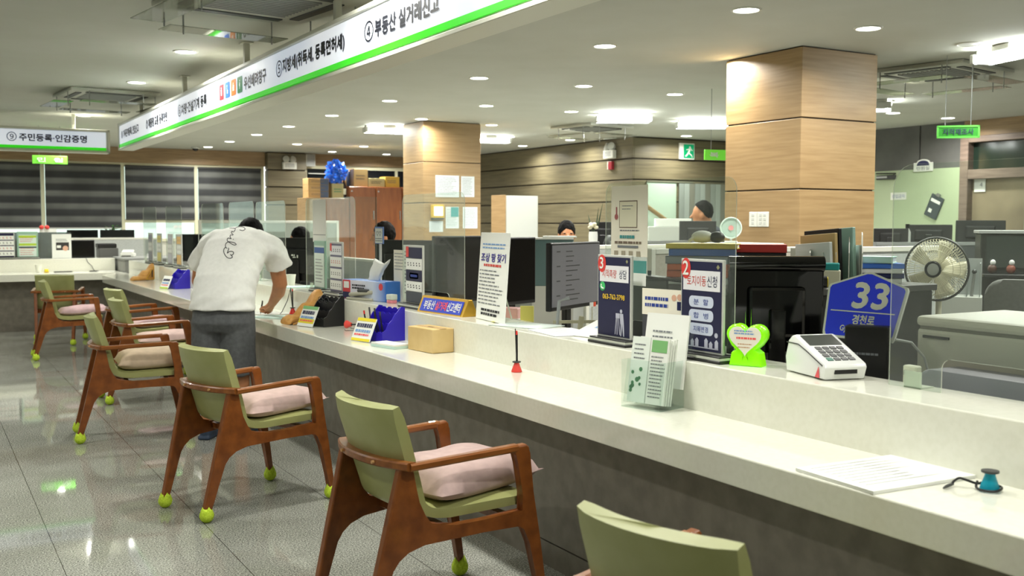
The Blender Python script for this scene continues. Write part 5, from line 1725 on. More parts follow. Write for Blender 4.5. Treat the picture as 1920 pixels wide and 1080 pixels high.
brochure_holder(2.25, 10.55, -75, mat('cobalt_plastic'), 'cobalt blue stepped holder left of the standing man', 'pale notice card leaning on the far cobalt holder', ((0.0, 0.016, mat('lime_print')),))
for k in range(5):
    t = thing('loose_pen', 'dark pen stuck in the near cobalt holder, %s' % ('leftmost', 'second from left', 'middle one', 'second from right', 'rightmost')[k], 'pen', (2.255, 5.36, 0.745), -75, 'pens in the cobalt holder')
    G().tube([(-0.06 + 0.03 * k, -0.045 + 0.004 * k, 0.004), (-0.085 + 0.032 * k, -0.055 + 0.012 * (k % 3), 0.14 + 0.02 * (k % 2))], [0.004, 0.0045], 7).build('barrel', BLACK if k != 1 else mat('grape_plastic', (60, 40, 80), 0.4), t, 40)
    G().tube([(-0.085 + 0.032 * k, -0.055 + 0.012 * (k % 3), 0.14 + 0.02 * (k % 2)), (-0.088 + 0.0325 * k, -0.056 + 0.0125 * (k % 3), 0.16 + 0.02 * (k % 2))], 0.005, 7).build('cap', RED if k == 0 else DKGREY, t, 40)
t = thing('spectacle_case', 'pair of reading glasses folded in the black holder', 'glasses', (2.255, 6.30, 0.90), -75)
for s in (-1, 1):
    G().tube([(s * 0.032 + 0.024 * math.cos(a * PI / 8), -0.005, 0.004 + 0.02 * math.sin(a * PI / 8)) for a in range(17)], 0.0018, 6).build('lens_rim', DKGREY, t, 60)
G().tube([(-0.01, -0.005, 0.008), (0, -0.008, 0.011), (0.01, -0.005, 0.008)], 0.0016, 6).build('bridge', DKGREY, t, 60)
t = thing('card_stack', 'low white and mint stack of cards in front of the cobalt holder', 'card stack', (2.165, 5.03, 0.741), -78)
G().box(-0.105, -0.05, 0, 0.105, 0.05, 0.014).build('lower_cards', MINT, t)
G().box(-0.105, -0.05, 0.0142, 0.105, 0.05, 0.022).build('upper_cards', PAPER, t)

def driftwood(x, y, rz, label, s=1.0):
    t = thing('driftwood_holder', label, 'holder', (x, y, 0.741), rz, 'carved driftwood holders')
    DRIFT = noisy('driftwood', (196, 138, 66), (220, 168, 94), (1, 6, 6), 7, 8, 0.55, 0.3, 0.7, bump=0.6)
    rings = []
    n = 15
    for k in range(n):
        u = k / (n - 1)
        h = s * (0.035 + 0.215 * u ** 1.2 + 0.016 * math.sin(u * 16))
        d = s * (0.055 + 0.008 * math.sin(u * 11 + 1))
        x0 = s * (-0.16 + 0.32 * u)
        ring = []
        for q in range(14):
            a = 2 * PI * q / 14
            yy = d * math.copysign(abs(math.cos(a)) ** 0.7, math.cos(a)) + 0.008 * s * math.sin(u * 9)
            zz = h * (0.5 + 0.5 * math.copysign(abs(math.sin(a)) ** 0.6, math.sin(a))) * (1 + 0.06 * noise.noise(Vector((u * 6, q, 0.5))))
            ring.append((x0, yy, max(0, zz)))
        rings.append(ring)
    G().loft(rings).build('carved_body', DRIFT, t, 60)
    return t
t = driftwood(2.19, 6.525, 20, 'rough carved driftwood holder rising towards the right, beside the black holder', 0.88)
G().tube([(-0.13, -0.062, 0.004), (-0.09, -0.068, 0.012), (-0.05, -0.066, 0.006)], 0.006, 6).build('root_curl', mat('driftwood'), t, 60)
t = driftwood(2.21, 12.15, 12, 'far carved driftwood holder with a triangular yellow trimmed frame', 0.78)
g = G(); g.tube([(0.02, -0.055, 0.015), (0.115, -0.055, 0.015), (0.115, -0.055, 0.16), (0.02, -0.055, 0.015)], 0.005, 6); g.build('frame_trim', mat('mustard_trim', (206, 160, 40), 0.5), t)
g = G(); g.box(0.085, -0.06, 0.04, 0.095, -0.05, 0.12); g.build('dark_slot', BLACK, t)

# on the far left counter
t = thing('sticky_dispenser', 'small yellow tape dispenser beside the paper cup on the far counter', 'dispenser', (1.475, 14.70, 0.74))
G().box(-0.025, -0.02, 0, 0.025, 0.02, 0.045, 0.008, 2).build('body', YELLOW, t)
G().box(-0.03, -0.024, 0, 0.03, 0.024, 0.012, 0.004, 1).build('base', mat('amber_plastic'), t)
for x, y, lab in ((1.62, 14.68, 'left'), (1.73, 14.70, 'middle'), (2.06, 14.72, 'right')):
    t = thing('loose_pen', '%s one of the black pens lying on the far left counter' % lab, 'pen', (x, y, 0.745), 8, 'pens on the far counter')
    G().tube([(-0.06, 0, 0.0015), (0.05, 0, 0.0015)], 0.006, 8).build('barrel', BLACK, t, 40)
    G().tube([(0.05, 0, 0.0015), (0.068, 0, 0.0)], [0.006, 0.002], 8).build('tip', DKGREY, t, 40)
sheet(2.2, 14.68, 0.741, 0.20, 0.12, 5, 'white sheet at the right end of the far left counter', PAPER, 0.004)
t = thing('counter_cable', 'thin dark cable hanging down the front of the far ledge', 'cable', (2.0, 14.85, 0.74))
G().tube([(-0.02, 0.02, 0.178), (-0.015, -0.008, 0.165), (0.0, -0.01, 0.12), (0.05, -0.012, 0.07), (0.065, -0.012, 0.03), (0.08, -0.03, 0.006)], 0.004, 6).build('cable', DKGREY, t, 60)
t = thing('booklet_stand', 'white upright booklet with a photo on the far left counter', 'booklet', (1.70, 15.0, 0.912))
G().box(-0.12, -0.004, 0, 0.12, 0.004, 0.325).box(-0.1, 0.004, 0, 0.1, 0.08, 0.004).build('cover', PAPER, t)
face(G(), -0.07, 0.11, 0.09, 0.215, -0.0048).build('photo', mat('dark_photo', (52, 50, 50), 0.5), t)
disc(G(), 0.045, 0.135, 0.035, -0.0054).build('photo_face', mat('peach_ink', (222, 176, 150), 0.5), t)
face(G(), -0.06, 0.14, -0.01, 0.175, -0.0054).build('photo_patch', PAPER, t)
g = G(); rows(g, -0.07, 0.08, 0.225, 0.265, 2, -0.005, 0.4); g.build('printed_text', GREYINK, t)

# ------------------------------------------------------------------ staff side: desks, monitors, partitions
DESK = mat('desk_laminate', (206, 202, 188), 0.45)
SCREENOFF = mat('dark_screen', (12, 12, 14), 0.12)
SCREENGREY = noisy('grey_lit_screen', (92, 92, 94), (100, 100, 102), nscale=2, rough=0.3)
bq = SCREENGREY.node_tree.nodes['Principled BSDF']
bq.inputs['Emission Color'].default_value = S(98, 98, 100); bq.inputs['Emission Strength'].default_value = 0.28


def desk(x0, y0, x1, y1, label, h=0.72):
    t = thing('office_desk', label, 'desk', ((x0 + x1) / 2, (y0 + y1) / 2, 0), 0, 'office desks')
    w, d = (x1 - x0) / 2, (y1 - y0) / 2
    G().box(-w, -d, h - 0.028, w, d, h, 0.004, 1).build('desk_top', DESK, t)
    for s in (-1, 1):
        G().box(-w + 0.02, s * (d - 0.03) - 0.012, 0, w - 0.05, s * (d - 0.03) + 0.012, h - 0.028).build('side_panel', LTGREY, t)
    G().box(-w + 0.03, -d + 0.05, 0.25, -w + 0.05, d - 0.05, h - 0.028).build('back_panel', LTGREY, t)
    return t


for k, (y0, y1, lab) in enumerate(((2.42, 2.98, 'pale office desk piece under the glossy black monitor'), (3.0, 3.04, None), (4.0, 4.37, None), (4.46, 6.2, 'pale office desk behind the standing white poster'), (6.28, 8.0, 'pale office desk behind the tissue box'), (8.08, 10.0, 'pale office desk behind the bending man'), (10.1, 11.7, 'pale office desk behind the far clear screens'), (11.85, 13.7, 'farthest pale office desk along the counter'))):
    if lab:
        desk(2.66, y0, 3.36, y1, lab)
desk(2.66, 3.9, 3.36, 4.36, 'short pale desk end behind the open booklet')


def monitor(x, y, rz, label, w=0.52, h=0.31, zc=1.12, scr=None, back=None, desk_z=0.72, txt_rows=False, arm=False):
    """front faces local -Y"""
    t = thing('computer_monitor', label, 'monitor', (x, y, desk_z), rz, 'computer monitors')
    c = zc - desk_z
    bm_ = back or BLACK
    G().box(-w / 2, -0.012, c - h / 2, w / 2, 0.018, c + h / 2, 0.006, 2).build('housing', bm_, t)
    G().box(-w / 2 + 0.012, -0.014, c - h / 2 + 0.02, w / 2 - 0.012, -0.0122, c + h / 2 - 0.012).build('screen', scr or SCREENOFF, t)
    G().box(-w * 0.3, 0.012, c - h * 0.32, w * 0.3, 0.045, c + h * 0.25, 0.014, 2).build('back_cover', bm_, t)
    G().box(-0.03, 0.03, 0.006, 0.03, 0.06, c, 0.006, 1).build('neck', bm_, t)
    G().box(-0.12, -0.06, 0, 0.12, 0.10, 0.012, 0.004, 1).build('foot', bm_, t)
    if txt_rows:
        g = G()
        for i in range(11):
            zz = c + h * 0.36 - i * h * 0.072
            face(g, -w * 0.22, zz, -w * 0.22 + w * (0.1 + 0.18 * random.random()), zz + 0.005, -0.0148)
            if i % 3 == 0:
                face(g, -w * 0.4, zz, -w * 0.33, zz + 0.006, -0.0148)
        g.build('screen_text', DKGREY, t)
    return t


def back_marks(t, x, z, y=0.0475):
    g = G()
    for (a, b, c, d) in ((0.0, 0.0, 0.03, 0.008), (0.012, 0.012, 0.02, 0.03), (-0.012, 0.016, 0.006, 0.03), (0.04, 0.0, 0.052, 0.024)):
        g.quad((x - a, y, z + b), (x - c, y, z + b), (x - c, y, z + d), (x - a, y, z + d))
    g.build('pale_mark', PAPER, t)


monitor(2.895, 4.37, 30, 'monitor with a lit grey screen turned towards the camera', 0.56, 0.335, 1.135, SCREENGREY, None, txt_rows=True)
monitor(2.985, 5.10, 24, 'black monitor standing upright right of the standing white poster', 0.34, 0.385, 1.125)
monitor(2.90, 5.58, 6, 'black monitor half hidden by the left edge of the standing poster', 0.46, 0.40, 1.12)
t = monitor(2.93, 6.55, 118, 'black monitor seen from behind, right of the tissue and below the small number card', 0.50, 0.36, 1.10)
back_marks(t, 0.03, 0.40)
t = monitor(2.82, 8.50, 132, 'black monitor seen from behind, right beside the bending man', 0.46, 0.37, 1.085)
back_marks(t, 0.03, 0.38)
monitor(2.86, 11.2, -30, 'dark monitor left of the bending man, behind the far group of signs', 0.48, 0.34, 1.10)
monitor(2.86, 12.4, -20, 'dark monitor at the far end of the long counter behind the grey sign stands', 0.44, 0.32, 1.10)
monitor(1.99, 15.34, -6, 'dark monitor on the far left counter beside the white booklet', 0.34, 0.25, 1.025, desk_z=0.72)
monitor(2.84, 2.90, 148, 'glossy black monitor seen from behind beside the neon green heart', 0.36, 0.34, 1.075, None, GLOSSBLACK)
t = thing('curved_hood', 'glossy black rounded hood on top of the glossy monitor', 'hood', (2.84, 2.90, 1.2155), 148)
G().tube([(-0.18, 0.01, 0.03), (0.18, 0.01, 0.03)], 0.03, 14).build('hood_shell', GLOSSBLACK, t, 40)

PFRAME = mat('partition_frame', (226, 226, 216), 0.4)


def partition(x0, y0, x1, y1, h, label, panel, rail=None, th=0.04):
    t = thing('office_partition', label, 'partition', (x0, y0, 0), math.degrees(math.atan2(y1 - y0, x1 - x0)), 'office partitions')
    l = math.hypot(x1 - x0, y1 - y0)
    G().box(0.03, -th * 0.35, 0.05, l - 0.03, th * 0.35, h - 0.03).build('panel', panel, t)
    g = G()
    g.box(0.03, -th / 2, h - 0.03, l - 0.03, th / 2, h, 0.003, 1)
    g.build('top_rail', rail or PFRAME, t)
    for x in (0, l - 0.03):
        G().box(x, -th / 2, 0, x + 0.03, th / 2, h, 0.003, 1).build('post', rail or PFRAME, t)
    return t


WARMP = noisy('warm_grey_fabric', (186, 180, 168), (196, 190, 178), nscale=60, rough=0.9)
COOLP = noisy('cool_grey_fabric', (176, 180, 178), (188, 192, 190), nscale=60, rough=0.9)
DARKP = noisy('dark_grey_fabric', (74, 76, 77), (84, 86, 86), nscale=60, rough=0.9)
partition(3.40, 4.41, 4.75, 4.41, 1.263, 'warm grey partition with white posts between the signs numbered 3 and 2', WARMP)
partition(3.90, 3.86, 5.05, 3.86, 1.275, 'pale grey partition with white frame right behind the electric fan', COOLP)
partition(5.0, 7.0, 6.6, 7.0, 1.25, 'dark grey partition below the mint board on the timber wall', DARKP, mat('mid_grey_rail', (128, 130, 130), 0.5))
partition(4.3, 6.35, 5.5, 6.35, 1.235, 'pale partition in front of the seated man by the timber wall', COOLP)
partition(6.85, 5.90, 8.05, 5.50, 1.245, 'dark grey partition right of the near oak pillar', DARKP, GREY)
partition(2.0, 16.5, 3.3, 16.5, 1.165, 'pale partition behind the far left counter', COOLP)
partition(4.3, 6.6, 4.3, 9.9, 1.0, 'low pale partition running along the row of desks', COOLP)
partition(4.3, 10.2, 4.3, 13.6, 1.0, 'low pale partition far along the row of desks', COOLP)
partition(2.75, 11.76, 4.4, 11.76, 1.42, 'tall frosted partition between the bending man and the timber pier', clear('frosted_panel', (226, 234, 230), 0.1, 0.45, (206, 214, 208)), PFRAME, 0.03)

t = thing('low_cabinet', 'dark grey low cabinet carrying books, folders and the fan', 'cabinet', (3.45, 3.40, 0))
G().box(-0.55, -0.34, 0, 0.51, 0.36, 1.10, 0.004, 1).build('body', mat('anthracite_panel', (44, 44, 43), 0.5), t)
G().box(-0.56, -0.35, 1.10, 0.53, 0.37, 1.13, 0.004, 1).build('top', mat('anthracite_top', (86, 86, 84), 0.45), t)
CT = 1.13
BC = {'white': (222, 226, 224), 'blue': (52, 104, 190), 'yellow': (232, 208, 60), 'orange': (226, 110, 60), 'red': (196, 62, 58), 'grey': (150, 156, 160), 'cream': (232, 226, 190), 'green': (40, 150, 80), 'mint': (176, 214, 204), 'navy': (38, 50, 110), 'teal': (40, 160, 160), 'black': (28, 28, 30), 'tan': (216, 186, 128)}


def book(x, y, z, w, d, h, rz, col, label, group='books and folders on the low cabinet'):
    t = thing('book', label, 'book', (x, y, z), rz, group)
    c = mat('book_' + col, BC[col], 0.5)
    G().box(-w / 2, -d / 2, 0, w / 2, d / 2, 0.003).box(-w / 2, -d / 2, h - 0.003, w / 2, d / 2, h).box(-w / 2, -d / 2, 0, w / 2, -d / 2 + 0.004, h).build('cover', c, t)
    G().box(-w / 2 + 0.004, -d / 2 + 0.004, 0.003, w / 2 - 0.004, d / 2 - 0.004, h - 0.003).build('pages', PAPER, t)
    return t


z = CT
for k, (w, h, rz, col, lab) in enumerate(((0.30, 0.03, -48, 'white', 'white book at the bottom of the tall stack above the sign numbered 2'), (0.29, 0.03, -50, 'orange', 'lower orange edged folder in the stack above the sign numbered 2'), (0.30, 0.028, -46, 'orange', 'upper orange edged folder in the stack above the sign numbered 2'), (0.31, 0.034, -48, 'grey', 'pale grey book in the middle of the stack above the sign numbered 2'), (0.29, 0.03, -45, 'blue', 'blue book near the top of the stack above the sign numbered 2'), (0.31, 0.022, -47, 'yellow', 'yellow folder lying topmost on the stack above the sign numbered 2'))):
    book(3.06, 3.57, z, w, 0.22, h, rz, col, lab); z += h + 0.001
z0_ = z
z = CT
for k, (w, h, rz, col, lab) in enumerate(((0.30, 0.035, -44, 'cream', 'cream folder at the bottom of the stack above the glossy monitor'), (0.30, 0.04, -42, 'green', 'green spined folder in the stack above the glossy monitor'), (0.29, 0.03, -46, 'white', 'white folder in the middle of the stack above the glossy monitor'), (0.30, 0.03, -40, 'black', 'black folder under the red box'), (0.33, 0.035, -43, 'red', 'long red box file lying on top of the stack above the glossy monitor'))):
    book(3.30, 3.50 + 0.01 * k, z, w, 0.22, h, rz, col, lab); z += h + 0.001
t = thing('desk_toy', 'black and white figure lying on top of the yellow folder', 'ornament', (3.08, 3.56, z0_ + 0.001), -40)
G().ball((-0.03, 0, 0.028), (0.05, 0.03, 0.028)).build('white_body', PAPER, t, 60)
G().ball((0.035, -0.005, 0.026), (0.035, 0.03, 0.026)).build('black_body', BLACK, t, 60)
G().tube([(-0.06, -0.01, 0.03), (-0.085, -0.02, 0.012), (-0.09, -0.02, 0.003)], 0.008, 6).build('limb', PAPER, t, 60)

t = thing('file_rack', 'white file rack stuffed with papers in front of the near oak pillar', 'file rack', (3.60, 3.30, CT), -48)
for k in range(5):
    x = -0.11 + 0.055 * k
    G().prism([(-0.12, 0), (0.12, 0), (0.12, 0.23 if k > 1 else 0.17), (-0.02, 0.22 if k > 1 else 0.16), (-0.12, 0.14)], 0.004, Matrix.Translation((x, 0, 0)) @ Matrix.Rotation(R(90), 4, 'Z') @ Matrix.Rotation(R(90), 4, 'X')).build('divider', WHITE, t)
G().box(-0.115, -0.12, 0, 0.115, 0.12, 0.005).build('tray', WHITE, t)
for k, (x, h, col, lab) in enumerate(((-0.085, 0.175, 'white', 'white papers in the leftmost slot of the file rack'), (-0.03, 0.235, 'black', 'black framed folder standing tall in the file rack'), (-0.054, 0.215, 'tan', 'tan folder in front of the black one in the file rack'), (0.05, 0.24, 'mint', 'pale blue folder in the file rack, right of the black one'), (0.085, 0.16, 'white', 'white papers in the rightmost slot of the file rack'))):
    q = thing('folder', lab, 'folder', (3.58, 3.32, CT + 0.006), -5, 'folders in the file rack')
    G().box(x - 0.009, -0.115, 0, x + 0.009, 0.11, h, 0.002, 1, Matrix.Rotation(R(-4), 4, 'X')).build('cover', mat('book_' + col, BC[col], 0.5), q)
t = thing('tape_box', 'teal and white box leaning before the file rack', 'box', (3.39, 3.16, CT), -48)
G().box(-0.06, -0.04, 0, 0.06, 0.04, 0.07, 0.004, 1).build('white_base', CREAM, t)
G().box(-0.055, -0.035, 0.07, 0.055, 0.035, 0.10, 0.004, 1).build('teal_top', mat('book_teal', BC['teal'], 0.5), t)
t = thing('rolled_tube', 'black tube with a yellow end lying above the glossy monitor', 'tube', (3.20, 3.14, CT + 0.026), -40)
G().tube([(-0.12, 0, 0), (0.12, 0, 0)], 0.025, 14).build('tube', BLACK, t, 40)
G().tube([(0.12, 0, 0), (0.124, 0, 0)], 0.022, 14).build('yellow_end', YELLOW, t, 40)
z = CT
for k, (w, d, h, rz, col, lab) in enumerate(((0.26, 0.19, 0.02, -50, 'white', 'white booklet at the bottom of the pile left of the fan'), (0.26, 0.19, 0.022, -44, 'navy', 'navy striped booklet in the pile left of the fan'), (0.27, 0.20, 0.02, -52, 'white', 'white booklet above the navy one left of the fan'), (0.25, 0.19, 0.022, -40, 'blue', 'blue edged booklet near the top of the pile left of the fan'), (0.20, 0.15, 0.03, -58, 'mint', 'crumpled mint packet on top of the pile left of the fan'))):
    book(3.84, 3.30, z, w, d, h, rz, col, lab, 'booklets left of the fan'); z += h + 0.001

# electric fan on its stand, at rest
t = thing('electric_fan', 'beige electric fan with a dark rim beside the pale partition', 'fan', (4.20, 3.22, 0), -72)
BEIGE = mat('fan_beige', (236, 231, 206), 0.4)
hub = Vector((0, 0, 1.185))
G().lathe([(0.17, 0), (0.17, 0.02), (0.05, 0.05), (0.02, 0.06)], n=24).build('base', BEIGE, t, 40)
G().cyl((0, 0.02, 0.05), (0, 0.02, 1.14), 0.014, n=12).build('pole', BEIGE, t, 40)
MF = Matrix.Translation(hub) @ Matrix.Rotation(R(90), 4, 'X')
G().lathe([(0.045, -0.13), (0.06, -0.1), (0.055, -0.02), (0.03, 0.0)], M=MF, n=18).build('motor', BEIGE, t, 40)
def torus(g, rad, yo, r_, n=40):
    P = [Vector((rad * math.cos(2 * PI * k / n), yo, hub.z + rad * math.sin(2 * PI * k / n))) for k in range(n + 1)]
    g.tube(P, r_, 6, False)
g = G(); torus(g, 0.148, -0.02, 0.006); g.build('rim', DKGREY, t, 60)
g = G()
for k in range(64):
    a = 2 * PI * k / 64
    g.tube([(0.035 * math.cos(a), -0.062, hub.z + 0.035 * math.sin(a)), (0.11 * math.cos(a), -0.055, hub.z + 0.11 * math.sin(a)), (0.148 * math.cos(a), -0.02, hub.z + 0.148 * math.sin(a))], 0.0014, 4)
torus(g, 0.09, -0.058, 0.0015, 32); torus(g, 0.12, -0.05, 0.0015, 32)
g.build('front_grille', BEIGE, t, 60)
g = G()
for k in range(64):
    a = 2 * PI * k / 64
    g.tube([(0.04 * math.cos(a), 0.05, hub.z + 0.04 * math.sin(a)), (0.12 * math.cos(a), 0.04, hub.z + 0.12 * math.sin(a)), (0.148 * math.cos(a), -0.02, hub.z + 0.148 * math.sin(a))], 0.0014, 4)
g.build('rear_grille', BEIGE, t, 60)
for k in range(5):
    g = G(); a0 = 2 * PI * k / 5
    rings = []
    for i in range(7):
        u = i / 6; rad = 0.03 + 0.105 * u; wd = 0.42 * (1 - 0.25 * u)
        rings.append([Vector((rad * math.cos(a0 + s * wd), -0.01 + s * 0.018, hub.z + rad * math.sin(a0 + s * wd))) for s in (-1, -0.5, 0, 0.5, 1)])
    g.loft(rings, False, False); o = g.build('blade', mat('fan_blade', (234, 230, 206), 0.3), t, 60)
    md = o.modifiers.new('thick', 'SOLIDIFY'); md.thickness = 0.002
G().lathe([(0.034, 0.055), (0.034, 0.064), (0.001, 0.066)], M=MF, n=20).build('cap', WHITE, t, 40)
g = G(); torus(g, 0.034, -0.066, 0.006, 24); g.build('cap_ring', BLACK, t, 60)
t = thing('electric_fan', 'small pale desk fan with a pink centre against the near oak pillar', 'fan', (4.93, 5.47, 1.262), -44)
hub = Vector((0, 0, 0.105))
g = G(); torus(g, 0.07, -0.01, 0.006, 28); g.build('rim', mat('fan_mint', (196, 214, 204), 0.4), t, 60)
disc(G(), 0, 0.105, 0.068, -0.004).build('blade_disc_guard', mat('fan_mesh', (176, 196, 186), 0.5), t)
disc(G(), 0, 0.105, 0.018, -0.014).build('cap', mat('fan_pink', (226, 150, 150), 0.5), t)
G().box(-0.045, -0.03, 0, 0.045, 0.04, 0.014, 0.004, 1).cyl((0, 0.012, 0.01), (0, 0.012, 0.105), 0.008, n=8).build('stand', LTGREY, t)
t = thing('cabinet', 'pale cabinet behind the book stacks that carries the small fan', 'cabinet', (4.95, 5.5, 0))
G().box(-0.3, -0.2, 0, 0.3, 0.25, 1.24, 0.004, 1).build('body', LTGREY, t)
G().box(-0.31, -0.21, 1.24, 0.31, 0.26, 1.26, 0.003, 1).build('top', WHITE, t)

# printer and chairs behind the nearest screen
t = thing('office_printer', 'large beige grey office printer behind the nearest clear screen', 'printer', (3.16, 1.85, 0))
PR = mat('printer_beige', (222, 220, 206), 0.45)
G().box(-0.21, -0.6, 0.86, 0.26, 0.49, 1.045, 0.012, 2).build('body', PR, t)
G().box(-0.215, -0.605, 1.052, 0.262, 0.492, 1.088, 0.014, 2).build('lid', mat('printer_lid', (226, 224, 210), 0.4), t)
G().box(-0.205, -0.59, 1.04, 0.25, 0.48, 1.056).build('dark_seam', mat('printer_seam', (120, 118, 106), 0.5), t)
G().box(-0.15, -0.4, 1.0885, 0.0, 0.1, 1.091, 0.001, 1).build('panel_recess', mat('printer_panel', (130, 130, 122), 0.4), t)
G().box(-0.217, 0.36, 1.015, -0.21, 0.46, 1.024).build('dark_badge', BLACK, t)
G().box(-0.2, -0.58, 0, 0.25, 0.47, 0.80, 0.006, 1).build('paper_cabinet', mat('printer_base', (150, 150, 142), 0.5), t)
G().box(-0.19, -0.57, 0.80, 0.24, 0.46, 0.86).build('gap', BLACK, t)


def office_chair(x, y, rz, label, zb, zt, w, col, seat=0.46):
    t = thing('office_chair', label, 'office chair', (x, y, 0), rz, 'office chairs')
    G().prism(rrect(w, zt - zb, 0.07), 0.07, upright(0, 0.26, (zb + zt) / 2), 0.02).build('backrest', col, t, 50)
    G().box(-w * 0.48, -0.26, seat - 0.04, w * 0.48, 0.22, seat + 0.04, 0.03, 3).build('seat', col, t, 50)
    G().box(-0.03, 0.24, seat - 0.02, 0.03, 0.28, zb + 0.1, 0.005, 1).build('back_bracket', BLACK, t)
    G().cyl((0, 0, 0.08), (0, 0, seat - 0.04), 0.028, n=12).build('column', BLACK, t, 40)
    for k in range(5):
        a = 2 * PI * k / 5
        l = G().tube([(0, 0, 0.1), (0.28 * math.cos(a), 0.28 * math.sin(a), 0.065)], [0.025, 0.016], 8).build('leg', BLACK, t, 40)
        G().ball((0.28 * math.cos(a), 0.28 * math.sin(a), 0.027), 0.027, 10, 8).build('castor', BLACK, l, 60)
    return t


GREYF = noisy('grey_mesh_fabric', (112, 112, 110), (122, 122, 120), nscale=80, rough=0.8)
office_chair(4.25, 2.72, 122, 'grey backed office chair behind the large printer', 0.82, 1.165, 0.44, GREYF)
t = thing('storage_bin', 'pale bluish grey rounded bin between the ledge and the printer', 'bin', (2.80, 1.82, 0.72))
G().prism(rrect(0.70, 0.12, 0.055), 0.14, Matrix.Translation((-0.07, 0, 0.165)) @ Matrix.Rotation(R(90), 4, 'Z') @ Matrix.Rotation(R(90), 4, 'X'), 0.015).build('bin_shell', mat('bluish_grey_plastic', (140, 144, 150), 0.45), t, 50)
G().box(-0.05, -0.3, 0, 0.05, 0.3, 0.11).build('foot', DKGREY, t)
t = thing('cable_loop', 'grey cable curving behind the house shaped sign', 'cable', (2.72, 2.22, 0.72))
G().tube([(-0.02, 0.0, 0.31), (0.03, -0.02, 0.30), (0.07, -0.04, 0.25), (0.09, -0.05, 0.17), (0.09, -0.05, 0.002)], 0.004, 6).build('cable', GREY, t, 60)
t = thing('wall_socket', 'small cream socket block on the ledge foot beside the screen', 'socket', (2.665, 2.13, 0.915), -90)
G().box(-0.025, -0.01, -0.03, 0.025, 0.02, 0.045, 0.004, 1).build('block', CREAM, t)
G().box(-0.018, -0.012, 0.015, -0.004, -0.009, 0.03).box(0.004, -0.012, 0.015, 0.018, -0.009, 0.03).build('socket_hole', DKGREY, t)

# trays and oddments behind signs 3 and 2
t = thing('desk_tray', 'dark mesh desk tray with an angled lid right of the sign numbered 3', 'tray', (2.74, 3.55, 0.72), -40)
G().box(-0.08, -0.06, 0, 0.08, 0.06, 0.44, 0.006, 1).build('body', DKGREY, t)
G().box(-0.09, -0.07, 0.44, 0.10, 0.07, 0.452, 0.004, 1, Matrix.Rotation(R(6), 4, 'Y')).build('lid', BLACK, t)
G().cyl((0.0, 0.0, 0.45), (0, 0, 0.475), 0.008, n=8).build('knob', BLACK, t)
t = thing('grey_rack', 'pale metal rack with two upright clips behind the mint sheet', 'rack', (2.80, 4.18, 0.72), -25)
CL = mat('putty_metal', (190, 188, 160), 0.5)
G().box(-0.13, -0.005, 0.19, 0.10, 0.005, 0.205).build('crossbar', CL, t)
for x in (-0.02, 0.075):
    G().box(x - 0.012, -0.012, 0, x + 0.012, 0.006, 0.225, 0.003, 1, Matrix.Rotation(R(8), 4, 'Y')).build('clip', CL, t)
G().tube([(-0.125, 0, 0), (-0.10, 0, 0.30), (-0.05, 0, 0.315)], 0.009, 8).build('side_bar', mat('rack_grey', (176, 182, 184), 0.4), t, 60)
t = thing('stamp_tray', 'black tray of blue and red tagged stamps beneath the lit monitor', 'tray', (2.79, 3.85, 0.72), -55)
G().box(-0.11, -0.07, 0, 0.11, 0.07, 0.17, 0.004, 1).build('tray', BLACK, t)
face(G(), -0.07, 0.10, 0.03, 0.145, -0.0706).build('white_label', PAPER, t)
for k, (x, y, col, lab) in enumerate(((-0.07, 0.0, (36, 80, 160), 'blue stamp handle in the black tray under the lit monitor'), (0.0, 0.02, (150, 150, 140), 'grey stamp handle in the black tray under the lit monitor'), (0.06, 0.0, (100, 40, 44), 'dark red stamp handle in the black tray under the lit monitor'))):
    q = thing('rubber_stamp', lab, 'stamp', (2.79, 3.85, 0.892), -55, 'stamps in the black tray')
    G().box(x - 0.02, y - 0.015, 0, x + 0.02, y + 0.015, 0.075 - 0.01 * k, 0.006, 2, None).build('handle', mat('stamp_colour_%d' % k, col, 0.4), q)
    G().box(x - 0.022, y - 0.018, 0.0, x + 0.022, y + 0.018, 0.012).build('foot', LTGREY, q)
for k, (dx, rz, lab) in enumerate(((0.0, 14, 'left orange and white index tag at the foot of the lit monitor'), (0.07, 8, 'right orange and white index tag at the foot of the lit monitor'))):
    q = thing('index_tag', lab, 'tag', (2.905 + dx, 4.22 - dx * 0.4, 0.985 + dx * 0.1), 25)
    G().box(-0.03, -0.002, 0, 0.03, 0, 0.022).build('white_end', PAPER, q)
    G().box(-0.003, 0.001, 0.72 - 0.985 - dx * 0.1, 0.003, 0.004, 0.02).build('stem', CREAM, q)
    G().box(0.005, -0.003, 0, 0.028, 0.0006, 0.022).build('orange_end', mat('tag_orange', (232, 90, 60), 0.5), q)
q = thing('sticky_note_pad', 'pad of yellow sticky notes standing behind the ledge near the poster', 'sticky notes', (2.765, 4.62, 0.72), -35)
G().box(-0.035, -0.008, 0, 0.035, 0.008, 0.245).build('note_block', mat('sticky_yellow'), q)
q = thing('pink_box', 'pink and white carton under the black monitor beside the poster', 'box', (2.80, 4.92, 0.72), -55)
G().box(-0.10, -0.05, 0, 0.10, 0.05, 0.215, 0.003, 1).build('carton', mat('pink_carton', (222, 176, 172), 0.5), q)
G().box(-0.101, -0.051, 0.14, 0.101, 0.051, 0.16).build('white_band', PAPER, q)

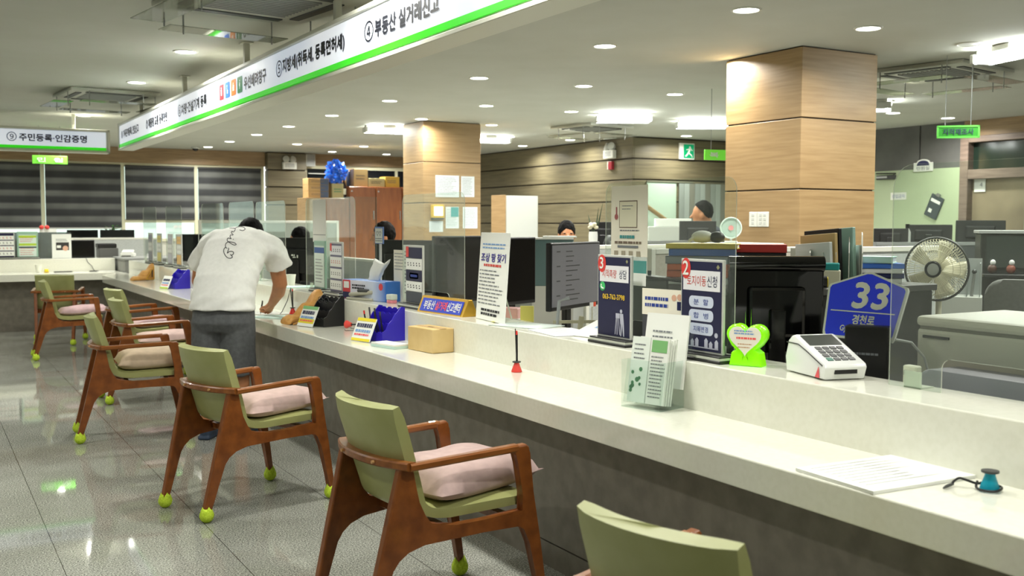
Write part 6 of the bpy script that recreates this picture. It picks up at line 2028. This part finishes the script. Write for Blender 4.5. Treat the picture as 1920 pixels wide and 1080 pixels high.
t = thing('document_binder', 'teal grey binder box with white papers on top, left of the lit monitor', 'binder', (3.54, 5.60, 0.95), -30)
G().box(-0.13, -0.10, 0.05, 0.13, 0.10, 0.345, 0.004, 1).build('binder', mat('teal_grey', (92, 118, 120), 0.5), t)
G().box(-0.15, -0.11, 0.345, 0.13, 0.11, 0.355).box(-0.06, -0.1, 0.356, 0.15, 0.1, 0.366).build('papers', PAPER, t)
G().box(-0.13, -0.1, -0.95, 0.13, 0.1, 0.05).build('pedestal', LTGREY, t)

# middle distance: staff and their screens
seated((5.60, 8.62, 0), -115, 'seated person with black fringe peeking over a screen, by the timber wall', mat('dark_top', (40, 42, 46), 0.8), tall=1.415)
seated((3.80, 8.75, 0), 165, 'seated person with dark hair seen from behind, under the far oak pillar', mat('brown_top', (54, 44, 40), 0.8), noisy('dark_brown_hair', (10, 8, 7), (20, 15, 12), nscale=14, rough=0.7, spec=0.12), tall=1.40)
seated((3.72, 10.9, 0), 150, 'seated person whose dark hair shows right of the bending man', mat('dark_top'), tall=1.345)
monitor(5.56, 7.92, 145, 'black monitor beside the seated person with black fringe', 0.25, 0.24, 1.29, desk_z=0.72)
desk(4.9, 7.8, 6.1, 8.15, 'pale desk of the seated person with the black fringe')


def standing(x, y, rz, label):
    t = thing('person', label, 'person', (x, y, 0), rz)
    g = G()
    ovals(g, [((0, 0, 0.80), (1, 0, 0), 0.16, 0.11), ((0.02, 0, 1.0), (1, 0, -0.1), 0.14, 0.10), ((0.08, 0, 1.22), (1, 0, -0.3), 0.17, 0.105), ((0.12, 0, 1.33), (1, 0, -0.3), 0.12, 0.08)])
    chain(g, [((0.12, 0, 1.32), 0.06), ((0.17, 0, 1.42), 0.055)])
    H = Vector((0.21, 0, 1.495))
    g.ball(H, (0.098, 0.076, 0.115), 22, 16)
    g.ball(H + Vector((0.03, 0, -0.06)), (0.062, 0.058, 0.062), 16, 12)
    chain(g, [(H + Vector((0.095, 0, -0.005)), 0.010), (H + Vector((0.114, 0, -0.035)), 0.014)])
    for s in (-1, 1):
        g.ball(H + Vector((-0.005, s * 0.077, -0.02)), (0.026, 0.012, 0.034), 10, 8)
        chain(g, [((0.10, s * 0.19, 1.28), 0.055), ((0.16, s * 0.24, 1.03), 0.042), ((0.40, s * 0.17, 0.98), 0.028), ((0.47, s * 0.15, 0.97), 0.026)])
        for k in range(4):
            y0 = s * 0.15 + (k - 1.5) * 0.018
            chain(g, [((0.48, y0, 0.97), 0.010), ((0.54, y0, 0.965), 0.009), ((0.565, y0, 0.95), 0.008)])
        chain(g, [((0.47, s * 0.12, 0.965), 0.012), ((0.51, s * 0.10, 0.955), 0.009)])
        chain(g, [((0.0, s * 0.09, 0.82), 0.09), ((0.01, s * 0.10, 0.46), 0.06), ((-0.02, s * 0.10, 0.08), 0.04)])
        chain(g, [((-0.03, s * 0.10, 0.05), 0.045), ((0.11, s * 0.11, 0.042), 0.04)])
    remeshed(g, 'body', SKIN, t, 0.008, 4)
    g = G(); g.ball(H + Vector((-0.012, 0, 0.028)), (0.104, 0.088, 0.112), 22, 16)
    hr = remeshed(g, 'hair', HAIR, t, 0.008, 2, lambda c: 0.006 * noise.noise(c * 40))
    for v in hr.data.vertices:
        d = v.co - (H + Vector((-0.012, 0, 0.028)))
        if d.x * 0.8 - d.z * 0.75 > 0.022 or d.z < -0.075:
            v.co = H + Vector((-0.012, 0, 0.028)) + d * 0.74
    g = G()
    ovals(g, [((0, 0, 0.82), (1, 0, 0), 0.185, 0.13), ((0.02, 0, 1.0), (1, 0, -0.1), 0.17, 0.125), ((0.08, 0, 1.2), (1, 0, -0.3), 0.195, 0.125), ((0.11, 0, 1.31), (1, 0, -0.3), 0.16, 0.10), ((0.13, 0, 1.35), (1, 0, -0.3), 0.08, 0.07)])
    for s in (-1, 1):
        chain(g, [((0.10, s * 0.175, 1.28), 0.075), ((0.15, s * 0.23, 1.05), 0.062)])
    remeshed(g, 'shirt', mat('navy_uniform', (52, 58, 68), 0.8), t, 0.011, 4, lambda c: 0.006 * noise.noise(c * 9))
    g = G(); ovals(g, [((0, 0, 0.72), (1, 0, 0), 0.175, 0.125), ((0, 0, 0.9), (1, 0, 0), 0.17, 0.12)])
    for s in (-1, 1):
        chain(g, [((0.0, s * 0.09, 0.82), 0.105), ((0.01, s * 0.10, 0.46), 0.08), ((-0.02, s * 0.10, 0.10), 0.07)])
    remeshed(g, 'trousers', mat('black_trousers'), t, 0.012, 4)


standing(7.12, 8.02, 138, 'standing person in a navy uniform shirt, half hidden by the near oak pillar')
monitor(6.28, 7.42, 150, 'grey monitor below the standing person by the near oak pillar', 0.34, 0.24, 1.30, None, DKGREY)
desk(6.0, 7.15, 6.85, 7.6, 'pale desk under the grey monitor by the near oak pillar')
office_chair(5.62, 7.45, 20, 'dark rounded chair back left of the grey monitor', 1.0, 1.29, 0.36, DKGREY)
t = thing('flower_vase', 'small white orchid in a slim dark leaved pot by the timber wall', 'flowers', (5.37, 7.80, 0.72))
G().lathe([(0.03, 0), (0.042, 0.57), (0.038, 0.60)], n=16).build('pot', PAPER, t, 40)
g = G()
for k in range(7):
    a = 2 * PI * k / 7
    g.ball((0.028 * math.cos(a), 0.028 * math.sin(a), 0.64 + 0.014 * (k % 3)), (0.022, 0.022, 0.018), 8, 6)
g.build('blossom', mat('orchid_white', (232, 226, 196), 0.6), t, 60)
g = G()
for a, l in ((0.3, 0.16), (1.6, 0.10), (-0.9, 0.2)):
    g.tube([(0, 0, 0.6), (0.05 * math.cos(a), 0.05 * math.sin(a), 0.68), (0.07 * math.cos(a) + 0.06 * l, 0.09 * math.sin(a), 0.66 + l)], [0.006, 0.008, 0.001], 5)
g.build('leaf', mat('dark_leaf', (48, 66, 40), 0.5), t, 60)
for (x, y, w, h, zc, lab) in ((7.78, 6.48, 0.30, 0.16, 1.275, 'dark monitor just right of the near oak pillar'), (8.10, 6.32, 0.40, 0.18, 1.30, 'left one of the two dark monitors under the hanging clipboard'), (8.48, 6.06, 0.42, 0.20, 1.33, 'right one of the two dark monitors under the hanging clipboard')):
    monitor(x, y, 128, lab, w, h, zc, None, DKGREY)
desk(7.5, 5.98, 8.9, 6.9, 'pale desk under the dark monitors right of the near oak pillar')
t = thing('spray_bottle', 'small white bottle with a dark cap in front of the pale green wall', 'bottle', (7.93, 6.42, 0.72))
G().lathe([(0.03, 0), (0.03, 0.60), (0.014, 0.635)], n=14).build('bottle', PAPER, t, 40)
G().cyl((0, 0, 0.635), (0, 0, 0.675), 0.018, n=10).build('cap', BLACK, t)
t = thing('file_tray', 'clear and grey upright file tray right of the electric fan', 'file tray', (4.66, 3.43, 0), -55)
G().box(-0.10, -0.08, 0, 0.10, 0.10, 1.03, 0.004, 1).build('pedestal', LTGREY, t)
for k in range(4):
    G().box(-0.095 + 0.06 * k, -0.08, 1.03, -0.09 + 0.06 * k, 0.09, 1.235 - 0.012 * k).build('divider', clear('grey_acrylic', (206, 212, 210), 0.1, 0.35), t)
G().box(-0.095, 0.085, 1.03, 0.095, 0.09, 1.22).build('back', mat('tray_grey', (170, 174, 172), 0.4), t)
for k, (x, lab) in enumerate(((-0.03, 'white marker in the cup right of the electric fan'), (0.05, 'grey scissors handle in the cup right of the electric fan'))):
    q = thing('marker', lab, 'marker', (4.66, 3.43, 1.032), -55)
    G().tube([(x, -0.06, 0), (x + 0.01, -0.065, 0.115)], 0.008, 8).build('barrel', (PAPER, GREY)[k], q, 40)
    G().ball((x + 0.01, -0.065, 0.125), 0.012, 8, 6).build('cap', (LTGREY, DKGREY)[k], q, 60)
t = thing('glass_cabinet', 'dark glossy cabinet at the right edge behind the grey chair', 'cabinet', (5.85, 3.75, 0), -50)
G().box(-0.36, -0.16, 0, 0.75, 0.25, 1.34, 0.006, 1).build('body', mat('dark_cabinet', (50, 51, 48), 0.25), t)
G().box(-0.37, -0.17, 1.34, 0.76, 0.26, 1.36, 0.003, 1).build('top', GREY, t)
G().box(-0.33, -0.166, 1.14, 0.71, -0.16, 1.325).build('glass_front', mat('smoky_glass', (56, 62, 58), 0.1), t)
G().box(-0.35, -0.30, 1.085, 0.72, -0.16, 1.105, 0.003, 1).build('shelf', BLACK, t)
for k in range(9):
    x = -0.30 + 0.1 * k
    c = ((70, 40, 30), (120, 60, 44), (206, 96, 110), (226, 190, 170), (60, 64, 80), (40, 40, 44), (150, 110, 60), (100, 70, 50), (200, 196, 180))[k]
    q = thing('trinket', ('%s small trinket on the dark shelf at the right edge' % ('leftmost', 'second', 'third', 'fourth', 'middle', 'sixth', 'seventh', 'eighth', 'rightmost')[k]), 'trinket', (5.85 + 0.0, 3.75, 1.106), -50, 'trinkets on the dark shelf')
    g = G(); g.ball((x, -0.235, 0.028), (0.026, 0.022, 0.028), 10, 8); g.build('base', mat('trinket_%d' % k, c, 0.5), q, 60)
    g = G(); g.ball((x + 0.004, -0.235, 0.066), (0.016, 0.016, 0.018), 10, 8); g.build('knob', mat('trinket_%d' % ((k + 3) % 9)), q, 60)

# board and blinds on the timber wall
t = thing('mint_board', 'pale mint board with a wooden handrail leaning on the timber wall', 'board', (9.90, 12.545, 0.95), 0)
G().box(-0.29, -0.02, 0, 0.27, 0, 1.065, 0.004, 1).build('board', mat('mint_board_paint', (198, 218, 202), 0.3), t)
G().box(-0.30, -0.03, 1.065, 0.60, 0.0, 1.09, 0.003, 1).build('top_rail', mat('board_rail', (112, 112, 96), 0.5), t)
t = thing('wooden_handrail', 'slanting honey wooden handrail in front of the mint board', 'handrail', (9.90, 12.44, 0.95), 0)
G().tube([(-0.36, 0, 0.70), (0.28, 0, 0.34)], 0.032, 12).build('rail', OAKY, t, 40)
for x, z in ((-0.05, 0.505), (0.2, 0.365)):
    G().tube([(x, 0, z), (x, 0.08, z - 0.05)], 0.008, 6).build('bracket', STEEL, t, 40)
t = thing('vertical_blind', 'grey vertical blind beside the mint board', 'blind', (10.2, 12.53, 1.05), 0)
for k in range(9):
    G().box(0.02 + 0.105 * k, -0.012, 0, 0.118 + 0.105 * k, -0.004, 0.96, 0, 1, None).build('slat', mat(('blind_grey_a', 'blind_grey_b', 'blind_taupe')[k % 3], ((150, 156, 152), (168, 174, 170), (132, 130, 120))[k % 3], 0.7), t)
t = thing('white_box', 'white box with a yellowish mark on the far desk below the blind', 'box', (7.5, 9.3, 0.0), -35)
G().box(-0.28, -0.2, 0, 0.28, 0.2, 1.36, 0.006, 1).build('cabinet', LTGREY, t)
G().box(-0.2, -0.15, 1.362, 0.2, 0.15, 1.45, 0.004, 1).build('carton', PAPER, t)
t = thing('tall_locker', 'tall grey locker with a honey wood side against the timber wall', 'locker', (7.6, 13.05, 0), 0)
G().box(-0.26, -0.2, 0, 0.27, 0.20, 1.79, 0.004, 1).build('grey_door', mat('locker_grey', (186, 188, 184), 0.4), t)
G().box(-0.275, -0.19, 0, -0.262, 0.22, 1.80, 0.002, 1).build('wood_side', OAKY, t)

# far right corner: brown cabinets with things on top
BROWNC = noisy('russet_cabinet', (128, 70, 32), (146, 84, 40), (6, 6, 1), 3, 5, 0.4)
for k, (x0, x1, lab) in enumerate(((6.375, 6.85, 'russet brown cabinet left of the far oak pillar, the left one'), (6.86, 7.34, 'russet brown cabinet left of the far oak pillar, the right one'), (7.35, 7.83, 'russet brown cabinet mostly hidden behind the far oak pillar'))):
    t = thing('storage_cabinet', lab, 'cabinet', ((x0 + x1) / 2, 16.7, 0), 0, 'russet cabinets')
    w = (x1 - x0) / 2
    G().box(-w, -0.18, 0, w, 0.25, 2.01, 0.004, 1).build('body', BROWNC, t)
    d = G().box(-w + 0.006, -0.2, 0.02, w - 0.006, -0.181, 2.0, 0.003, 1).build('door', BROWNC, t)
    G().box(w - 0.05, -0.215, 1.45, w - 0.035, -0.2, 1.6).build('handle', STEEL, d)
    g = G()
    for z in (0.3, 1.93):
        g.cyl((-w + 0.04, -0.21, z), (-w + 0.04, -0.2, z), 0.014, n=8)
    g.build('hinge', STEEL, d)
t = thing('storage_cabinet', 'lower honey wood cabinet with a russet door in front of the timber pier', 'cabinet', (5.99, 16.7, 0), 0)
G().box(-0.38, -0.2, 0, 0.375, 0.25, 1.81, 0.004, 1).build('body', OAKY, t)
d = G().box(-0.12, -0.215, 0.02, 0.37, -0.201, 1.80, 0.003, 1).build('door', BROWNC, t)
for k in range(2):
    G().box(0.05 + 0.06 * k, -0.225, 1.3, 0.075 + 0.06 * k, -0.215, 1.42).build('handle', STEEL, d)


def carton(x, y, z, w, d, h, rz, col, label, group='cartons on the brown cabinets', band=None, text=None):
    t = thing('carton', label, 'box', (x, y, z), rz, group)
    G().box(-w / 2, -d / 2, 0, w / 2, d / 2, h, 0.004, 1).build('carton', col, t)
    if band:
        face(G(), w * 0.08, h * 0.02, w * 0.48, h * 0.98, -d / 2 - 0.002).build('printed_panel', band, t)
    if text:
        g = G(); rows(g, -w * 0.35, w * 0.35, h * 0.35, h * 0.7, 2, -d / 2 - 0.003, 0.4, 0.2); g.build('printed_text', text, t)


SLATE = mat('slate_blue_print', (70, 84, 112), 0.5)
for k in range(3):
    carton(5.86, 16.72, 1.812 + 0.108 * k, 0.36, 0.28, 0.106, 0, mat('tan_carton', (190, 152, 100), 0.7), '%s tan carton with a blue side in the stack of three' % ('bottom', 'middle', 'top')[k], band=SLATE, text=mat('brown_ink'))
carton(6.19, 16.64, 1.812, 0.20, 0.16, 0.24, 0, mat('khaki_carton', (170, 160, 116), 0.7), 'khaki carton with a green stripe right under the blue bag', text=mat('leaf_green_ink'))
carton(6.395, 16.82, 2.012, 0.15, 0.2, 0.27, 0, mat('tan_carton'), 'narrow tan carton with a slate panel right of the blue bag', band=SLATE)
carton(6.61, 16.72, 2.012, 0.26, 0.26, 0.30, 3, mat('khaki_tan', (186, 158, 108), 0.7), 'tall plain tan carton on the left russet cabinet', text=mat('brown_ink'))
carton(6.91, 16.70, 2.012, 0.29, 0.24, 0.145, -3, mat('khaki_carton'), 'flat khaki carton with dark print on the russet cabinets', text=INK)
carton(7.20, 16.72, 2.012, 0.27, 0.24, 0.18, 2, mat('mustard_carton', (196, 160, 66), 0.7), 'mustard yellow carton next to the far oak pillar', text=mat('brown_ink'))
t = thing('wine_bottle', 'dark bottle with a pale label between the cartons', 'bottle', (6.32, 16.62, 1.812))
G().lathe([(0.037, 0), (0.038, 0.21), (0.014, 0.28), (0.014, 0.35)], n=16).build('glass_body', mat('bottle_dark', (30, 14, 18), 0.15), t, 40)
G().lathe([(0.0385, 0.06), (0.0385, 0.16)], n=16, cap=False).build('paper_label', CREAM, t, 40)
t = thing('plastic_bag', 'crumpled shiny blue plastic bag on the carton stack', 'bag', (6.19, 16.64, 2.225))
bagm = mat('blue_film', (24, 96, 214), 0.16, coat=0.6)
g = G()
bmesh.ops.create_icosphere(g.bm, subdivisions=4, radius=1)
for v in g.bm.verts:
    n1 = noise.noise(v.co * 2.2 + Vector((3, 1, 2))); n2 = noise.noise(v.co * 5.5)
    f = 0.82 + 0.45 * n1 + 0.55 * abs(n2) + 0.3 * abs(noise.noise(v.co * 11)) + (0.35 * max(0, v.co.z) ** 3)
    v.co = Vector((v.co.x * 0.165 * f, v.co.y * 0.13 * f, v.co.z * 0.165 * f))
zmin = min(v.co.z for v in g.bm.verts)
g.build('film', bagm, t, 20)

# behind the far left counter
for (x, w, lab) in ((2.20, 0.44, 'left one of the two long dark screens on the far partition'), (2.70, 0.50, 'right one of the two long dark screens on the far partition')):
    monitor(x, 16.8, 0, lab, w, 0.22, 1.17, desk_z=0.72)
desk(1.0, 15.17, 3.0, 15.84, 'pale desk right behind the far left counter')
desk(1.2, 16.55, 3.3, 17.9, 'pale desk behind the far left partition')
t = thing('desk_printer', 'dark grey receipt printer on the far left counter', 'printer', (2.34, 15.36, 0.0), 0)
G().box(-0.14, -0.12, 0.90, 0.12, 0.14, 1.04, 0.012, 2).build('body', mat('slate_printer', (92, 92, 90), 0.5), t)
G().box(-0.15, -0.12, 1.04, 0.10, 0.13, 1.10, 0.015, 2).build('cover', BLACK, t)
G().box(-0.16, -0.13, 0.72, 0.13, 0.15, 0.90).build('stand', LTGREY, t)
t = thing('card_terminal', 'small white payment terminal on the corner cabinet', 'card terminal', (2.50, 14.75, 0.926), -20)
G().box(-0.09, -0.07, 0, 0.09, 0.09, 0.055, 0.012, 2).build('base', WHITE, t)
G().box(-0.075, -0.05, 0.045, 0.075, 0.08, 0.085, 0.012, 2, Matrix.Rotation(R(14), 4, 'X')).build('keypad_head', WHITE, t)
G().box(-0.07, -0.072, 0.01, 0.05, -0.068, 0.022).build('card_slot', DKGREY, t)
t = thing('potted_plant', 'green leafy plant below the blinds behind the far left screens', 'plant', (2.75, 17.6, 0.72))
G().lathe([(0.08, 0), (0.11, 0.3), (0.1, 0.3)], n=16).build('pot', DKGREY, t, 40)
g = G(); rp_ = random.Random(11)
for k in range(70):
    a, rad = rp_.random() * 2 * PI, 0.03 + 0.16 * rp_.random()
    c = Vector((rad * math.cos(a), rad * math.sin(a) * 0.8, 0.38 + 0.30 * rp_.random() * (1 - rad * 2.2)))
    d = Vector((math.cos(a), math.sin(a), 0.4)) * 0.05; s_ = Vector((-math.sin(a), math.cos(a), 0.1 * rp_.random())) * 0.022
    g.quad(c - d * 0.4, c + s_, c + d, c - s_)
g.build('foliage', mat('plant_green', (52, 92, 40), 0.5), t)
t = thing('desk_board', 'small white board with a red bow behind the far left counter', 'board', (1.62, 15.9, 0), 0)
G().box(-0.1, -0.006, 0.9, 0.12, 0.006, 1.30, 0.004, 1).build('board', PAPER, t)
G().box(-0.1, -0.02, 0, 0.12, 0.02, 0.9).build('stand', LTGREY, t)
for s in (-1, 1):
    G().ball((-0.04 + s * 0.035, -0.02, 1.325), (0.034, 0.02, 0.028), 10, 8, Matrix.Rotation(R(s * 25), 4, 'Y')).build('red_bow', mat('bow_red', (232, 72, 66), 0.5), t, 60)
t = thing('glass_screen', 'clear grey glass panel standing behind the sign stands on the far counter', 'panel', (0.9, 15.25, 0.90))
G().box(-1.4, -0.004, 0, 0.95, 0.004, 0.36).build('pane', clear('smoke_glass', (170, 176, 174), 0.1, 0.3, (130, 136, 134)), t)
G().box(-1.4, -0.02, -0.01, 0.95, 0.02, 0.008).build('rail', GREY, t)
